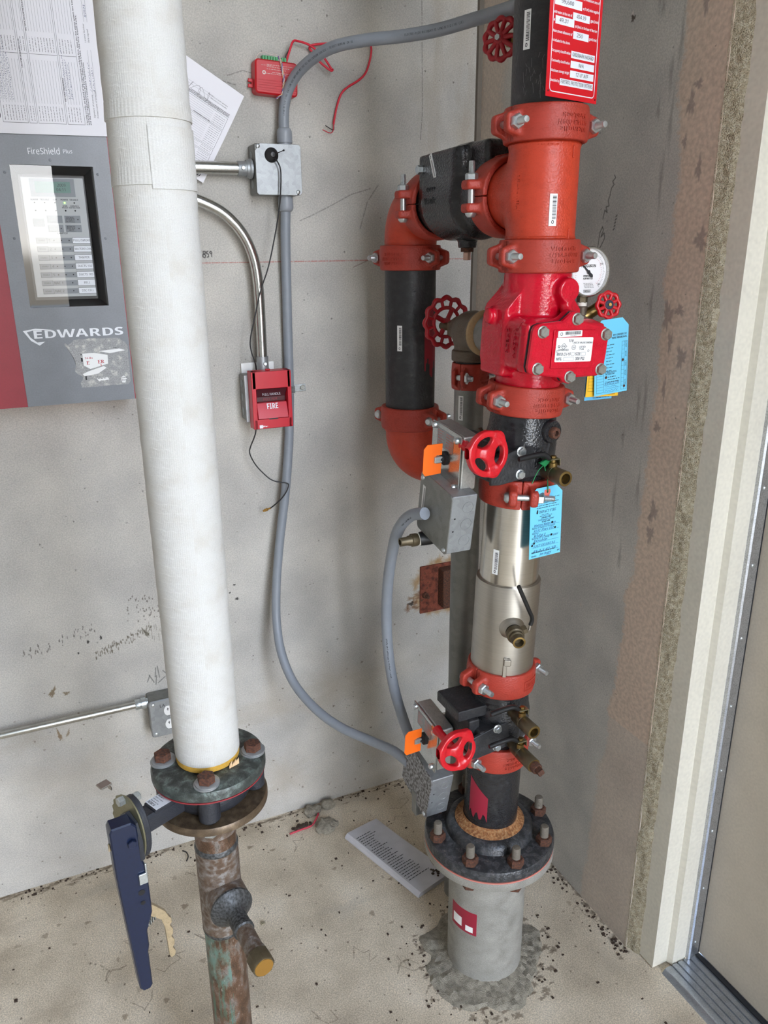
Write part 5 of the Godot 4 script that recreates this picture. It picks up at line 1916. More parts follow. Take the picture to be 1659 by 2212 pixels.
	steel_box(mb, V(-0.881, 0.4385, 0.0245), V(0.101, 0.101, 0.049))
	put(mb, "box", M.galvanized_dull, ob)
	mb = mb_at(Transform3D(Basis.IDENTITY, V(-0.881, 0.4385, 0)))
	mb.prism(rrect(0.1035, 0.1035, 0.008), 0.049, 0.0550, 0.0025)
	put(mb, "cover", M.galvanized, ob)
	for k in 2:
		mb = mb_at(Transform3D(Basis.IDENTITY, V(-0.8810, 0.4580 - k * 0.0385, 0.055)))
		var rp := PackedVector2Array()
		for i in 28:
			var a := TAU * i / 28
			rp.append(Vector2(clampf(cos(a) * 0.0172, -0.0172, 0.0172), clampf(sin(a) * 0.0172, -0.0135, 0.0135)))
		mb.prism(rp, 0.0, 0.0022, 0.0006)
		var rc := put(mb, "receptacle", M.receptacle, ob)
		mb = mb_at(Transform3D(Basis.IDENTITY, V(-0.8810, 0.4580 - k * 0.0385, 0.0573)))
		mb.rect(-0.0080, 0.0005, -0.0064, 0.0085, 0.0)
		mb.rect(-0.0100, 0.0040, -0.0045, 0.0054, 0.0)
		mb.rect(0.0060, 0.0005, 0.0075, 0.0085, 0.0)
		mb.disc(0.0, -0.0060, 0.0026, 0.0, 12)
		put(mb, "slot", M.panel_black, rc)
	mb = mb_at()
	mb.text("LA", -0.9060, 0.4700, 0.0085, 0.0552, {"font": T.sans})
	put(mb, "marker_lettering", M.ink, ob)
	for q in [[-0.9225, 0.397], [-0.9225, 0.480], [-0.8810, 0.4387]]:
		mb = mb_at(along(V(q[0], q[1], 0.0550), V(0, 0, 1)))
		mb.lathe([Vector2(0.0042, 0), Vector2(0.0040, 0.0012), Vector2(0.002, 0.002), Vector2(0, 0.0022)], 12)
		put(mb, "screw", M.zinc, ob)
	em = thing("steel_conduit", "long straight galvanized conduit low on the wall running to the outlet box", "conduit", V(-1.2, 0.47, 0.03))
	mb = mb_at()
	mb.tube([V(-1.75, 0.4760, 0.028), V(-0.950, 0.4770, 0.028)], 0.0092, 18)
	put(mb, "tube", M.emt, em)
	mb = mb_at(along(V(-0.962, 0.4770, 0.028), V(1, 0, 0)))
	mb.lathe([Vector2(0.0092, 0), Vector2(0.0128, 0.0), Vector2(0.0134, 0.002), Vector2(0.0134, 0.011), Vector2(0.0118, 0.012), Vector2(0.0118, 0.014), Vector2(0.0142, 0.015), Vector2(0.0142, 0.026), Vector2(0.0110, 0.027), Vector2(0.0110, 0.031), Vector2(0.0, 0.031)], 20)
	put(mb, "connector", M.zinc, em)
	# embedded rusty plate
	var rpl := thing("steel_plate", "rusty square steel plate set in the wall behind the riser", "plate", V(-0.08, 0.55, 0))
	mb = mb_at()
	mb.box(V(-0.079, 0.624, 0.0015), V(0.150, 0.146, 0.007), 0.001)
	put(mb, "plate", M.rusty_plate, rpl)
	mb = mb_at()
	mb.box(V(-0.062, 0.628, 0.020), V(0.070, 0.118, 0.036), 0.004)
	put(mb, "angle", M.bolt_rust, rpl)
	mb = mb_at(along(V(-0.139, 0.6088, 0.005), V(0, 0, 1)))
	mb.hex(0.010, 0, 0.008, 0.001)
	mb.cyl(0.005, 0.008, 0.022, 12, 0.001)
	put(mb, "anchor_nut", M.bolt_rust, rpl)


func rng_of(s: int) -> RandomNumberGenerator:
	var r := RandomNumberGenerator.new()
	r.seed = s
	return r


func hose_print(mb: MB, path: Array, r: float, spans: Array, toward: Vector3) -> void:
	# stamped lettering along a hose, too small to read: short strokes laid on its surface
	var rng := rng_of(31)
	var acc := 0.0
	for i in range(1, path.size()):
		var d: Vector3 = path[i] - path[i - 1]
		var l := d.length()
		var u := d.normalized()
		var on := false
		for s in spans:
			if acc > s[0] and acc < s[1]:
				on = true
		acc += l
		if not on or l < 1e-5:
			continue
		var nn := (toward - u * u.dot(toward)).normalized()
		var w := u.cross(nn)
		var q := 0.0
		while q < l:
			if rng.randf() < 0.7:
				var c: Vector3 = path[i - 1] + u * q
				var h := rng.randf_range(0.0016, 0.0028)
				var p0 := -rng.randf_range(0.0012, 0.0026)
				var pts := []
				for k in [p0, p0 + h]:
					pts.append(c + nn * sqrt(r * r - k * k) + w * k)
				mb.quad(pts[0], pts[0] + u * 0.0012, pts[1] + u * 0.0012, pts[1], nn)
			q += 0.0021


func hose_text(mb: MB, path: Array, r: float, start: float, words: String, toward: Vector3) -> void:
	# stamped lettering that follows the hose, one character after the other
	var acc := 0.0
	var at := start
	var k := 0
	for i in range(1, path.size()):
		var d: Vector3 = path[i] - path[i - 1]
		var l := d.length()
		while k < words.length() and at < acc + l and at >= acc:
			var u := d.normalized()
			var nn := (toward - u * u.dot(toward)).normalized()
			if words[k] != " ":
				mb.xf = Transform3D(Basis(u, nn.cross(u), nn), path[i - 1] + u * (at - acc) + nn * (r + 0.0002))
				mb.text(words[k], 0.0, -0.0018, 0.0036, 0.0, {"font": T.sans, "step": 9.0})
			k += 1
			at += 0.0030
		acc += l
	mb.xf = Transform3D.IDENTITY


# ---- insulated water main with its butterfly valve and copper tail
func bolt_head(parent: Node, at: Vector3, dir: Vector3, r: float, h: float, m: Material, called := "bolt") -> MeshInstance3D:
	var mb := mb_at(along(at, dir))
	mb.lathe([Vector2(r, 0), Vector2(r, h - r * 0.14), Vector2(r * 0.86, h), Vector2(0, h)], 6, true)
	return put(mb, called, m, parent)


func washer(parent: Node, at: Vector3, dir: Vector3, r: float, h: float, m: Material) -> void:
	var mb := mb_at(along(at, dir))
	mb.lathe([Vector2(r * 0.3, 0), Vector2(r, 0), Vector2(r, h * 0.8), Vector2(r - h * 0.3, h), Vector2(r * 0.3, h)], 28)
	put(mb, "washer", m, parent)


func build_main_pipe() -> void:
	var c := V(-0.9130, 0, 0.7700)
	var mb: MB
	# canvas covered insulation
	var t := thing("insulated_pipe", "thick white canvas wrapped insulated water pipe standing beside the alarm panel", "pipe", c + V(0, 0.808, 0))
	mb = mb_at(Transform3D(Basis.IDENTITY, c))
	var pr := [Vector2(0.044, 0.812), Vector2(0.0485, 0.811), Vector2(0.0495, 0.814)]
	var rng := rng_of(17)
	var y := 0.82
	while y < 2.9:
		pr.append(Vector2(0.0498 + rng.randf_range(-0.0004, 0.0005), y))
		y += 0.012
	mb.lathe(pr, 64, false, 1.0 / 0.18)
	for i in mb.uv.size():
		mb.uv[i].x *= 1.7
	put(mb, "canvas_jacket", M.jacket, t)
	# lap seams of the jacket
	mb = mb_at(Transform3D(Basis.IDENTITY, c))
	for q in [1.626, 1.6985, 2.02]:
		mb.lathe([Vector2(0.0496, q), Vector2(0.0512, q + 0.0003), Vector2(0.0512, q + 0.004), Vector2(0.0500, q + 0.020)], 64, false, 1.0 / 0.18)
	put(mb, "lap_seam", M.jacket, t)
	# patch laid over the seam
	mb = mb_at(Transform3D(Basis(Vector3.UP, 0.0), c))
	var pts := []
	for k in 15:
		var a := deg_to_rad(-12.0 + k * 6.0)
		pts.append(V(sin(a), 0, cos(a)))
	for k in 14:
		for s in 2:
			var r := 0.0516
			var y0: float = [1.6215, 1.655][s]
			var y1: float = [1.655, 1.6900][s]
			mb.tri(pts[k] * r + V(0, y0, 0), pts[k + 1] * r + V(0, y0, 0), pts[k + 1] * r + V(0, y1, 0), pts[k], pts[k + 1], pts[k + 1], Vector2(k * 0.02, y0 * 5), Vector2(k * 0.02 + 0.02, y0 * 5), Vector2(k * 0.02 + 0.02, y1 * 5))
			mb.tri(pts[k] * r + V(0, y0, 0), pts[k + 1] * r + V(0, y1, 0), pts[k] * r + V(0, y1, 0), pts[k], pts[k + 1], pts[k], Vector2(k * 0.02, y0 * 5), Vector2(k * 0.02 + 0.02, y1 * 5), Vector2(k * 0.02, y1 * 5))
	# its raw edges
	for k in 14:
		for yy in [1.6215, 1.6900]:
			mb.quad(pts[k] * 0.0497 + V(0, yy, 0), pts[k + 1] * 0.0497 + V(0, yy, 0), pts[k + 1] * 0.0516 + V(0, yy, 0), pts[k] * 0.0516 + V(0, yy, 0), V(0, signf(yy - 1.65), 0))
	mb.quad(pts[0] * 0.0497 + V(0, 1.6215, 0), pts[0] * 0.0516 + V(0, 1.6215, 0), pts[0] * 0.0516 + V(0, 1.69, 0), pts[0] * 0.0497 + V(0, 1.69, 0), V(-1, 0, 0.2))
	put(mb, "canvas_patch", M.jacket, t)
	mb = mb_at(Transform3D(Basis.IDENTITY, c))
	mb.lathe([Vector2(0.036, 0.800), Vector2(0.044, 0.7985), Vector2(0.0485, 0.802), Vector2(0.0490, 0.808), Vector2(0.0470, 0.813), Vector2(0.036, 0.813)], 40)
	put(mb, "glass_wool", M.glass_wool, t, "yellow glass wool showing under the jacket")
	mb = mb_at()
	for k in 6:
		var a := V(-0.8905 + k * 0.0028, 0.797, 0.8165 - k * 0.0012)
		mb.quad(a, a + V(0.003, 0.001, -0.001), a + V(0.0035, 0.010 + rng.randf_range(-0.003, 0.003), -0.003 + rng.randf_range(-0.003, 0.003)), a + V(0.0002, 0.009 + rng.randf_range(-0.003, 0.003), 0.001), V(0.2, 0.3, 1))
	put(mb, "kraft_scrap", M.kraft, t, "scrap of torn tan kraft facing")
	# upper flange
	var uf := thing("pipe_flange", "dark patinated bronze flange with three rusty bolts at the foot of the insulated pipe", "flange", c + V(0, 0.777, 0))
	mb = mb_at(Transform3D(Basis.IDENTITY, c))
	mb.lathe([Vector2(0.033, 0.7775), Vector2(0.086, 0.7775), Vector2(0.0885, 0.780), Vector2(0.0885, 0.790), Vector2(0.0862, 0.7950), Vector2(0.080, 0.7975), Vector2(0.050, 0.7985), Vector2(0.0, 0.7985)], 72)
	put(mb, "disc", M.bronze_flange, uf)
	mb = mb_at(Transform3D(Basis.IDENTITY, c))
	mb.lathe([Vector2(0.03, 0.7755), Vector2(0.0875, 0.7755), Vector2(0.0875, 0.7775), Vector2(0.03, 0.7775)], 72)
	put(mb, "gasket", M.gasket_red, uf, "thin red rubber gasket")
	for k in 4:
		var a := deg_to_rad(-14.0 + k * 90.0)
		var p := c + V(sin(a) * 0.0690, 0.7975, cos(a) * 0.0690)
		washer(uf, p, Vector3.UP, 0.0195, 0.0026, M.galvanized)
		washer(uf, p + V(0.001, 0.0026, 0.0005), V(0.02, 1, 0.01), 0.0185, 0.0024, M.galvanized)
		bolt_head(uf, p + V(0, 0.0048, 0), V(0.01, 1, 0.02), 0.0135, 0.0115, M.bolt_rust)
	# lug valve between the flanges
	var lv := thing("butterfly_valve", "slate lug butterfly valve with a hanging blue lever between the bronze flanges", "valve", c + V(0, 0.73, 0))
	mb = mb_at(Transform3D(Basis.IDENTITY, c))
	mb.lathe([Vector2(0.034, 0.731), Vector2(0.056, 0.731), Vector2(0.060, 0.735), Vector2(0.064, 0.743), Vector2(0.064, 0.766), Vector2(0.060, 0.772), Vector2(0.072, 0.7745), Vector2(0.034, 0.7755)], 56)
	put(mb, "body", M.valve_slate, lv)
	for k in 4:
		var a := deg_to_rad(-14.0 + k * 90.0)
		mb = mb_at(Transform3D(Basis.IDENTITY, c + V(sin(a) * 0.068, 0, cos(a) * 0.068)))
		mb.lathe([Vector2(0, 0.733), Vector2(0.013, 0.733), Vector2(0.0165, 0.737), Vector2(0.0170, 0.775), Vector2(0, 0.775)], 24)
		put(mb, "lug", M.valve_slate, lv)
	var nd := V(-0.904, 0, 0.427)
	var nc := c + V(0, 0.7535, 0)
	var hub := nc + nd * 0.137
	# neck: square shoulder, then a narrower stem housing
	var nt := Transform3D(Basis(nd.cross(V(0, 1, 0)).normalized() * -1.0, V(0, 1, 0), nd * -1.0), nc)
	nt = face(nc, nd)
	mb = mb_at(nt)
	mb.prism(PackedVector2Array([Vector2(-0.016, -0.012), Vector2(-0.010, -0.018), Vector2(0.010, -0.018), Vector2(0.016, -0.012), Vector2(0.016, 0.010), Vector2(0.012, 0.014), Vector2(-0.012, 0.014), Vector2(-0.016, 0.010)]), 0.050, 0.135, 0.001)
	mb.box(V(0, 0.0075, 0.090), V(0.030, 0.018, 0.042), 0.002)
	put(mb, "neck", M.valve_slate, lv)
	mb = mb_at(nt)
	# label on top of the neck
	mb.xf = nt * Transform3D(Basis(V(0, 0, 1), V(1, 0, 0), V(0, 1, 0)), V(0, 0.0168, 0.0))
	mb.rect(0.072, -0.0145, 0.108, 0.0145, 0.0)
	var lb := put(mb, "label", M.white_print, lv, "white maker's label")
	mb = mb_at(nt * Transform3D(Basis(V(1, 0, 0), V(0, 0, -1), V(0, 1, 0)), V(0, 0.0171, 0.0)))
	mb.text("NIBCO", -0.0120, -0.1060, 0.0042, 0.0, {"font": T.bold, "w": 0.016})
	for k in 5:
		mb.words(-0.012, -0.1000 + k * 0.0042, 0.018 - k % 2 * 0.004, 0.0017, 0.0, rng)
	put(mb, "print", M.ink, lb)
	mb = mb_at(nt * Transform3D(Basis(V(0, 0, 1), V(1, 0, 0), V(0, 1, 0)), V(0, 0.0171, 0.0)))
	mb.poly([Vector2(0.072, -0.0145), Vector2(0.082, -0.0145), Vector2(0.072, 0.004)], 0.0)
	put(mb, "warning_triangle", M.ink_red, lb)
	# notch plates at the end of the neck
	var pd := PackedVector2Array()
	for i in 40:
		var a := TAU * i / 40
		pd.append(Vector2(cos(a) * 0.034, sin(a) * 0.052 - 0.002))
	mb = mb_at(face(hub, nd))
	mb.prism(pd, -0.006, 0.0035, 0.001)
	put(mb, "mounting_flange", M.valve_slate, lv)
	mb = mb_at(face(hub, nd))
	var pq := PackedVector2Array()
	for i in 44:
		var a := TAU * i / 44
		var rx := 0.0345
		if cos(a) < -0.1:
			rx = 0.0505 - (0.0035 if i % 2 else 0.0)
		pq.append(Vector2(cos(a) * rx, sin(a) * 0.0530 - 0.001))
	mb.prism(pq, 0.0035, 0.0060, 0.0004)
	put(mb, "notch_plate", M.zinc_olive, lv, "olive zinc notch plate")
	mb = mb_at(face(hub, nd))
	mb.prism(PackedVector2Array([Vector2(-0.014, 0.020), Vector2(0.002, 0.032), Vector2(0.022, 0.022), Vector2(0.031, -0.006), Vector2(0.030, -0.038), Vector2(0.018, -0.0505), Vector2(0.002, -0.048), Vector2(-0.010, -0.030)]), 0.0060, 0.0135, 0.001)
	put(mb, "lever_plate", M.valve_slate, lv)
	for s in [[-0.004, 0.043, 1], [0.004, 0.043, -1]]:
		bolt_head(lv, face(hub, nd) * V(s[0] - 0.008, s[1], 0.006 if s[2] > 0 else -0.006), nd * s[2], 0.0072, 0.009, M.zinc)
	# lever: blue channel hanging down
	var hx := hub + nd * 0.024
	var lf := Transform3D(Basis(Vector3.UP, 0.12), V(hx.x + 0.002, 0.0, hx.z + 0.010))
	mb = mb_at(lf)
	mb.prism(PackedVector2Array([Vector2(-0.0185, 0.778), Vector2(-0.0150, 0.7845), Vector2(0.012, 0.7845), Vector2(0.0190, 0.776), Vector2(0.0210, 0.715), Vector2(0.0255, 0.700), Vector2(0.0255, 0.618), Vector2(0.0150, 0.588), Vector2(0.0150, 0.560), Vector2(0.0125, 0.548), Vector2(0.0125, 0.484), Vector2(0.0085, 0.478), Vector2(-0.0015, 0.478), Vector2(-0.0065, 0.486), Vector2(-0.0175, 0.70)]), -0.012, 0.014, 0.002)
	var hd := put(mb, "lever", M.lever_blue, lv, "dark blue hanging lever handle")
	mb = mb_at(lf)
	mb.disc(0.014, 0.661, 0.0050, 0.0145, 16)
	mb.disc(0.014, 0.642, 0.0036, 0.0145, 16)
	put(mb, "hole", M.panel_black, hd)
	mb = mb_at(lf)
	mb.box(V(0.0185, 0.686, 0.0165), V(0.0125, 0.018, 0.003), 0.0008)
	mb.box(V(0.0235, 0.700, 0.0165), V(0.0025, 0.022, 0.003), 0.0005)
	put(mb, "latch_tab", M.zinc, hd, "bright bent latch tab")
	mb = mb_at(lf)
	mb.prism(PackedVector2Array([Vector2(0.018, 0.628), Vector2(0.030, 0.620), Vector2(0.046, 0.600), Vector2(0.050, 0.588), Vector2(0.0535, 0.583), Vector2(0.0535, 0.575), Vector2(0.0500, 0.571), Vector2(0.0540, 0.562), Vector2(0.0535, 0.553), Vector2(0.0505, 0.549), Vector2(0.0545, 0.540), Vector2(0.0535, 0.531), Vector2(0.0505, 0.527), Vector2(0.0545, 0.518), Vector2(0.0525, 0.510), Vector2(0.0470, 0.508), Vector2(0.0445, 0.514), Vector2(0.0425, 0.570), Vector2(0.0385, 0.588), Vector2(0.0220, 0.604)]), -0.003, 0.004, 0.0005)
	put(mb, "trigger", M.zinc_gold, hd, "gold wavy trigger grip")
	mb = mb_at(lf)
	var spn := []
	for i in 50:
		var s := i / 49.0
		spn.append(V(0.0150 + s * 0.018, 0.585 + s * 0.012, 0.0) + V(0.3, 1, 0).normalized() * cos(s * 32.0) * 0.005 + V(0, 0, 1) * sin(s * 32.0) * 0.005)
	mb.tube(spn, 0.0008, 5)
	put(mb, "spring", M.bolt_grey, hd)
	mb = mb_at(along(lf * V(0.010, 0.752, 0.014), V(0, 0, 1)))
	mb.hex(0.0068, 0, 0.006, 0.001)
	put(mb, "pivot_nut", M.lever_blue, hd)
	mb = mb_at(along(lf * V(-0.0180, 0.748, 0.002), V(-1, 0, 0)))
	mb.hex(0.006, 0, 0.003, 0.001)
	put(mb, "side_bolt", M.zinc_gold, hd)
	mb = mb_at(face(hub, nd))
	mb.box(V(-0.056, 0.050, 0.010), V(0.016, 0.003, 0.018), 0.001)
	mb.box(V(-0.047, 0.047, 0.006), V(0.010, 0.006, 0.002), 0.0005)
	put(mb, "stop_tab", M.stainless_satin, lv)
	# lower flange
	var bf := thing("pipe_flange", "brown bronze companion flange under the slate butterfly valve", "flange", c + V(0, 0.715, 0))
	mb = mb_at(Transform3D(Basis.IDENTITY, c))
	mb.lathe([Vector2(0.030, 0.7155), Vector2(0.085, 0.7155), Vector2(0.0885, 0.7185), Vector2(0.0885, 0.7275), Vector2(0.0865, 0.7305), Vector2(0.030, 0.7310)], 72)
	put(mb, "disc", M.bronze_brown, bf)
	for k in 4:
		var a := deg_to_rad(-14.0 + k * 90.0)
		bolt_head(bf, c + V(sin(a) * 0.069, 0.7155, cos(a) * 0.069), Vector3.DOWN, 0.0125, 0.009, M.zinc)
	# copper tail
	var cu := thing("copper_pipe", "tarnished copper pipe with green stains and a capped side branch", "pipe", c)
	mb = mb_at(Transform3D(Basis.IDENTITY, c))
	mb.lathe([Vector2(0.0333, 0.0), Vector2(0.0333, 0.72)], 48, false, 1.0 / 0.72)
	put(mb, "tube", M.copper, cu)
	for q in [[0.6280, 0.6330, 0.0352], [0.4615, 0.4665, 0.0350]]:
		mb = mb_at(Transform3D(Basis.IDENTITY, c))
		mb.lathe([Vector2(0.0333, q[0] - 0.003), Vector2(q[2], q[0]), Vector2(q[2] + 0.0004, (q[0] + q[1]) / 2), Vector2(q[2], q[1]), Vector2(0.0333, q[1] + 0.004)], 48)
		put(mb, "solder_joint", M.solder, cu)
	mb = mb_at(Transform3D(Basis.IDENTITY, c))
	mb.lathe([Vector2(0.0333, 0.462), Vector2(0.0350, 0.463), Vector2(0.0350, 0.628), Vector2(0.0333, 0.629)], 48)
	mb.lathe([Vector2(0.0333, 0.662), Vector2(0.0362, 0.663), Vector2(0.0380, 0.72), Vector2(0.03, 0.72)], 48)
	var bd := V(0.128, 0.0, 1.0).normalized()
	var bo := c + V(0, 0.540, 0)
	mb.xf = along(bo, bd)
	mb.lathe([Vector2(0.0345, 0.0), Vector2(0.0345, 0.050), Vector2(0.0, 0.050)], 40)
	put(mb, "tee", M.copper_fitting, cu)
	mb = mb_at(along(bo, bd))
	mb.lathe([Vector2(0.030, 0.0495), Vector2(0.0352, 0.0495), Vector2(0.0352, 0.0530), Vector2(0.0325, 0.0560), Vector2(0.0240, 0.0640), Vector2(0.0175, 0.0710), Vector2(0.0155, 0.076), Vector2(0.0155, 0.098), Vector2(0.0168, 0.099), Vector2(0.0170, 0.106), Vector2(0.0150, 0.108), Vector2(0.0, 0.108)], 36)
	put(mb, "reducer", M.solder, cu, "grey whitened solder reducer")
	mb = mb_at(along(bo, bd))
	mb.lathe([Vector2(0.0144, 0.106), Vector2(0.0144, 0.150), Vector2(0.0158, 0.151), Vector2(0.0160, 0.163), Vector2(0.0, 0.163)], 30)
	put(mb, "stub", M.copper_fitting, cu)
	mb = mb_at(along(bo, bd))
	mb.lathe([Vector2(0.014, 0.158), Vector2(0.0175, 0.159), Vector2(0.0182, 0.161), Vector2(0.0182, 0.181), Vector2(0.0165, 0.184), Vector2(0.0, 0.184)], 8, true)
	var cap := put(mb, "brass_cap", M.brass_dull, cu)
	mb = mb_at(along(bo, bd))
	mb.lathe([Vector2(0.0148, 0.1838), Vector2(0.0145, 0.1848), Vector2(0.0, 0.1850)], 28)
	put(mb, "cap_face", M.brass_bright, cap, "bright turned brass end face")


# ---- fire sprinkler riser
func barcode_on(parent: Node, fx: Transform3D, r: float, a: float, y0: float, y1: float, w: float, tilt := 0.0) -> void:
	# white bar code sticker on a round pipe; fx has the pipe along local y
	var mb := mb_at(fx * Transform3D(Basis(Vector3.UP, a), Vector3.ZERO))
	var ins := mb_at(mb.xf)
	for k in 4:
		var s0 := -w / 2 + w * k / 4.0
		var s1 := -w / 2 + w * (k + 1) / 4.0
		var p0 := V(sin(s0 / r), 0, cos(s0 / r))
		var p1 := V(sin(s1 / r), 0, cos(s1 / r))
		var rr := r + 0.0004
		mb.tri(p0 * rr + V(0, y0, 0), p1 * rr + V(0, y0, 0), p1 * rr + V(0, y1, 0), p0, p1, p1)
		mb.tri(p0 * rr + V(0, y0, 0), p1 * rr + V(0, y1, 0), p0 * rr + V(0, y1, 0), p0, p1, p0)
	var rng := rng_of(int(y0 * 1000))
	var y := y0 + (y1 - y0) * 0.22
	while y < y1 - 0.004:
		var h := rng.randf_range(0.0005, 0.0014)
		var s0 := -w * 0.12
		var s1 := w * 0.38
		var p0 := V(sin(s0 / r), 0, cos(s0 / r))
		var p1 := V(sin(s1 / r), 0, cos(s1 / r))
		ins.quad(p0 * (r + 0.0007) + V(0, y, 0), p1 * (r + 0.0007) + V(0, y, 0), p1 * (r + 0.0007) + V(0, y + h, 0), p0 * (r + 0.0007) + V(0, y + h, 0), (p0 + p1).normalized())
		y += h + rng.randf_range(0.0006, 0.0012)
	var pc := V(0, 0, 1)
	for k in 8:
		var t := TAU * k / 8
		var t2 := TAU * (k + 1) / 8
		ins.quad(V(cos(t) * 0.0022, y0 + 0.006 + sin(t) * 0.0030, r + 0.0007), V(cos(t2) * 0.0022, y0 + 0.006 + sin(t2) * 0.0030, r + 0.0007), V(cos(t2) * 0.0012, y0 + 0.006 + sin(t2) * 0.0018, r + 0.0007), V(cos(t) * 0.0012, y0 + 0.006 + sin(t) * 0.0018, r + 0.0007), pc)
	var s := put(mb, "bar_code_label", M.sticker_white, parent, "white bar code sticker")
	put(ins, "bars", M.ink, s)


func pipe_part(fx: Transform3D, r: float, y0: float, y1: float, called: String, m: Material, parent: Node, segs := 48, vr := 4.0) -> MeshInstance3D:
	var mb := mb_at(fx)
	mb.lathe([Vector2(r - 0.004, y0), Vector2(r - 0.0006, y0), Vector2(r, y0 + 0.0006), Vector2(r, y1 - 0.0006), Vector2(r - 0.0006, y1), Vector2(r - 0.004, y1)], segs, false, vr)
	return put(mb, called, m, parent)


var coupling0: Node3D


func coupling(at: Transform3D, label: String, group := "grooved pipe couplings", scl := 1.0) -> Node3D:
	if scl != 1.0:
		at.basis = at.basis * Basis.IDENTITY.scaled(V(scl, 1.0, scl))
	if coupling0:
		return copy(coupling0, at, label)
	var t := thing("pipe_coupling", label, "coupling", Vector3.ZERO, group)
	t.transform = at
	coupling0 = t
	# one half of the split housing, as a field: ring, bolt pads, slot
	var f := func(p: Vector3) -> float:
		var r := Vector2(p.x, p.z).length()
		# barrel: full in the middle, drawn in at both rims
		var ring := dcyl(absf(r - 0.0610), p.y, 0.0078 - 0.0022 * (p.y * p.y) / 0.0007, 0.0264, 0.0022) * 0.9
		var ax := absf(p.x)
		var taper := 0.0185 - 0.30 * maxf(0.0, ax - 0.070)
		var pad := dbox(Vector3(ax, p.y, p.z), V(0.0710, 0, 0.0185), V(0.0175, taper, 0.0080), 0.0055)
		var d := smin(ring, pad, 0.0075)
		# pocket between the two pads, where the bolt shows
		d = maxf(d, -dbox(Vector3(ax, p.y, p.z), V(0.0800, 0, 0.0), V(0.0140, 0.0300, 0.0112), 0.003))
		d = maxf(d, 0.0565 - r)
		return maxf(d, 0.0004 - p.z)
	var mb := mb_at()
	mb.net(f, V(-0.096, -0.032, -0.006), V(0.096, 0.032, 0.076), 0.0026)
	var h := put(mb, "housing_half", M.coupling_paint, t, "", true)
	var h2 := h.duplicate()
	h2.name = "housing_half"
	t.add_child(h2, true)
	h2.rotation.y = PI
	for sx in [-1.0, 1.0]:
		mb = mb_at(along(V(sx * 0.0735, 0, 0), V(0, 0, 1)))
		mb.lathe([Vector2(0, -0.034), Vector2(0.006, -0.0335), Vector2(0.0095, -0.030), Vector2(0.0105, -0.0265), Vector2(0.0056, -0.0262), Vector2(0.0056, 0.012)], 20)
		# threaded end
		var pr := []
		var y := 0.012
		while y < 0.0545:
			pr.append(Vector2(0.0056, y)); pr.append(Vector2(0.0051, y + 0.0007))
			y += 0.0014
		pr.append(Vector2(0.0046, 0.0565)); pr.append(Vector2(0, 0.0568))
		mb.lathe(pr, 18)
		var b := put(mb, "bolt", M.zinc, t, "", true)
		mb = mb_at(along(V(sx * 0.0735, 0, 0), V(0, 0, 1)))
		mb.lathe([Vector2(0.005, 0.0268), Vector2(0.0112, 0.0268), Vector2(0.0112, 0.0352), Vector2(0.0095, 0.0372), Vector2(0.005, 0.0372)], 6, true)
		put(mb, "nut", M.zinc, b, "", true)
	return t


func casting_text(parent: Node3D, lines: Array, upside: bool, ang := 0.0, r := 0.0686) -> void:
	# raised lettering on the front of a coupling, in its own axes
	var mb := mb_at(Transform3D(Basis(Vector3.UP, ang), Vector3.ZERO))
	var n := lines.size()
	for i in n:
		var y := 0.0085 - i * 0.0095
		mb.text(lines[i], 0.0, -y if upside else y, 0.0062, 0.0002, {"font": T.bold, "al": 1, "bend": r, "depth": 0.0012, "rot": PI if upside else 0.0, "w": minf(0.058, 0.0058 * lines[i].length())})
	var o := MeshInstance3D.new()
	o.name = "cast_lettering"
	o.mesh = mb.mesh()
	o.mesh.surface_set_material(0, M.coupling_paint)
	parent.add_child(o, true)


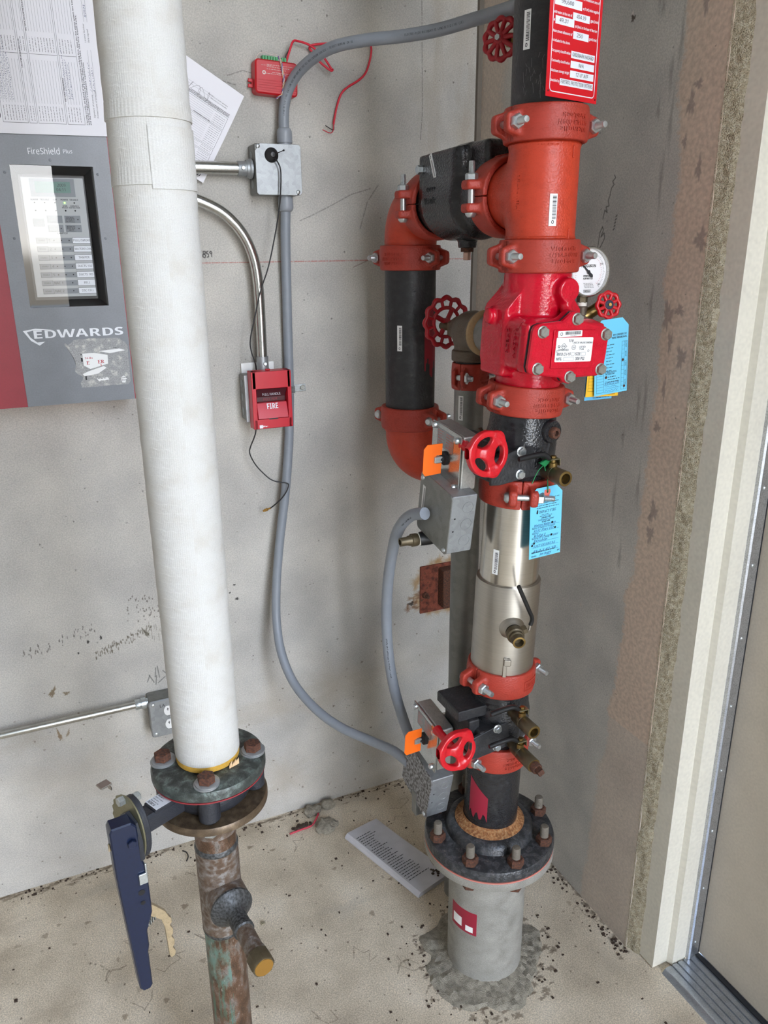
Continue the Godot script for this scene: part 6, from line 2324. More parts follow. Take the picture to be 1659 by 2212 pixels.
func build_riser() -> void:
	var mb: MB
	# 6 inch stub out of the floor
	var t := thing("riser_stub_pipe", "grey ductile iron pipe stub rising from the floor under the riser flange", "pipe", axis_at(0.0))
	var fx := Transform3D(Basis.IDENTITY, axis_at(0.0))
	pipe_part(fx, 0.0842, -0.01, 0.322, "stub", M.base_pipe, t, 64)
	mb = mb_at(fx * Transform3D(Basis(Vector3.UP, deg_to_rad(-68.0)), Vector3.ZERO))
	for k in 8:
		var s0 := -0.034 + 0.068 * k / 8.0
		var s1 := -0.034 + 0.068 * (k + 1) / 8.0
		var r := 0.0847
		var p0 := V(sin(s0 / r), 0, cos(s0 / r))
		var p1 := V(sin(s1 / r), 0, cos(s1 / r))
		mb.tri(p0 * r + V(0, 0.137, 0), p1 * r + V(0, 0.137, 0), p1 * r + V(0, 0.197, 0), p0, p1, p1)
		mb.tri(p0 * r + V(0, 0.137, 0), p1 * r + V(0, 0.197, 0), p0 * r + V(0, 0.197, 0), p0, p1, p0)
	var lb := put(mb, "label", M.scale_label, t, "faded red maker's label")
	mb = mb_at(fx * Transform3D(Basis(Vector3.UP, deg_to_rad(-68.0)), Vector3.ZERO))
	for q in [[-0.028, -0.002, 0.147, 0.171], [0.008, 0.026, 0.143, 0.158]]:
		for k in 3:
			var s0: float = lerpf(q[0], q[1], k / 3.0)
			var s1: float = lerpf(q[0], q[1], (k + 1) / 3.0)
			var r := 0.0851
			var p0 := V(sin(s0 / r), 0, cos(s0 / r))
			var p1 := V(sin(s1 / r), 0, cos(s1 / r))
			mb.quad(p0 * r + V(0, q[2], 0), p1 * r + V(0, q[2], 0), p1 * r + V(0, q[3], 0), p0 * r + V(0, q[3], 0), (p0 + p1).normalized())
	put(mb, "white_field", M.sticker_white, lb)
	# flange pair
	t = thing("riser_flange", "large black bolted flange with rusty nuts at the foot of the red riser", "flange", axis_at(0.315))
	mb = mb_at(fx)
	mb.lathe([Vector2(0.084, 0.3155), Vector2(0.1375, 0.3155), Vector2(0.1395, 0.318), Vector2(0.1395, 0.3345), Vector2(0.138, 0.336), Vector2(0.05, 0.336)], 80)
	put(mb, "lower_ring", M.base_pipe, t)
	mb = mb_at(fx)
	mb.lathe([Vector2(0.05, 0.336), Vector2(0.1392, 0.336), Vector2(0.1392, 0.3388), Vector2(0.05, 0.3388)], 80)
	put(mb, "gasket", M.gasket_pink, t, "pink rubber gasket edge")
	mb = mb_at(fx)
	mb.lathe([Vector2(0.05, 0.3388), Vector2(0.137, 0.3388), Vector2(0.1395, 0.3415), Vector2(0.1395, 0.355), Vector2(0.1365, 0.3615), Vector2(0.130, 0.3645), Vector2(0.100, 0.3660), Vector2(0.0955, 0.3672), Vector2(0.0935, 0.3705), Vector2(0.0920, 0.3790), Vector2(0.0865, 0.3850), Vector2(0.0790, 0.3880), Vector2(0.0720, 0.3890), Vector2(0.05, 0.3890)], 80)
	put(mb, "upper_ring", M.flange_black, t)
	mb = mb_at(fx)
	var pr := []
	mb.lathe([Vector2(0.0745, 0.3885), Vector2(0.0715, 0.3915), Vector2(0.0640, 0.3945), Vector2(0.0590, 0.3990), Vector2(0.0570, 0.4030)], 64)
	put(mb, "weld_bead", M.weld_rust, t, "rusty orange weld bead")
	for k in 8:
		var a := deg_to_rad(-5.0 + k * 45.0)
		var p := axis_at(0.0) + V(sin(a) * 0.1205, 0.3645, cos(a) * 0.1205)
		bolt_head(t, p, Vector3.UP, 0.0168, 0.0165, M.bolt_rust, "nut")
		mb = mb_at(along(p, Vector3.UP))
		pr = [Vector2(0.0088, 0.016)]
		var y := 0.0165
		while y < 0.040:
			pr.append(Vector2(0.0090, y)); pr.append(Vector2(0.0083, y + 0.001))
			y += 0.002
		pr.append_array([Vector2(0.0075, 0.0415), Vector2(0, 0.0422)])
		mb.lathe(pr, 18)
		put(mb, "stud", M.stud_grey, t)
		bolt_head(t, p - V(0, 0.0490, 0), Vector3.DOWN, 0.0160, 0.012, M.bolt_rust, "bolt_head")
	# black spool above the flange
	t = thing("riser_pipe", "short black painted pipe spool with a peeling red label above the bolted flange", "pipe", axis_at(0.40), "riser pipe spools")
	fx = seg(0.395, 0.58)
	pipe_part(fx, 0.05715, 0.0, 0.185, "tube", M.black_gloss, t, 48)
	mb = mb_at(fx * Transform3D(Basis(Vector3.UP, deg_to_rad(-62.0)), Vector3.ZERO))
	for k in 10:
		var s0 := -0.022 + 0.044 * k / 10.0
		var s1 := -0.022 + 0.044 * (k + 1) / 10.0
		var r := 0.0575
		var e0 := 0.052 + 0.010 * sin(k * 1.7)
		var e1 := 0.052 + 0.010 * sin((k + 1) * 1.7)
		var p0 := V(sin(s0 / r), 0, cos(s0 / r))
		var p1 := V(sin(s1 / r), 0, cos(s1 / r))
		mb.quad(p0 * r + V(0, e0 - 0.02, 0), p1 * r + V(0, e1 - 0.02, 0), p1 * r + V(0, 0.118 - 0.004 * k, 0), p0 * r + V(0, 0.122 - 0.004 * k, 0), (p0 + p1).normalized())
	put(mb, "peeling_label", M.scale_label, t, "torn dark red label")
	# couplings on the riser
	var vt := ["Victaulic", "4/114.3-009N", "FireLock"]
	var c := coupling(seg(0.571, 0.60, deg_to_rad(8.0)), "red grooved coupling with raised lettering below the lower black valve")
	var c2 := coupling(seg(0.7425, 0.80, deg_to_rad(10.6)), "red grooved coupling under the stainless steel sleeve with a large nut in front")
	var c3 := coupling(seg(1.134, 1.18, deg_to_rad(66.0)), "red grooved coupling above the stainless pipe with its bolt across the front")
	var c4 := coupling(seg(1.300, 1.36), "dusty red grooved coupling directly below the glossy red check valve")
	var c5 := coupling(seg(1.539, 1.58), "red grooved coupling between the check valve and the orange tee")
	var c6 := coupling(seg(1.737, 1.80), "red grooved coupling under the upper black pipe and red sign")
	casting_text(c, vt, true, 0.0)
	casting_text(c4, vt, true, 0.06)
	casting_text(c5, vt, false, 0.05)
	casting_text(c6, vt, true, 0.10)
	# raised frame on the stainless coupling
	mb = mb_at(Transform3D(Basis(Vector3.UP, 0.30), Vector3.ZERO))
	mb.text("SHURJOINT", 0.0, -0.004, 0.0075, 0.0, {"font": T.bold, "al": 1, "bend": 0.0686, "depth": 0.001, "w": 0.034})
	for k in 12:
		for yy in [-0.010, 0.010]:
			var s0 := -0.021 + 0.042 * k / 12.0
			var s1 := -0.021 + 0.042 * (k + 1) / 12.0
			mb.tube([V(sin(s0 / 0.069) * 0.069, yy, cos(s0 / 0.069) * 0.069), V(sin(s1 / 0.069) * 0.069, yy, cos(s1 / 0.069) * 0.069)], 0.0009, 5, false)
	for s in [-0.021, 0.021]:
		mb.tube([V(sin(s / 0.069) * 0.069, -0.010, cos(s / 0.069) * 0.069), V(sin(s / 0.069) * 0.069, 0.010, cos(s / 0.069) * 0.069)], 0.0009, 5, false)
	put(mb, "cast_lettering", M.coupling_paint, c2, "", true)
	# stainless section
	t = thing("stainless_pipe", "stainless steel pipe with a wider satin sleeve and a small test valve in the riser", "pipe", axis_at(0.75))
	fx = seg(0.75, 1.12)
	mb = mb_at(fx)
	mb.lathe([Vector2(0.05, 0.0), Vector2(0.0565, 0.0), Vector2(0.0572, 0.012), Vector2(0.0618, 0.016), Vector2(0.0620, 0.020), Vector2(0.0620, 0.200), Vector2(0.0612, 0.2025), Vector2(0.054, 0.203)], 64, false, 3.0)
	put(mb, "sleeve", M.stainless_satin, t, "wider satin steel sleeve")
	pipe_part(fx, 0.0560, 0.195, 0.375, "upper_tube", M.stainless, t, 64, 3.0)
	barcode_on(t, fx, 0.0560, deg_to_rad(-62.0), 0.224, 0.273, 0.012)
	mb = mb_at(fx * Transform3D(Basis(Vector3.UP, deg_to_rad(-28.0)), Vector3.ZERO))
	mb.box(V(0, 0.030, 0.0635), V(0.0075, 0.058, 0.0045), 0.0012)
	mb.box(V(0.004, 0.050, 0.0660), V(0.014, 0.014, 0.006), 0.002)
	put(mb, "weld_lug", M.stainless_satin, t)
	# test cock on the sleeve: points to the front left
	var td := V(-0.30, -0.10, 0.95).normalized()
	var tp := fx * (Basis(Vector3.UP, deg_to_rad(-20.0)) * V(0, 0.120, 0.060))
	mb = mb_at(along(tp, td))
	mb.lathe([Vector2(0.026, -0.012), Vector2(0.024, 0.000), Vector2(0.019, 0.005), Vector2(0.016, 0.010), Vector2(0, 0.010)], 28)
	put(mb, "boss", M.stainless_satin, t)
	var tv := thing("test_valve", "small brass ball valve with a black lever on the stainless sleeve", "valve", tp)
	mb = mb_at(along(tp, td))
	mb.lathe([Vector2(0, 0.006), Vector2(0.0125, 0.006), Vector2(0.0125, 0.012), Vector2(0.0165, 0.014), Vector2(0.0165, 0.026), Vector2(0.0140, 0.028), Vector2(0.0140, 0.034), Vector2(0.0120, 0.036), Vector2(0.0120, 0.048), Vector2(0.0085, 0.0485), Vector2(0.0085, 0.036), Vector2(0, 0.036)], 24)
	mb.xf = along(tp + td * 0.020 + V(0.012, 0.004, 0), V(0.9, 0.35, 0.2))
	mb.hex(0.0085, 0.0, 0.012, 0.001)
	put(mb, "body", M.brass_dull, tv)
	mb = mb_at(along(tp + td * 0.0485, td))
	mb.lathe([Vector2(0.0118, -0.002), Vector2(0.0120, 0.0), Vector2(0.0088, 0.0005), Vector2(0.0086, -0.008)], 24)
	put(mb, "mouth", M.brass, tv)
	mb = mb_at()
	var lp := tp + td * 0.034 + V(0.026, 0.012, 0.0)
	mb.tube([lp, lp + V(0.003, 0.022, 0.0)], 0.0022, 8)
	put(mb, "lever_shank", M.stainless_satin, tv)
	mb = mb_at()
	mb.tube(curve([lp + V(0.002, 0.010, 0), lp + V(0.0035, 0.024, 0.002), lp + V(-0.008, 0.046, 0.006), lp + V(-0.034, 0.098, 0.008)], 5), 0.0040, 10)
	put(mb, "lever_grip", M.black_plastic, tv, "black plastic lever grip")
	# check valve
	build_check_valve()
	# tee
	t = thing("pipe_tee", "orange painted grooved tee joining the riser to the bypass branch", "tee", axis_at(1.637))
	var ot := axis_at(1.637)
	var tf := func(p: Vector3) -> float:
		var v1 := dcyl(Vector2(p.x, p.z).length(), p.y, 0.0570, 0.0765, 0.002)
		var v2 := dcyl(Vector2(p.x, p.y).length(), p.z + 0.048, 0.0570, 0.050, 0.002)
		var d := smin(v1, v2, 0.022)
		# rolled lips at the ends
		d = minf(d, dcyl(absf(Vector2(p.x, p.z).length() - 0.0572), absf(p.y) - 0.0700, 0.0016, 0.0022, 0.001))
		d = minf(d, dcyl(absf(Vector2(p.x, p.y).length() - 0.0572), p.z + 0.0880, 0.0016, 0.0022, 0.001))
		return d
	mb = mb_at(Transform3D(Basis.IDENTITY, ot))
	mb.net(tf, V(-0.064, -0.082, -0.106), V(0.064, 0.082, 0.064), 0.0030)
	put(mb, "body", M.orange_paint, t)
	barcode_on(t, Transform3D(Basis.IDENTITY, ot), 0.0576, deg_to_rad(-16.0), -0.052, -0.004, 0.0125)
	for q in [[0.30, 0.050], [0.30, -0.072]]:
		mb = mb_at(Transform3D(Basis(Vector3.UP, q[0]), ot))
		mb.box(V(0, q[1] + 0.008, 0.0578), V(0.004, 0.018, 0.003), 0.001)
		put(mb, "casting_mark", M.orange_paint, t)
	mb = mb_at(Transform3D(Basis(Vector3.UP, deg_to_rad(-84.0)), ot))
	mb.text("Victaulic", 0.0, 0.0, 0.010, 0.0, {"font": T.bold, "al": 1, "bend": 0.0576, "depth": 0.0014, "rot": -PI / 2, "w": 0.05})
	put(mb, "cast_lettering", M.orange_paint, t)
	# upper pipe
	t = thing("riser_pipe", "scratched black riser pipe running up out of the picture behind the red sign", "pipe", axis_at(1.75), "riser pipe spools")
	fx = Transform3D(Basis.IDENTITY, axis_at(1.75))
	pipe_part(fx, 0.05715, 0.0, 1.33, "tube", M.black_paint, t, 56)
	barcode_on(t, fx, 0.0572, deg_to_rad(-72.0), 0.088, 0.141, 0.0125)
	mb = mb_at(fx)
	var rng := rng_of(61)
	for k in 26:
		var a := deg_to_rad(rng.randf_range(-75.0, -20.0))
		var y := rng.randf_range(0.015, 0.075)
		var da := rng.randf_range(-0.06, 0.06)
		var dy := rng.randf_range(0.004, 0.016)
		var r := 0.0573
		mb.quad(V(sin(a), 0, cos(a)) * r + V(0, y, 0), V(sin(a + 0.008), 0, cos(a + 0.008)) * r + V(0, y, 0), V(sin(a + da + 0.008), 0, cos(a + da + 0.008)) * r + V(0, y + dy, 0), V(sin(a + da), 0, cos(a + da)) * r + V(0, y + dy, 0), V(sin(a), 0, cos(a)))
	put(mb, "scratches", M.ink_faint, t, "pale scratches in the paint")
	# the two butterfly valves
	build_butterfly(0.578, 0.735, "black butterfly valve low on the riser between two red couplings", false)
	build_butterfly(1.140, 1.298, "black butterfly valve in the middle of the riser below the check valve", true)
	build_sign()


func build_check_valve() -> void:
	var t := thing("check_valve", "glossy red cast iron check valve with a bolted cover and nameplate", "valve", axis_at(1.32))
	var o := axis_at(1.42)
	var f := func(p: Vector3) -> float:
		var rr := Vector2(p.x, p.z).length()
		var neck := dcyl(rr, p.y, 0.0572, 0.108, 0.001)
		var bx := dbox(p, V(0, -0.021, 0.018), V(0.0760, 0.0445, 0.0740), 0.018)
		# shoulder over the clapper, on both sides
		var sh := dbox(p, V(0, 0.010, -0.006), V(0.0770, 0.0880, 0.0360), 0.006)
		sh = maxf(sh, (absf(p.x) * 0.75 + p.y * 0.66) - 0.0790)
		var d := smin(bx, sh, 0.008)
		d = smin(d, neck, 0.006)
		# frame behind the cover
		d = smin(d, dbox(p, V(0, -0.022, 0.0870), V(0.0780, 0.0400, 0.0100), 0.006), 0.010)
		d = smin(d, dcyl(Vector2(p.x - 0.006, p.y - 0.024).length(), p.z - 0.0870, 0.0140, 0.0090, 0.003), 0.012)
		d = smin(d, dcyl(Vector2(p.x - 0.004, p.y + 0.066).length(), p.z - 0.0870, 0.0140, 0.0090, 0.003), 0.012)
		# hinge boss in front, spout down to the cover
		var ham := dcyl(Vector2(p.x - 0.014, p.y - 0.068).length(), p.z - 0.042, 0.0200, 0.0330, 0.004)
		ham = smin(ham, dcap(p, V(0.014, 0.055, 0.060), V(0.016, 0.016, 0.080), 0.0105, 0.0100), 0.008)
		d = smin(d, ham, 0.006)
		# drain port at the back, plugged boss on the left
		d = smin(d, dcyl(Vector2(p.x - 0.004, p.y + 0.023).length(), p.z + 0.075, 0.0400, 0.0200, 0.003), 0.008)
		d = smin(d, dcyl(Vector2(p.y - 0.020, p.z + 0.010).length(), p.x + 0.080, 0.0130, 0.010, 0.004), 0.006)
		# trim port on the right
		d = smin(d, dcyl(Vector2(p.y - 0.012, p.z + 0.014).length(), p.x - 0.080, 0.0150, 0.010, 0.003), 0.006)
		return d
	var mb := mb_at(Transform3D(Basis.IDENTITY, o))
	# lean with the riser
	var tl := seg(1.32, 1.52)
	mb.xf = Transform3D(tl.basis, o)
	mb.net(f, V(-0.100, -0.112, -0.102), V(0.098, 0.112, 0.100), 0.0032)
	put(mb, "body", M.red_gloss, t)
	# cover with six bolts
	var zc := 0.0990
	var ol := [[-0.066, 0.0165], [-0.060, 0.0185], [-0.020, 0.0222], [-0.009, 0.0310], [-0.002, 0.0372], [0.008, 0.0378], [0.0165, 0.0330], [0.0200, 0.0230], [0.0625, 0.0155], [0.0715, 0.0115], [0.0765, 0.0030], [0.0760, -0.0290], [0.0740, -0.0560], [0.0680, -0.0640], [0.0600, -0.0670], [0.0180, -0.0680], [0.0130, -0.0765], [0.0050, -0.0785], [-0.0060, -0.0750], [-0.0120, -0.0680], [-0.0640, -0.0625], [-0.0740, -0.0590], [-0.0780, -0.0500], [-0.0765, -0.0330], [-0.0745, 0.0070], [-0.0715, 0.0140]]
	var pp := PackedVector2Array()
	for q in ol:
		pp.append(Vector2(q[0], q[1]))
	var fc := Transform3D(tl.basis, o)
	mb = mb_at(fc)
	mb.prism(pp, zc - 0.0025, zc, 0.0)
	put(mb, "gasket", M.rubber, t, "black cover gasket")
	mb = mb_at(fc)
	mb.prism(pp, zc, zc + 0.0115, 0.0028, 50.0)
	mb.box(V(0.0040, -0.0215, zc + 0.0125), V(0.082, 0.062, 0.0030), 0.0010)
	var cv := put(mb, "cover", M.red_gloss, t, "flat red cover plate")
	for q in [[-0.0575, 0.0060], [0.0680, 0.0015], [-0.0610, -0.0520], [0.0655, -0.0555], [0.0065, 0.0262], [0.0040, -0.0665]]:
		washer(cv, fc * V(q[0], q[1], zc + 0.0115), fc.basis.z, 0.0100, 0.0014, M.bolt_grey)
		bolt_head(cv, fc * V(q[0], q[1], zc + 0.0128), fc.basis.z, 0.0088, 0.0068, M.bolt_grey)
	var zl := zc + 0.0142
	mb = mb_at(fc * Transform3D(Basis.IDENTITY, V(0.0050, -0.0220, 0)))
	mb.prism(rrect(0.0725, 0.0390, 0.002), zl, zl + 0.0006)
	var np := put(mb, "nameplate", M.sticker_white, cv, "white metal nameplate")
	mb = mb_at(fc * Transform3D(Basis.IDENTITY, V(-0.0312, -0.0415, zl + 0.0008)))
	mb.text("TFP", 0.0235, 0.0315, 0.0042, 0.0, {"font": T.bold})
	mb.text("G", 0.0035, 0.0222, 0.0050, 0.0, {"font": T.bold})
	mb.stroke([Vector2(0.0090, 0.0250), Vector2(0.0150, 0.0300), Vector2(0.0210, 0.0250), Vector2(0.0150, 0.0200), Vector2(0.0090, 0.0250)], 0.0006, 0.0)
	mb.text("FM", 0.0150, 0.0235, 0.0030, 0.0, {"font": T.bold, "al": 1})
	mb.text("APPROVED", 0.0150, 0.0178, 0.0013, 0.0, {"font": T.bold, "al": 1})
	mb.text("CHECK VALVE SWING", 0.0320, 0.0292, 0.0016, 0.0, {"font": T.bold})
	mb.disc(0.0350, 0.0232, 0.0042, 0.0, 20, 0.0036)
	mb.text("UL", 0.0350, 0.0216, 0.0030, 0.0, {"font": T.bold, "al": 1})
	mb.text("LISTED", 0.0460, 0.0222, 0.0028, 0.0, {"font": T.bold})
	mb.text("71A6", 0.0465, 0.0186, 0.0014, 0.0, {"font": T.bold})
	mb.text("MOD.CV-1F", 0.0030, 0.0102, 0.0046, 0.0, {"font": T.bold, "w": 0.0275})
	mb.frame2(0.0320, 0.0095, 0.0375, 0.0152, 0.0003, 0.0)
	mb.text("SIZE", 0.0395, 0.0102, 0.0046, 0.0, {"font": T.bold, "w": 0.0100})
	mb.frame2(0.0510, 0.0095, 0.0600, 0.0152, 0.0003, 0.0)
	mb.text("MFG.", 0.0030, 0.0026, 0.0046, 0.0, {"font": T.bold, "w": 0.0112})
	mb.frame2(0.0170, 0.0018, 0.0370, 0.0075, 0.0003, 0.0)
	mb.text("300 PSI", 0.0405, 0.0026, 0.0046, 0.0, {"font": T.bold, "w": 0.0180})
	mb.disc(0.0030, 0.0172, 0.0019, 0.0, 12, 0.0013)
	mb.disc(0.0650, 0.0172, 0.0019, 0.0, 12, 0.0013)
	put(mb, "print", M.ink, np)
	mb = mb_at(fc * Transform3D(Basis(V(0, 0, 1), 0.03), V(-0.0062, 0.0035, 0)))
	mb.prism(rrect(0.0470, 0.0095, 0.0012), zl - 0.0002, zl + 0.0009)
	var bs := put(mb, "bar_code_label", M.sticker_white, cv)
	mb = mb_at(fc * Transform3D(Basis(V(0, 0, 1), 0.03), V(-0.0062, 0.0035, zl + 0.0011)))
	var rng := rng_of(88)
	var x := -0.0095
	while x < 0.0200:
		var w := rng.randf_range(0.0003, 0.0009)
		mb.rect(x, -0.0016, x + w, 0.0036, 0.0)
		x += w + rng.randf_range(0.0003, 0.0006)
	mb.words(0.000, -0.0036, 0.012, 0.0012, 0.0, rng)
	mb.disc(-0.0170, 0.0, 0.0026, 0.0, 14, 0.0018)
	put(mb, "bars", M.ink, bs)
	# raised foundry letters on the left face
	mb = mb_at(Transform3D(tl.basis * Basis(Vector3.UP, -PI / 2), o))
	var zt := 0.0770
	for q in [["VALVE", 0.0180, 0.0065], ["CHECK", 0.0395, 0.0065], ["114.3MM", 0.0600, 0.0058]]:
		mb.text(q[0], q[1], 0.0055 if q[0] != "114.3MM" else 0.0065, q[2], zt, {"font": T.sans, "depth": 0.0014, "rot": -PI / 2, "w": 0.040 if q[0] != "114.3MM" else 0.047})
	mb.text("4\"", 0.0700, -0.018, 0.0060, zt - 0.001, {"font": T.sans, "depth": 0.0014, "rot": -PI / 2})
	put(mb, "cast_lettering", M.red_gloss, t)


func build_butterfly(y0: float, y1: float, label: String, upper: bool) -> void:
	var t := thing("butterfly_valve", label, "valve", axis_at(y0), "")
	var fx := seg(y0, y1)
	var L := y1 - y0
	var mb := mb_at(fx)
	mb.lathe([Vector2(0.050, 0.0), Vector2(0.0565, 0.0), Vector2(0.0572, 0.002), Vector2(0.0572, 0.026), Vector2(0.0615, 0.034), Vector2(0.0640, 0.044), Vector2(0.0640, L - 0.066), Vector2(0.0605, L - 0.050), Vector2(0.0588, L - 0.030), Vector2(0.0572, L - 0.022), Vector2(0.0572, L - 0.001), Vector2(0.050, L)], 56)
	put(mb, "body", M.black_gloss, t)
	var ax := axis_at((y0 + y1) * 0.5)
	var yb := y0 + (0.060 if upper else 0.062)
	# mounting bracket: two cheeks and a front web with two bolts
	mb = mb_at()
	var zb := ax.z + 0.0605
	mb.xf = Transform3D(Basis.IDENTITY, V(ax.x, yb, zb))
	mb.prism(PackedVector2Array([Vector2(-0.098, -0.037), Vector2(-0.080, -0.0385), Vector2(-0.020, -0.031), Vector2(0.012, -0.030), Vector2(0.016, 0.0), Vector2(0.020, 0.020), Vector2(0.020, 0.034), Vector2(-0.008, 0.033), Vector2(-0.014, 0.026), Vector2(-0.045, 0.022), Vector2(-0.085, 0.012), Vector2(-0.098, 0.008)]), -0.006, 0.002, 0.001)
	mb.xf = Transform3D(Basis.IDENTITY, V(ax.x, yb, ax.z))
	mb.box(V(-0.080, 0.0, -0.006), V(0.026, 0.074, 0.100), 0.004)
	if not upper:
		mb.box(V(-0.075, 0.046, -0.010), V(0.075, 0.024, 0.090), 0.003)
	mb.box(V(-0.050, -0.006, 0.030), V(0.060, 0.050, 0.066), 0.006)
	put(mb, "bracket", M.black_paint, t)
	for q in [0.018, -0.023]:
		washer(t, V(ax.x - 0.040, yb + q, zb + 0.002), V(0, 0, 1), 0.0090, 0.0016, M.zinc)
		bolt_head(t, V(ax.x - 0.040, yb + q, zb + 0.0034), V(0, 0, 1), 0.0072, 0.0065, M.zinc)
	if upper:
		# threaded boss with a rusty socket plug
		mb = mb_at(along(V(ax.x + 0.018, yb + 0.047, ax.z + 0.030), V(0.10, 0, 1)))
		mb.lathe([Vector2(0.0, 0.0), Vector2(0.0215, 0.0), Vector2(0.0205, 0.034), Vector2(0.0185, 0.037), Vector2(0, 0.037)], 28)
		put(mb, "boss", M.black_gloss, t)
		mb = mb_at(along(V(ax.x + 0.0215, yb + 0.046, ax.z + 0.066), V(0.10, 0, 1)))
		mb.lathe([Vector2(0.0, 0.0), Vector2(0.0105, 0.0), Vector2(0.0105, 0.008), Vector2(0.0090, 0.010), Vector2(0.0048, 0.010), Vector2(0.0046, 0.004), Vector2(0, 0.004)], 20)
		put(mb, "plug", M.bolt_rust, t, "rusty square socket plug")
	# chevron and letters cast on the neck
	mb = mb_at(fx * Transform3D(Basis(Vector3.UP, deg_to_rad(-38.0)), V(0, L - 0.050, 0)))
	mb.text("4/114.3", -0.006, 0.010, 0.0055, 0.0, {"font": T.bold, "al": 1, "bend": 0.0606, "depth": 0.0012})
	mb.text("Victaulic", -0.012, 0.001, 0.0055, 0.0, {"font": T.bold, "al": 1, "bend": 0.0606, "depth": 0.0012})
	put(mb, "cast_lettering", M.black_gloss, t)


func build_sign() -> void:
	# hydraulic design placard hung on the upper pipe
	var n := V(0.259, 0, 0.966)
	var t := thing("hydraulic_sign", "red metal hydraulic data sign with white fields hung on the upper black pipe", "sign", V(-0.275, 1.765, 0.745))
	var W := 0.1218
	var H := 0.305
	var fx := face(V(-0.3335, 1.7655, 0.7573), n)
	var mb := mb_at(fx)
	mb.box(V(W / 2, H / 2, 0.0), V(W, H, 0.0014), 0.0003)
	put(mb, "plate", M.sign_red, t)
	mb = mb_at(fx)
	var z := 0.0009
	# rounded white border line
	var b := 0.0075
	var pts := []
	for q in [[W - b - 0.006, b + 0.006, -PI / 2], [W - b - 0.006, H - b - 0.006, 0.0], [b + 0.006, H - b - 0.006, PI / 2], [b + 0.006, b + 0.006, PI]]:
		for i in 5:
			var a: float = q[2] + PI / 2 * i / 4
			pts.append(Vector2(q[0] + cos(a) * 0.006, q[1] + sin(a) * 0.006))
	pts.append(pts[0])
	mb.stroke(pts, 0.0014, z)
	# white boxes: x0, y0 (from the bottom), x1, y1
	var bx := [[0.030, 0.0175, 0.110, 0.0265], [0.053, 0.0300, 0.110, 0.0395], [0.053, 0.0430, 0.110, 0.0525], [0.053, 0.0560, 0.110, 0.0655], [0.055, 0.0815, 0.092, 0.0915], [0.013, 0.0955, 0.056, 0.1060], [0.052, 0.1055, 0.092, 0.1155], [0.010, 0.1195, 0.072, 0.1310], [0.078, 0.1410, 0.108, 0.1515], [0.018, 0.1540, 0.076, 0.1720], [0.098, 0.1510, 0.116, 0.1635], [0.018, 0.1760, 0.116, 0.1860], [0.084, 0.1890, 0.116, 0.1990], [0.018, 0.1890, 0.068, 0.1990], [0.018, 0.2150, 0.112, 0.2260]]
	for q in bx:
		mb.rect(q[0], q[1], q[2], q[3], z)
	var o := {"font": T.bold}
	for q in [["Installed by", 0.009, 0.0205, 0.020], ["Maximum storage height", 0.009, 0.0335, 0.042], ["Commodity classification", 0.009, 0.0465, 0.042], ["Occupancy classification", 0.009, 0.0595, 0.042], ["is included in the above.", 0.009, 0.0725, 0.040], ["Hose stream allowance of", 0.009, 0.0845, 0.044], ["gpm(L/min)", 0.093, 0.0845, 0.019], ["at", 0.009, 0.0985, 0.003], ["psi (bars) at the base of the riser", 0.058, 0.0965, 0.054], ["with water at the rate of", 0.009, 0.1085, 0.041], ["gpm (L/min)", 0.094, 0.1085, 0.019], ["sq ft (m2) when supplied", 0.074, 0.1215, 0.039], ["(L/min) per sq ft (m2) of floor area over a maximum area of", 0.010, 0.1338, 0.103], ["is designed to discharge at a rate of", 0.010, 0.1445, 0.066], ["gpm", 0.1095, 0.1425, 0.007], ["at", 0.012, 0.1620, 0.003], ["contract no", 0.0775, 0.1545, 0.019], ["for", 0.011, 0.1790, 0.005], ["dated", 0.0700, 0.1915, 0.011], ["This system as shown on", 0.012, 0.2060, 0.05], ["HYDRAULIC SYSTEM", 0.016, 0.2380, 0.09]]:
		mb.text(q[0], q[1], q[2], 0.0036, z, {"font": T.bold, "w": q[3]})
	put(mb, "white_print", M.white_print, t)
	mb = mb_at(fx)
	z = 0.0012
	for q in [["FIRETROL PROTECTION SYSTEMS", 0.032, 0.0200, 0.076], ["12'-0\" AFF", 0.066, 0.0325, 0.030], ["N/A", 0.072, 0.0455, 0.012], ["ORDINARY HAZARD", 0.056, 0.0585, 0.050], ["250", 0.063, 0.0845, 0.014], ["49.31", 0.021, 0.0988, 0.020], ["454.19", 0.060, 0.1085, 0.022], ["99,680", 0.024, 0.1230, 0.028], ["0.20", 0.083, 0.1440, 0.017], ["5331 FOUR MIL 151", 0.020, 0.1645, 0.050], ["SAN ANTONIO TX 78251", 0.020, 0.1565, 0.054], ["DA 609", 0.0985, 0.1545, 0.017], ["WESTOVER MARKET PLACE RETAIL J", 0.020, 0.1785, 0.094], ["5/6/2014", 0.086, 0.1915, 0.026]]:
		mb.text(q[0], q[1], q[2], 0.0050, z, {"font": T.sans, "w": q[3], "slant": 0.12})
	put(mb, "handwriting", M.ink, t)
	mb = mb_at(fx)
	for q in [[0.0045, 0.0075], [W - 0.0045, 0.0055]]:
		mb.disc(q[0], q[1], 0.0014, 0.0010, 10)
	put(mb, "hole", M.panel_black, t)


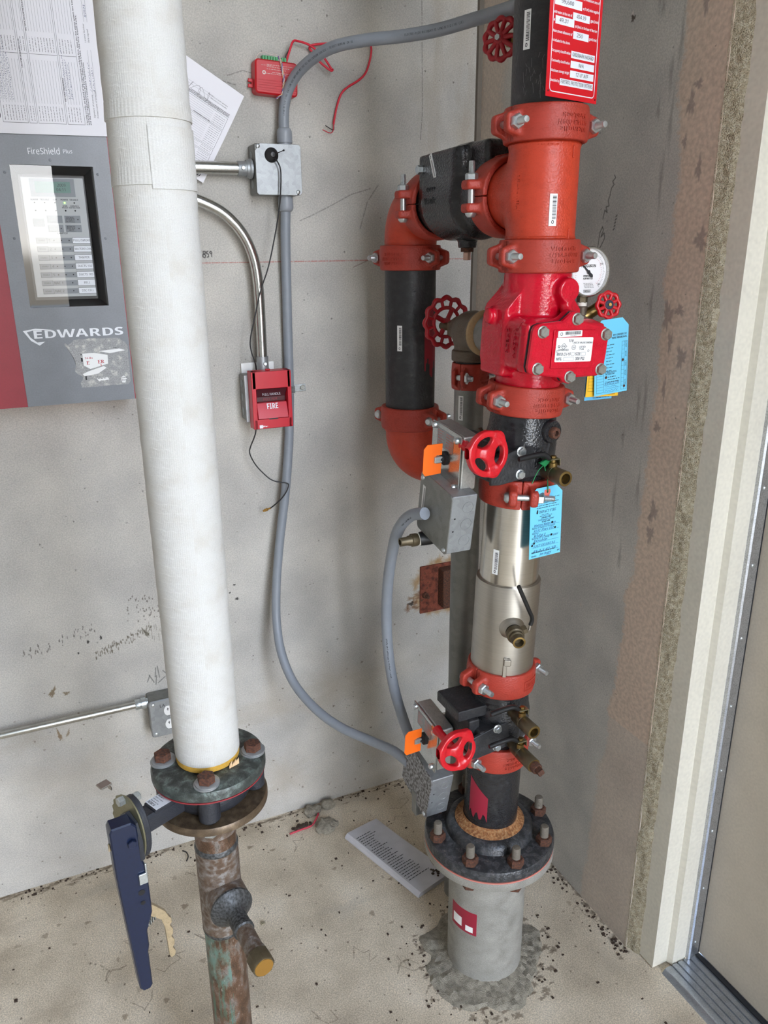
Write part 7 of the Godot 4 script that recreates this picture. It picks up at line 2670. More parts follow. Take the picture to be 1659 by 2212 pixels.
# ---- bypass branch behind the riser
func grooved_elbow(called_label: String, c: Vector3, u: Vector3, w: Vector3, R: float) -> Node3D:
	# quarter bend from c+u*R (leaving along w) round to c+w*R
	var t := thing("pipe_elbow", called_label, "elbow", c, "")
	var mid := c
	var path := []
	path.append(c + u * R - w * 0.030)
	path.append_array(arc(c, u * R, w * R, 0.0, PI / 2, 20))
	path.append(c + w * R - u * 0.030)
	var rr := []
	for i in path.size():
		var k := absf(float(i) / (path.size() - 1) - 0.5) * 2.0
		rr.append(0.0590 - 0.0018 * k)
	var mb := mb_at()
	mb.tube(path, rr, 40)
	put(mb, "bend", M.orange_paint, t)
	mb = mb_at()
	for e in [[c + u * R - w * 0.008, w], [c + w * R - u * 0.008, u]]:
		var m2 := mb_at(along(e[0], e[1]))
		m2.lathe([Vector2(0.055, -0.003), Vector2(0.0598, -0.003), Vector2(0.0602, 0.003), Vector2(0.055, 0.003)], 40)
		put(m2, "end_lip", M.orange_paint, t)
	return t


func build_bypass() -> void:
	var mb: MB
	var h := 1.637
	var bx := -0.2835
	var bz := 0.2000
	# upper bend: from the vertical leg round to the horizontal run
	var R := 0.0760
	grooved_elbow("orange upper elbow of the bypass leg beside the black check valve", V(bx, h - R, bz + R), V(0, 0, -1), V(0, 1, 0), R)
	grooved_elbow("orange lower elbow of the bypass leg turning towards the side wall", V(bx + R, 1.148 - 0.005, bz), V(-1, 0, 0), V(0, -1, 0), R)
	# stub to the side wall
	var t := thing("bypass_stub", "short orange pipe from the lower bypass elbow into the side wall", "pipe", V(-0.2, 1.067, bz))
	mb = mb_at()
	mb.tube([V(bx + R - 0.01, 1.143 - R, bz), V(0.0, 1.143 - R, bz)], 0.0572, 36)
	put(mb, "tube", M.orange_paint, t)
	# vertical black leg
	t = thing("bypass_pipe", "black vertical bypass pipe standing close to the wall with a red paint scuff", "pipe", V(bx, 1.17, bz))
	var fx := Transform3D(Basis.IDENTITY, V(bx, 1.17, bz))
	pipe_part(fx, 0.05715, 0.0, 0.38, "tube", M.black_paint, t, 48)
	barcode_on(t, fx, 0.0572, deg_to_rad(-50.0), 0.166, 0.222, 0.0120)
	mb = mb_at(fx)
	var rng := rng_of(71)
	for k in 12:
		var a0 := deg_to_rad(8.0 + k * 4.0)
		var a1 := deg_to_rad(12.0 + k * 4.0)
		var y0 := 0.125 + 0.02 * sin(k * 0.9) + rng.randf_range(-0.006, 0.006)
		var y1 := 0.245 - 0.02 * sin(k * 0.7 + 1.0) + rng.randf_range(-0.006, 0.006)
		var p0 := V(sin(a0), 0, cos(a0)) * 0.0575
		var p1 := V(sin(a1), 0, cos(a1)) * 0.0575
		mb.quad(p0 + V(0, y0, 0), p1 + V(0, y0, 0), p1 + V(0, y1, 0), p0 + V(0, y1, 0), p0.normalized())
	put(mb, "paint_scuff", M.panel_red, t, "dull red paint scuff")
	var ba := Transform3D(Basis(Vector3.UP, deg_to_rad(-62.0)), Vector3.ZERO)
	var c := coupling(Transform3D(Basis(Vector3.UP, deg_to_rad(-62.0)), V(bx, 1.5345, bz)), "red grooved coupling under the upper bypass elbow at the top of the black pipe")
	coupling(Transform3D(Basis(Vector3.UP, deg_to_rad(118.0)), V(bx, 1.1790, bz)), "red grooved coupling joining the black bypass pipe to the lower elbow")
	# horizontal couplings: pipe along z, bolts upright on the left
	var hb := Basis(V(1, 0, 0), V(0, 0, 1), V(0, -1, 0))
	hb = Basis(V(1, 0, 0), V(0, 0, -1), V(0, 1, 0))
	coupling(Transform3D(hb, V(bx, h, 0.3170)), "red grooved coupling between the upper bypass elbow and the black check valve")
	coupling(Transform3D(hb, V(-0.278, h, 0.5780)), "red grooved coupling between the black check valve and the orange tee")
	# black check valve lying in the branch
	t = thing("bypass_check_valve", "black cast check valve with a domed top between two red couplings", "valve", V(-0.28, 1.56, 0.45))
	var o := V(-0.281, h, 0.4480)
	var f := func(p: Vector3) -> float:
		var rr := Vector2(p.x, p.y).length()
		var neck := dcyl(rr, p.z, 0.0572, 0.128, 0.001)
		var body := dcyl(rr, p.z + 0.006, 0.0700, 0.072, 0.020)
		var hood := dbox(p, V(0, 0.052, -0.020), V(0.062, 0.046, 0.082), 0.020)
		# roof slopes down towards the riser
		hood = maxf(hood, (p.y - 0.096 + absf(p.x) * 0.15 - p.z * 0.02) * 0.95)
		var web := dbox(p, V(0, 0.062, 0.060), V(0.036, 0.034, 0.060), 0.012)
		var d := smin(body, neck, 0.010)
		d = smin(d, hood, 0.012)
		d = smin(d, web, 0.010)
		d = smin(d, dcyl(Vector2(p.x, p.z + 0.002).length(), p.y + 0.072, 0.0180, 0.012, 0.003), 0.006)
		return d
	mb = mb_at(Transform3D(Basis.IDENTITY, o))
	mb.net(f, V(-0.080, -0.090, -0.134), V(0.080, 0.104, 0.134), 0.0036)
	put(mb, "body", M.black_gloss, t)
	mb = mb_at(along(o + V(0, -0.083, -0.002), Vector3.DOWN))
	mb.lathe([Vector2(0, 0), Vector2(0.0125, 0), Vector2(0.0125, 0.008), Vector2(0, 0.008)], 20)
	put(mb, "bushing", M.bolt_rust, t)
	mb = mb_at(Transform3D(Basis(Vector3.UP, 0.5), o + V(0, -0.0985, -0.002)))
	mb.box(Vector3.ZERO, V(0.0115, 0.015, 0.0115), 0.0012)
	put(mb, "drain_plug", M.plug_pink, t, "square copper coloured drain plug")
	mb = mb_at(along(o + V(-0.061, 0.060, -0.078), V(-1, 0, 0)))
	mb.hex(0.0085, 0, 0.011, 0.001)
	put(mb, "hinge_plug", M.zinc, t)
	mb = mb_at(face(o + V(-0.0625, 0.062, -0.030), V(-1, 0, 0)) * Transform3D(Basis(V(0, 0, 1), 0.45), Vector3.ZERO))
	mb.box(V(0, 0, 0), V(0.0095, 0.048, 0.0012), 0.0002)
	var bl := put(mb, "bar_code_label", M.sticker_white, t)
	mb = mb_at(face(o + V(-0.0625, 0.062, -0.030), V(-1, 0, 0)) * Transform3D(Basis(V(0, 0, 1), 0.45), Vector3.ZERO))
	for k in 16:
		mb.rect(-0.001, -0.020 + k * 0.0020, 0.0038, -0.0190 + k * 0.0020, 0.0008)
	mb.disc(0.0, 0.0185, 0.0026, 0.0008, 12, 0.0015)
	put(mb, "bars", M.ink, bl)
	mb = mb_at(face(o + V(-0.0702, 0.0, 0.0), V(-1, 0, 0)))
	mb.text("Victaulic", -0.050, -0.004, 0.011, -0.0016, {"font": T.sans, "depth": 0.002, "w": 0.045})
	mb.text("4/114.3", -0.046, 0.018, 0.0075, -0.0036, {"font": T.sans, "depth": 0.002, "w": 0.034})
	put(mb, "cast_lettering", M.black_gloss, t)


# ---- scalloped cast handwheel, axis along local y
func scallop_wheel(mb: MB, R: float, r: float, lobes: int, spokes: int, hub: float, dish := 0.0) -> void:
	var p := []
	var k := lobes * 6
	var rad := []
	for i in k:
		var a := TAU * i / k
		var rr := R * (1.0 + 0.045 * cos(lobes * a))
		p.append(V(sin(a) * rr, 0, cos(a) * rr))
		rad.append(r * (1.0 + 0.12 * cos(lobes * a)))
	mb.tube(p, rad, 10, false, true)
	for i in spokes:
		var a := TAU * (i + 0.5) / spokes
		var d := V(sin(a), 0, cos(a))
		mb.tube([d * hub * 0.7 + V(0, dish, 0), d * (hub + (R - hub) * 0.5) + V(0, dish * 0.8, 0), d * R], [r * 1.05, r * 0.85, r * 0.95], 8)
	mb.lathe([Vector2(0, dish - r), Vector2(hub, dish - r), Vector2(hub, dish + r), Vector2(hub * 0.8, dish + r * 1.3), Vector2(0, dish + r * 1.3)], 20)


func build_trim() -> void:
	var mb: MB
	# main drain angle valve, handwheel towards the left wall
	var dx := -0.2735
	var dz := 0.4575
	var dy := 1.3970
	var t := thing("drain_valve", "brown bronze angle valve with a large red scalloped handwheel behind the check valve", "valve", V(dx, 1.34, dz))
	var o := V(dx, dy, dz)
	var f := func(p: Vector3) -> float:
		var d := p.length() - 0.0390
		d = smin(d, dcyl(Vector2(p.x, p.z).length(), p.y + 0.032, 0.0330, 0.026, 0.003), 0.012)
		d = smin(d, dcyl(Vector2(p.x, p.z).length(), p.y + 0.048, 0.0385, 0.011, 0.003), 0.004)
		d = smin(d, dcyl(Vector2(p.x, p.y).length(), p.z - 0.034, 0.0350, 0.026, 0.003), 0.012)
		d = smin(d, dcyl(Vector2(p.x, p.y).length(), p.z - 0.054, 0.0430, 0.009, 0.003), 0.004)
		d = smin(d, dcyl(Vector2(p.x, p.y).length(), p.z + 0.034, 0.0260, 0.016, 0.003), 0.008)
		return d
	mb = mb_at(Transform3D(Basis.IDENTITY, o))
	mb.net(f, V(-0.050, -0.066, -0.056), V(0.050, 0.050, 0.070), 0.0030)
	put(mb, "body", M.bronze_valve, t)
	mb = mb_at(along(o + V(0, 0, 0.060), V(0, 0, 1)))
	mb.lathe([Vector2(0.030, -0.008), Vector2(0.0440, -0.006), Vector2(0.0448, 0.003), Vector2(0.0400, 0.010), Vector2(0.034, 0.012)], 36)
	put(mb, "pipe_dope", M.pipe_dope, t, "flaking tan pipe dope at the joint")
	mb = mb_at(along(o + V(0, 0, 0.068), V(0, 0, 1)))
	mb.lathe([Vector2(0.030, 0), Vector2(0.0375, 0.0), Vector2(0.0375, 0.060), Vector2(0.03, 0.060)], 36)
	put(mb, "nipple", M.galvanized_dull, t)
	mb = mb_at(along(o + V(0, 0, -0.048), V(0, 0, -1)))
	mb.hex(0.0240, 0.0, 0.016, 0.002)
	mb.lathe([Vector2(0.016, 0.016), Vector2(0.017, 0.018), Vector2(0.013, 0.026), Vector2(0.008, 0.030), Vector2(0.008, 0.075)], 20)
	put(mb, "bonnet", M.brass_dull, t)
	mb = mb_at(along(o + V(0.004, 0.008, -0.112), V(0.0, 0, -1)))
	scallop_wheel(mb, 0.0490, 0.0050, 12, 0, 0.0090, 0.0)
	mb.ring(0.0300, 0.0040, 36, 8)
	for k in 12:
		var wa := TAU * (k + 0.5) / 12.0
		mb.tube([V(sin(wa), 0, cos(wa)) * 0.030, V(sin(wa), 0, cos(wa)) * 0.048], 0.0036, 8)
	for k in 4:
		var wa := TAU * (k + 0.3) / 4.0
		mb.tube([V(sin(wa), 0, cos(wa)) * 0.006, V(sin(wa), 0, cos(wa)) * 0.030], 0.0052, 8)
	put(mb, "handwheel", M.red_wheel_dark, t, "dark red scalloped handwheel")
	mb = mb_at(along(o + V(0.004, 0.008, -0.112), V(0, 0, -1)))
	mb.lathe([Vector2(0.0, 0.006), Vector2(0.006, 0.006), Vector2(0.006, 0.012), Vector2(0, 0.012)], 6, true)
	put(mb, "wheel_nut", M.brass_dull, t)
	# nipple, coupling and drain line down to the floor
	t = thing("drain_nipple", "black threaded nipple with white thread tape below the brown drain valve", "pipe", V(dx, 1.31, dz))
	mb = mb_at(Transform3D(Basis.IDENTITY, V(dx, 0, dz)))
	mb.lathe([Vector2(0.0302, 1.30), Vector2(0.0302, 1.346)], 36)
	put(mb, "tube", M.black_paint, t)
	mb = mb_at(Transform3D(Basis.IDENTITY, V(dx, 0, dz)))
	mb.lathe([Vector2(0.0302, 1.3445), Vector2(0.0312, 1.345), Vector2(0.0318, 1.349), Vector2(0.0310, 1.351), Vector2(0.0325, 1.354), Vector2(0.0322, 1.360), Vector2(0.03, 1.361)], 36)
	put(mb, "thread_tape", M.teflon, t, "dirty white thread tape")
	var cd := coupling(Transform3D(Basis(Vector3.UP, deg_to_rad(28.0)), V(dx, 1.3085, dz)), "small red grooved coupling on the drain line below the brown valve", "grooved pipe couplings", 0.555)
	t = thing("drain_pipe", "galvanized drain pipe running down behind the riser to the floor", "pipe", V(dx, 0, dz))
	var fx := Transform3D(Basis.IDENTITY, V(dx - 0.004, 0, dz + 0.004))
	pipe_part(fx, 0.0302, 0.0, 1.297, "tube", M.galvanized_dull, t, 40)
	barcode_on(t, fx, 0.0303, deg_to_rad(-62.0), 1.222, 1.272, 0.0110)
	# pressure gauge facing the room
	t = thing("pressure_gauge", "round white pressure gauge with a steel rim beside the check valve", "gauge", V(-0.166, 1.468, 0.675))
	var gc := V(-0.1655, 1.5110, 0.6770)
	var gf := along(gc, V(0, 0, 1))
	mb = mb_at(gf)
	mb.lathe([Vector2(0, -0.030), Vector2(0.036, -0.030), Vector2(0.0400, -0.027), Vector2(0.0405, -0.006)], 48)
	put(mb, "case", M.black_plastic, t)
	mb = mb_at(gf)
	mb.lathe([Vector2(0.0400, -0.010), Vector2(0.0428, -0.009), Vector2(0.0428, 0.001), Vector2(0.0415, 0.003), Vector2(0.0395, 0.003), Vector2(0.0390, -0.004)], 56)
	put(mb, "rim", M.emt, t)
	mb = mb_at(gf)
	mb.lathe([Vector2(0.0392, -0.0045), Vector2(0, -0.0045)], 48)
	var dial := put(mb, "dial", M.gauge_face, t)
	var df := face(gc + V(0, 0, -0.0040), V(0, 0, 1))
	mb = mb_at(df)
	for i in 61:
		var a := deg_to_rad(225.0 - i * 270.0 / 60.0)
		var l := 0.0040 if i % 10 == 0 else (0.0028 if i % 5 == 0 else 0.0018)
		mb.stroke([Vector2(cos(a), sin(a)) * 0.0320, Vector2(cos(a), sin(a)) * (0.0320 + l)], 0.0004, 0.0)
	mb.text("FERGUSON", 0.0, 0.0080, 0.0048, 0.0, {"font": T.bold, "al": 1, "w": 0.031})
	mb.text("SPRINKLER", 0.0, -0.0080, 0.0032, 0.0, {"font": T.bold, "al": 1, "w": 0.021})
	mb.text("AIR/WATER", 0.0, -0.0125, 0.0032, 0.0, {"font": T.bold, "al": 1, "w": 0.021})
	mb.frame2(-0.008, -0.0345, 0.008, -0.0300, 0.0005, 0.0)
	mb.text("WIKA", 0.0, -0.0338, 0.0028, 0.0, {"font": T.bold, "al": 1, "w": 0.0125})
	for k in 4:
		mb.words(-0.009 + 0.001 * k, -0.0195 - k * 0.0024, 0.020, 0.0013, 0.0, rng_of(91 + k))
	mb.text("300", 0.0245, -0.0225, 0.0030, 0.0, {"font": T.sans, "al": 1})
	mb.text("200", 0.0275, 0.0120, 0.0030, 0.0, {"font": T.sans, "al": 1})
	put(mb, "scale_print", M.ink, dial)
	mb = mb_at(df)
	for i in 41:
		var a := deg_to_rad(225.0 - i * 270.0 / 40.0)
		var l := 0.0030 if i % 5 == 0 else 0.0016
		mb.stroke([Vector2(cos(a), sin(a)) * 0.0290, Vector2(cos(a), sin(a)) * (0.0290 - l)], 0.0004, 0.0)
	put(mb, "red_scale", M.ink_red, dial)
	mb = mb_at(df)
	var na := deg_to_rad(138.0)
	var nd := Vector2(cos(na), sin(na))
	var ns := Vector2(-nd.y, nd.x)
	mb.poly([nd * 0.029, -nd * 0.010 + ns * 0.0028, -nd * 0.013, -nd * 0.010 - ns * 0.0028], 0.0012)
	mb.disc(0, 0, 0.0034, 0.0014, 14)
	put(mb, "needle", M.ink, dial)
	mb = mb_at(along(gc + V(0, -0.040, -0.016), Vector3.DOWN))
	mb.hex(0.0098, 0.0, 0.013, 0.001)
	put(mb, "stem_fitting", M.brass_dull, t)
	# three way gauge valve
	t = thing("gauge_valve", "small brass gauge valve with a red scalloped handwheel under the pressure gauge", "valve", V(-0.166, 1.43, 0.66))
	var vc := V(-0.1655, 1.4300, 0.6610)
	mb = mb_at(along(vc + V(0, 0.017, 0), Vector3.UP))
	mb.lathe([Vector2(0.0, -0.016), Vector2(0.0105, -0.016), Vector2(0.0105, 0.004), Vector2(0.0085, 0.006), Vector2(0.0, 0.006)], 20)
	mb.xf = along(vc + V(-0.020, 0, 0), V(1, 0, 0))
	mb.lathe([Vector2(0, 0), Vector2(0.0090, 0), Vector2(0.0100, 0.004), Vector2(0.0125, 0.016), Vector2(0.0120, 0.032), Vector2(0.0085, 0.040), Vector2(0, 0.040)], 20)
	put(mb, "body", M.bronze_valve, t)
	mb = mb_at(along(vc + V(0, 0.022, 0), Vector3.UP))
	mb.lathe([Vector2(0.0072, 0), Vector2(0.0088, 0.0005), Vector2(0.0088, 0.007), Vector2(0.0072, 0.0075)], 20)
	put(mb, "thread_tape", M.teflon, t)
	mb = mb_at(along(vc + V(-0.062, 0, -0.002), V(1, 0, 0)))
	mb.cyl(0.0082, 0.0, 0.044, 18, 0.001)
	put(mb, "nipple", M.zinc, t)
	var wd := V(-0.18, 0.16, 0.95).normalized()
	var w0 := V(-0.1385, 1.4555, 0.7000) - wd * 0.040
	mb = mb_at()
	mb.tube([vc, w0 + wd * 0.008], 0.0105, 14)
	mb.xf = along(w0, wd)
	mb.hex(0.0100, 0.004, 0.020, 0.001)
	mb.cyl(0.004, 0.020, 0.040, 12)
	put(mb, "bonnet", M.brass, t)
	mb = mb_at(along(w0 + wd * 0.040, wd))
	scallop_wheel(mb, 0.0208, 0.0036, 8, 8, 0.0098, 0.0)
	put(mb, "handwheel", M.red_wheel, t, "small red scalloped handwheel")
	mb = mb_at(along(w0 + wd * 0.044, wd))
	mb.lathe([Vector2(0, 0), Vector2(0.0085, 0), Vector2(0.0080, 0.0012), Vector2(0, 0.0014)], 20)
	put(mb, "name_disc", M.lever_blue, t, "blue centre disc")
	mb = mb_at(along(w0 + wd * 0.045, wd))
	mb.hex(0.0030, 0, 0.003)
	put(mb, "wheel_nut", M.brass_bright, t)
	# valve behind the upper pipe
	t = thing("test_valve", "brass valve with a red scalloped handwheel peeking from behind the upper black pipe", "valve", V(-0.25, 1.87, 0.545))
	var wc := V(-0.2850, 1.8865, 0.5500)
	mb = mb_at(along(wc, V(-0.86, 0.05, 0.5)))
	scallop_wheel(mb, 0.0300, 0.0046, 10, 10, 0.0085, 0.004)
	put(mb, "handwheel", M.red_wheel_dark, t, "dark red scalloped handwheel")
	mb = mb_at(along(wc + V(-0.0086, 0.0005, 0.005), V(-0.86, 0.05, 0.5)))
	mb.hex(0.0048, 0, 0.005)
	put(mb, "wheel_nut", M.zinc, t)
	mb = mb_at(along(wc, V(1, 0, 0)))
	mb.lathe([Vector2(0, 0.0), Vector2(0.0045, 0.0), Vector2(0.0045, 0.012), Vector2(0.011, 0.014), Vector2(0.012, 0.034), Vector2(0.016, 0.040), Vector2(0.016, 0.070), Vector2(0, 0.070)], 18)
	mb.xf = along(wc + V(0.055, 0, 0), V(-0.10, 0, 1))
	mb.cyl(0.0105, 0.0, 0.100, 16)
	put(mb, "body", M.brass, t)
	build_tags()
	build_ball_valves()


func build_ball_valves() -> void:
	var mb: MB
	# three small drain cocks on the butterfly valves, all pointing into the room
	var list := [[V(-0.2760, 1.1770, 0.722), 0.070, "brass ball valve on the upper black valve with the green tag tie", false, 1.0], [V(-0.3120, 0.6850, 0.722), 0.074, "upper brass ball valve on the lower black valve, open ended", false, 1.0], [V(-0.3120, 0.6145, 0.722), 0.080, "lower brass ball valve on the lower black valve with a rusty plug", true, 1.0]]
	for q in list:
		var a: Vector3 = q[0]
		var L: float = q[1]
		var t := thing("ball_valve", q[2], "valve", a, "small brass ball valves")
		var fx := along(a, V(0, 0, 1))
		mb = mb_at(fx)
		mb.lathe([Vector2(0, -0.010), Vector2(0.0095, -0.010), Vector2(0.0095, 0.012), Vector2(0.0125, 0.013), Vector2(0.0128, 0.026), Vector2(0.0132, 0.0265), Vector2(0.0136, 0.038), Vector2(0.0130, 0.0385), Vector2(0.0138, 0.0395), Vector2(0.0138, L - 0.001), Vector2(0.0130, L), Vector2(0.0092, L), Vector2(0.0088, L - 0.020), Vector2(0, L - 0.020)], 28)
		put(mb, "body", M.brass_dull, t)
		mb = mb_at(fx)
		mb.lathe([Vector2(0.0132, L + 0.0002), Vector2(0.0094, L + 0.0006), Vector2(0.0086, L - 0.010), Vector2(0.0086, L - 0.018)], 28)
		put(mb, "threaded_mouth", M.brass, t)
		var s := a + V(0, 0.010, 0.032)
		mb = mb_at(along(s, Vector3.UP))
		mb.lathe([Vector2(0.0078, 0), Vector2(0.0074, 0.010), Vector2(0.0050, 0.011), Vector2(0.0050, 0.018), Vector2(0, 0.018)], 18)
		mb.hex(0.0055, 0.018, 0.0225, 0.0008)
		put(mb, "stem", M.brass, t)
		mb = mb_at(Transform3D(Basis.IDENTITY, s + V(0, 0.0170, 0)))
		mb.box(V(0.0, 0, 0), V(0.021, 0.0018, 0.015), 0.0006)
		mb.box(V(0.0105, -0.006, 0.0), V(0.0018, 0.013, 0.013), 0.0005)
		put(mb, "handle_plate", M.zinc_olive, t)
		mb = mb_at(Transform3D(Basis.IDENTITY, s + V(0, 0.0170, 0)))
		mb.tube(curve([V(-0.008, 0, 0), V(-0.016, 0.007, 0.0), V(-0.026, 0.010, 0.0), V(-0.050, 0.009, 0.000), V(-0.072, 0.007, 0.001)], 5), [0.0040, 0.0042, 0.0044, 0.0046, 0.0048, 0.0050, 0.0050, 0.0050, 0.0050, 0.0050, 0.0050, 0.0050, 0.0050, 0.0050, 0.0050, 0.0050, 0.0050, 0.0050, 0.0050, 0.0048, 0.0040], 10)
		put(mb, "lever", M.black_plastic, t, "black plastic lever")
		if q[3]:
			mb = mb_at(fx)
			mb.lathe([Vector2(0.0, L - 0.004), Vector2(0.0108, L - 0.004), Vector2(0.0112, L + 0.010), Vector2(0.0095, L + 0.013), Vector2(0, L + 0.013)], 20)
			put(mb, "plug", M.bolt_rust, t, "rusty plug")
			mb = mb_at(fx * Transform3D(Basis(Vector3.UP, 0.5), V(0, L + 0.018, 0)))
			mb.box(V(0, 0, 0), V(0.013, 0.014, 0.013), 0.0015)
			put(mb, "plug_square", M.bolt_rust, t)


func tag_shape(W: float, H: float, c: float) -> PackedVector2Array:
	return PackedVector2Array([Vector2(0, 0), Vector2(W, 0), Vector2(W, H - c), Vector2(W - c, H), Vector2(c, H), Vector2(0, H - c)])


func build_tags() -> void:
	var mb: MB
	var rng := rng_of(404)
	# stack of inspection tags behind the check valve cover
	var defs := [["inspection_tag", "pale blue inspection tag at the back of the stack beside the check valve", V(-0.172, 1.2870, 0.6950), 0.0, M.tag_blue_dark, 0.062], ["inspection_tag", "yellow inspection tag between two blue tags beside the check valve", V(-0.1740, 1.2945, 0.7000), -0.035, M.tag_yellow, 0.074], ["inspection_tag", "front blue inspection tag with year columns and punched holes beside the check valve", V(-0.1590, 1.2955, 0.7060), 0.075, M.tag_blue, 0.074]]
	for i in 3:
		var q: Array = defs[i]
		var t := thing(q[0], q[1], "tag", q[2], "inspection tags")
		var fx := Transform3D(Basis(V(0, 0, 1), q[3]), q[2])
		var W: float = q[5]
		var H := 0.134
		mb = mb_at(fx)
		mb.prism(tag_shape(W, H, 0.014), 0.0, 0.0005)
		put(mb, "card", q[4], t)
		mb = mb_at(fx)
		var z := 0.0008
		if i == 2:
			mb.text("BY ORDER OF", W - 0.004, 0.1035, 0.0033, z, {"font": T.bold, "al": 2, "w": 0.030})
			mb.text("FIRE MARSHAL", W - 0.003, 0.0985, 0.0033, z, {"font": T.bold, "al": 2, "w": 0.034})
			for k in 9:
				mb.words(W * 0.34, 0.088 - k * 0.0058, 0.018 - (k % 3) * 0.003, 0.0018, z, rng)
			mb.text("SYSTEM STATUS", W * 0.46, 0.0385, 0.0026, z, {"font": T.bold, "al": 1})
			mb.text("AFTER ITM", W * 0.46, 0.0350, 0.0026, z, {"font": T.bold, "al": 1})
			mb.words(W * 0.40, 0.0300, 0.018, 0.0020, z, rng)
			mb.words(W * 0.40, 0.0255, 0.026, 0.0020, z, rng)
			mb.words(W * 0.40, 0.0210, 0.024, 0.0020, z, rng)
			mb.frame2(W * 0.33, 0.0200, W * 0.365, 0.0235, 0.0003, z)
			for k in 3:
				mb.rect(W * 0.30, 0.0165 - k * 0.0066, W * 0.76, 0.0168 - k * 0.0066, z)
			mb.frame2(W * 0.805, 0.004, W * 0.975, 0.092, 0.0004, z)
			mb.rect(W * 0.885, 0.004, W * 0.890, 0.092, z)
			for k in 12:
				mb.rect(W * 0.805, 0.004 + k * 0.00733, W * 0.885, 0.0043 + k * 0.00733, z)
			for k in 5:
				mb.text(str(2025 + [0, 1, 2, 3, 4][k]), W * 0.955, 0.012 + k * 0.0172, 0.0034, z, {"font": T.sans, "rot": PI / 2})
			mb.frame2(W * 0.06, 0.004, W * 0.28, 0.040, 0.0004, z)
			for k in 7:
				mb.rect(W * 0.06, 0.004 + k * 0.0051, W * 0.28, 0.0043 + k * 0.0051, z)
		else:
			mb.frame2(W * 0.05, 0.010, W * 0.36, 0.080, 0.0004, z)
			for k in 12:
				mb.rect(W * 0.05, 0.010 + k * 0.0058, W * 0.36, 0.0103 + k * 0.0058, z)
			mb.rect(W * 0.2, 0.010, W * 0.205, 0.080, z)
			mb.words(W * 0.3, 0.0030, W * 0.6, 0.0016, z, rng)
		put(mb, "print", M.ink, t)
		if i == 2:
			mb = mb_at(fx)
			mb.text("SCR 60 217216", W * 0.30, 0.0172, 0.0044, z, {"font": T.serif, "slant": 0.3, "w": 0.032})
			for k in 3:
				var pts := []
				for j in 14:
					pts.append(Vector2(W * 0.32 + j * 0.0022, 0.0110 - k * 0.0066 + rng.randf_range(0.0, 0.004)))
				if k < 2:
					mb.stroke(pts, 0.0004, z)
			put(mb, "handwriting", M.ink_blue, t)
			for s in [[W * 0.845, 0.0585], [W * 0.345, 0.0310], [W * 0.905, 0.0100]]:
				mb = mb_at(fx)
				mb.disc(s[0], s[1], 0.0026, 0.0010, 14)
				put(mb, "punched_hole", M.bolt_rust, t)
	# tag on the stainless pipe, hung from a green tie
	var t := thing("inspection_tag", "blue inspection tag with handwriting hanging by a green tie below the brass ball valve", "tag", V(-0.27, 1.015, 0.755), "inspection tags")
	var W := 0.0700
	var H := 0.1320
	var fx := Transform3D(Basis(V(0, 0, 1), 0.030) * Basis(V(0, 1, 0), 0.05), V(-0.3130, 1.0195, 0.7500))
	mb = mb_at(fx)
	mb.prism(tag_shape(W, H, 0.013), 0.0, 0.0006)
	put(mb, "card", M.tag_blue, t)
	mb = mb_at(fx)
	mb.prism(PackedVector2Array([Vector2(W * 0.43, H - 0.0050), Vector2(W * 0.60, H - 0.0050), Vector2(W * 0.62, H - 0.010), Vector2(W * 0.56, H - 0.0195), Vector2(W * 0.44, H - 0.0195), Vector2(W * 0.42, H - 0.010)]), 0.0006, 0.0010)
	put(mb, "eyelet_patch", M.tag_patch, t, "red reinforcing patch round the eyelet")
	mb = mb_at(fx)
	var z := 0.0010
	for k in 5:
		mb.words(W * 0.20, H - 0.0215 - k * 0.0042, W * 0.70 - (k % 2) * 0.006, 0.0018, z, rng)
	mb.text("IMPACT FIRE", W * 0.27, H - 0.0475, 0.0046, z, {"font": T.serif, "w": 0.038})
	mb.poly([Vector2(W * 0.19, H - 0.0470), Vector2(W * 0.235, H - 0.0480), Vector2(W * 0.245, H - 0.0440), Vector2(W * 0.225, H - 0.0425), Vector2(W * 0.235, H - 0.0390), Vector2(W * 0.20, H - 0.0425)], z)
	mb.words(W * 0.36, H - 0.0515, 0.016, 0.0014, z, rng)
	mb.words(W * 0.30, H - 0.0540, 0.028, 0.0014, z, rng)
	mb.text("210-862-2199", W * 0.5, H - 0.0580, 0.0024, z, {"font": T.bold, "al": 1, "w": 0.020})
	mb.text("\"24 HR Emergency Service\"", W * 0.5, H - 0.0618, 0.0024, z, {"font": T.sans, "al": 1, "w": 0.036})
	mb.text("SCR-G 1599", W * 0.5, H - 0.0656, 0.0022, z, {"font": T.bold, "al": 1, "w": 0.018})
	var caps := ["Name of Owner or Occupant", "Address", "Building No. or Design or System", "Size"]
	for k in 6:
		mb.rect(W * 0.07, H - 0.0725 - k * 0.0098, W * 0.93, H - 0.0722 - k * 0.0098, z)
		if k < 4:
			mb.text(caps[k], W * 0.07, H - 0.0757 - k * 0.0098, 0.0017, z, {"font": T.sans})
	mb.text("MAIN DRAIN TEST at test or on riser", W * 0.07, 0.0100, 0.0019, z, {"font": T.bold, "w": 0.052})
	mb.text("Static:", W * 0.07, 0.0030, 0.0020, z, {"font": T.bold})
	mb.text("psi", W * 0.90, 0.0050, 0.0018, z, {"font": T.bold})
	put(mb, "print", M.ink, t)
	mb = mb_at(fx)
	for k in 6:
		mb.text(["Westover Market Place", "8331 Hwy 151", "Bldg J", "Double", "SAT 0018232", "#1 2.5 #2 3B"][k], W * 0.12, H - 0.0715 - k * 0.0098, 0.0042, z, {"font": T.serif, "slant": 0.35, "w": [0.048, 0.044, 0.026, 0.030, 0.048, 0.050][k]})
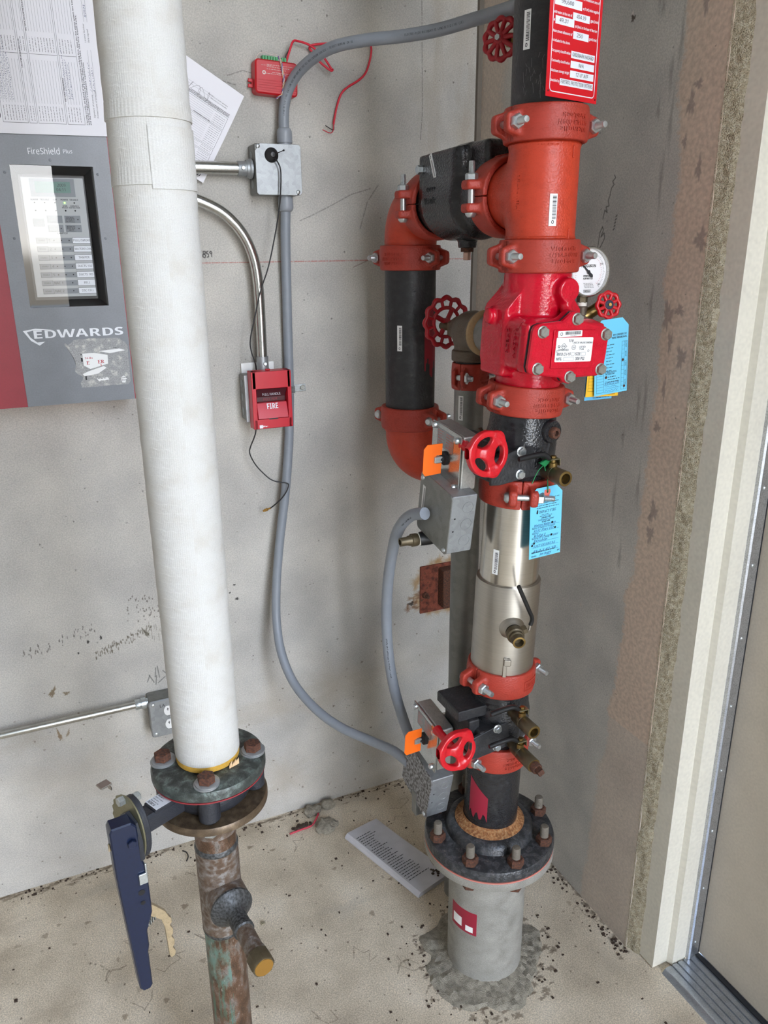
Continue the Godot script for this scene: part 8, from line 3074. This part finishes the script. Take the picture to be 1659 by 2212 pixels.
	mb.text("Joe Doggy", W * 0.32, 0.0035, 0.0045, z, {"font": T.serif, "slant": 0.4, "w": 0.026})
	put(mb, "handwriting", M.ink_blue, t)
	for s in [[0.52, 0.0095], [0.70, 0.0690], [0.80, 0.0800], [0.69, 0.0925], [0.14, 0.1025], [0.08, 0.1065]]:
		mb = mb_at(fx)
		mb.disc(W * s[0], H - s[1], 0.0021, 0.0012, 12)
		put(mb, "punched_hole", M.panel_black, t)
	# green tie
	t = thing("cable_tie", "green plastic seal tie holding the blue tag on the brass ball valve", "tie", V(-0.285, 1.16, 0.745))
	var e := fx * V(W * 0.52, H - 0.0095, 0.002)
	var knot := V(-0.2905, 1.1930, 0.7480)
	mb = mb_at()
	mb.tube(curve([knot, (knot + e) * 0.5 + V(0.0015, 0, 0.002), e], 5), 0.0011, 6)
	mb.tube(curve([knot, knot + V(-0.014, -0.009, 0.003), knot + V(-0.026, -0.030, 0.004)], 5), 0.0010, 6)
	put(mb, "strap", M.green_tie, t)
	mb = mb_at(Transform3D(Basis(V(0, 0, 1), 0.3), knot + V(0.002, 0.004, 0)))
	mb.prism(PackedVector2Array([Vector2(-0.012, 0.004), Vector2(0.002, 0.005), Vector2(0.014, 0.003), Vector2(0.004, -0.004), Vector2(-0.003, -0.007)]), -0.003, 0.003, 0.0008)
	put(mb, "seal", M.green_tie, t)


# ---- valve supervisory switches
func spoke_wheel(mb: MB, R: float) -> void:
	# solid cast wheel with three oval windows, axis along local y, as a field
	var f := func(p: Vector3) -> float:
		var r := Vector2(p.x, p.z).length()
		var rim := dcyl(absf(r - (R - 0.0050)), p.y, 0.0054, 0.0070, 0.003)
		var d := smin(rim, dcyl(r, p.y - 0.0005, 0.0120, 0.0052, 0.003), 0.003)
		var a := atan2(p.x, p.z)
		for k in 3:
			var t := TAU * k / 3.0 + 0.35
			var u := Vector2(sin(t), cos(t))
			var l := clampf(Vector2(p.x, p.z).dot(u), 0.0, R - 0.004)
			var o := Vector2(p.x, p.z) - u * l
			d = smin(d, dcyl(o.length(), p.y, 0.0062 + 0.004 * l / R, 0.0048, 0.002), 0.008)
		return d
	mb.net(f, V(-R - 0.002, -0.009, -R - 0.002), V(R + 0.002, 0.009, R + 0.002), 0.0018)


func build_switches() -> void:
	var defs := [
		{"c": V(-0.3925, 1.1915, 0.6120), "rot": 6.0, "wheel": V(-0.4010, 1.2230, 0.7385), "R": 0.0395, "jb": V(-0.4120, 1.0880, 0.6180), "jrot": 10.0, "up": true},
		{"c": V(-0.4190, 0.5850, 0.5905), "rot": 6.0, "wheel": V(-0.4340, 0.6320, 0.7180), "R": 0.0410, "jb": V(-0.4120, 0.4530, 0.5530), "jrot": 14.0, "up": false},
	]
	for d in defs:
		var up: bool = d.up
		var wh := "upper" if up else "lower"
		var mb: MB
		var fx := Transform3D(Basis(V(1, 0, 0), deg_to_rad(d.rot)), d.c)
		var t := thing("valve_switch", "cast metal supervisory switch with an orange flag and red wheel on the %s black valve" % wh, "switch", d.c - V(0, 0.053, 0))
		mb = mb_at(fx)
		mb.box(V(0.002, 0, 0), V(0.036, 0.106, 0.106), 0.005)
		put(mb, "case", M.switch_case, t)
		mb = mb_at(fx)
		mb.box(V(-0.0185, 0, 0), V(0.0030, 0.108, 0.108), 0.0006)
		var pl := put(mb, "cover_plate", M.switch_plate, t, "shiny steel cover plate")
		# face axes: x to the right seen from the left (+z), y up
		var lf := fx * face(V(-0.0201, 0, 0), V(-1, 0, 0))
		for q in [[-0.043, 0.047], [0.041, 0.042], [-0.045, -0.042], [0.040, -0.046]]:
			mb = mb_at(along(lf * V(q[0], q[1], 0), -fx.basis.x))
			mb.lathe([Vector2(0.0062, 0), Vector2(0.0062, 0.003), Vector2(0.0045, 0.006), Vector2(0, 0.0068)], 14)
			put(mb, "screw", M.zinc, pl)
		mb = mb_at(lf)
		mb.rect(-0.034, 0.012, 0.028, 0.046, 0.0002)
		var rl := put(mb, "rating_label", M.galvanized, pl, "etched rating label")
		mb = mb_at(lf)
		for k in 6:
			mb.words(-0.031, 0.041 - k * 0.005, 0.022 - (k % 3) * 0.004, 0.0022, 0.0004, rng_of(40 + k))
			mb.words(0.000, 0.041 - k * 0.005, 0.024 - (k % 2) * 0.006, 0.0022, 0.0004, rng_of(50 + k))
		put(mb, "print", M.tag_patch, rl)
		# orange position flag standing out from the plate
		mb = mb_at(fx)
		mb.prism(PackedVector2Array([Vector2(-0.0285, 0.026), Vector2(-0.0285, 0.004), Vector2(-0.0400, 0.004), Vector2(-0.0400, -0.012), Vector2(-0.0285, -0.012), Vector2(-0.0285, -0.0320), Vector2(-0.0610, -0.0340), Vector2(-0.0660, -0.0270), Vector2(-0.0660, 0.0180), Vector2(-0.0590, 0.0260)]), 0.0020, 0.0034, 0.0002)
		put(mb, "flag", M.orange_flag, t, "bright orange position flag")
		mb = mb_at(along(lf * V(0.0005, -0.004, 0), -fx.basis.x))
		mb.lathe([Vector2(0, 0), Vector2(0.013, 0.0), Vector2(0.013, 0.004), Vector2(0.0065, 0.005), Vector2(0.0065, 0.012), Vector2(0, 0.012)], 20)
		put(mb, "flag_bush", M.rubber, t)
		mb = mb_at(lf * Transform3D(Basis.IDENTITY, V(0.002, -0.004, 0.0165)))
		mb.box(V(0, 0, 0), V(0.009, 0.012, 0.016), 0.001)
		put(mb, "flag_clamp", M.zinc, t)
		# shaft and wheel
		var w: Vector3 = d.wheel
		mb = mb_at(along(V(w.x - 0.002, w.y - 0.001, d.c.z + 0.050), V(0.0, 0, 1)))
		mb.lathe([Vector2(0.0105, 0), Vector2(0.0100, 0.006), Vector2(0.0082, 0.012), Vector2(0.0082, w.z - d.c.z - 0.050)], 22)
		put(mb, "wheel_shaft", M.red_wheel, t)
		mb = mb_at(along(w, V(0.06, 0.06, 1)))
		spoke_wheel(mb, d.R)
		put(mb, "handwheel", M.red_wheel, t, "red cast handwheel with three openings")
		# coupling shaft to the valve
		mb = mb_at(along(fx * V(0.018, 0.020, -0.010), V(1, 0, 0)))
		mb.cyl(0.0155, 0.0, 0.042, 24, 0.001)
		put(mb, "drive_shaft", M.emt, t)
		mb = mb_at(along(fx * V(0.052, 0.020, -0.010), V(1, 0, 0)))
		mb.hex(0.0230, 0.0, 0.010, 0.0015)
		put(mb, "shaft_nut", M.bronze_valve, t)
		# junction box under it
		var jx := Transform3D(Basis(V(1, 0, 0), deg_to_rad(d.jrot)), d.jb)
		var j := thing("junction_box", "square steel junction box with knockouts hung under the %s valve switch" % wh, "junction box", d.jb - V(0, 0.06, 0))
		mb = mb_at(jx)
		mb.box(V(0.002, 0, 0), V(0.052, 0.118, 0.118), 0.0025)
		put(mb, "box", M.galvanized, j)
		var cf := jx * face(V(-0.0240, 0, 0), V(-1, 0, 0))
		mb = mb_at(cf)
		mb.prism(rrect(0.122, 0.122, 0.010), 0.0, 0.0024, 0.0005)
		put(mb, "cover", M.galvanized_dull if up else M.steel_grime, j, "flat grey cover plate" if up else "stained and corroded cover plate")
		for q in [[-0.052, 0.048], [0.052, -0.052]]:
			mb = mb_at(along(cf * V(q[0], q[1], 0.0024), -jx.basis.x))
			mb.lathe([Vector2(0.0050, 0), Vector2(0.0046, 0.0015), Vector2(0.003, 0.003), Vector2(0, 0.0032)], 12)
			put(mb, "screw", M.zinc, j)
		if up:
			mb = mb_at(cf * Transform3D(Basis.IDENTITY, V(-0.043, 0.006, 0)))
			mb.rect(-0.0055, -0.029, 0.0055, 0.029, 0.0027)
			var bl := put(mb, "bar_code_label", M.sticker_white, j)
			mb = mb_at(cf * Transform3D(Basis.IDENTITY, V(-0.043, 0.006, 0)))
			for k in 18:
				mb.rect(-0.001, -0.018 + k * 0.0024, 0.0042, -0.0168 + k * 0.0024, 0.0030)
			mb.disc(0.0, -0.0235, 0.003, 0.0030, 12, 0.0018)
			put(mb, "bars", M.ink, bl)
		# knockouts on the side towards the camera
		var kf := jx * face(V(0.002, 0, 0.0591), V(0, 0, 1))
		for k in 3:
			mb = mb_at(kf * Transform3D(Basis(V(1, 0, 0), PI / 2), V(0.008, 0.034 - k * 0.034, 0)))
			mb.lathe([Vector2(0.0, 0.0002), Vector2(0.0100, 0.0002), Vector2(0.0104, 0.0009), Vector2(0.0112, 0.0009), Vector2(0.0116, 0.0)], 28)
			put(mb, "knockout", M.galvanized, j)
		mb = mb_at(kf)
		for q in [[-0.017, 0.014], [-0.018, -0.012]]:
			mb.disc(q[0], q[1], 0.0018, 0.0003, 12)
		put(mb, "screw_hole", M.panel_black, j)
		if up:
			# capped brass nipple on a grey elbow
			mb = mb_at()
			mb.tube(curve([V(-0.402, 1.034, 0.578), V(-0.418, 1.022, 0.572), V(-0.440, 1.0175, 0.5655)], 4), [0.015, 0.0155, 0.016, 0.016, 0.0155, 0.0150, 0.0145, 0.0140, 0.0135], 16)
			put(mb, "elbow", M.black_plastic, j)
			var pf := along(V(-0.438, 1.0175, 0.5655), V(-1, -0.01, -0.02))
			mb = mb_at(pf)
			mb.lathe([Vector2(0.010, 0), Vector2(0.0122, 0.001), Vector2(0.0122, 0.006), Vector2(0.010, 0.007)], 20)
			put(mb, "thread_tape", M.teflon, j)
			mb = mb_at(pf)
			mb.lathe([Vector2(0.008, 0.005), Vector2(0.0118, 0.007), Vector2(0.0128, 0.010), Vector2(0.0128, 0.020), Vector2(0.0105, 0.021), Vector2(0.0100, 0.026), Vector2(0.0086, 0.030), Vector2(0.0086, 0.044), Vector2(0.0060, 0.0445), Vector2(0.0055, 0.034), Vector2(0, 0.034)], 18)
			put(mb, "brass_nipple", M.brass_dull, j)
		else:
			mb = mb_at()
			mb.box(V(-0.432, 0.386, 0.545), V(0.018, 0.060, 0.020), 0.002)
			put(mb, "lower_lug", M.galvanized_dull, j)
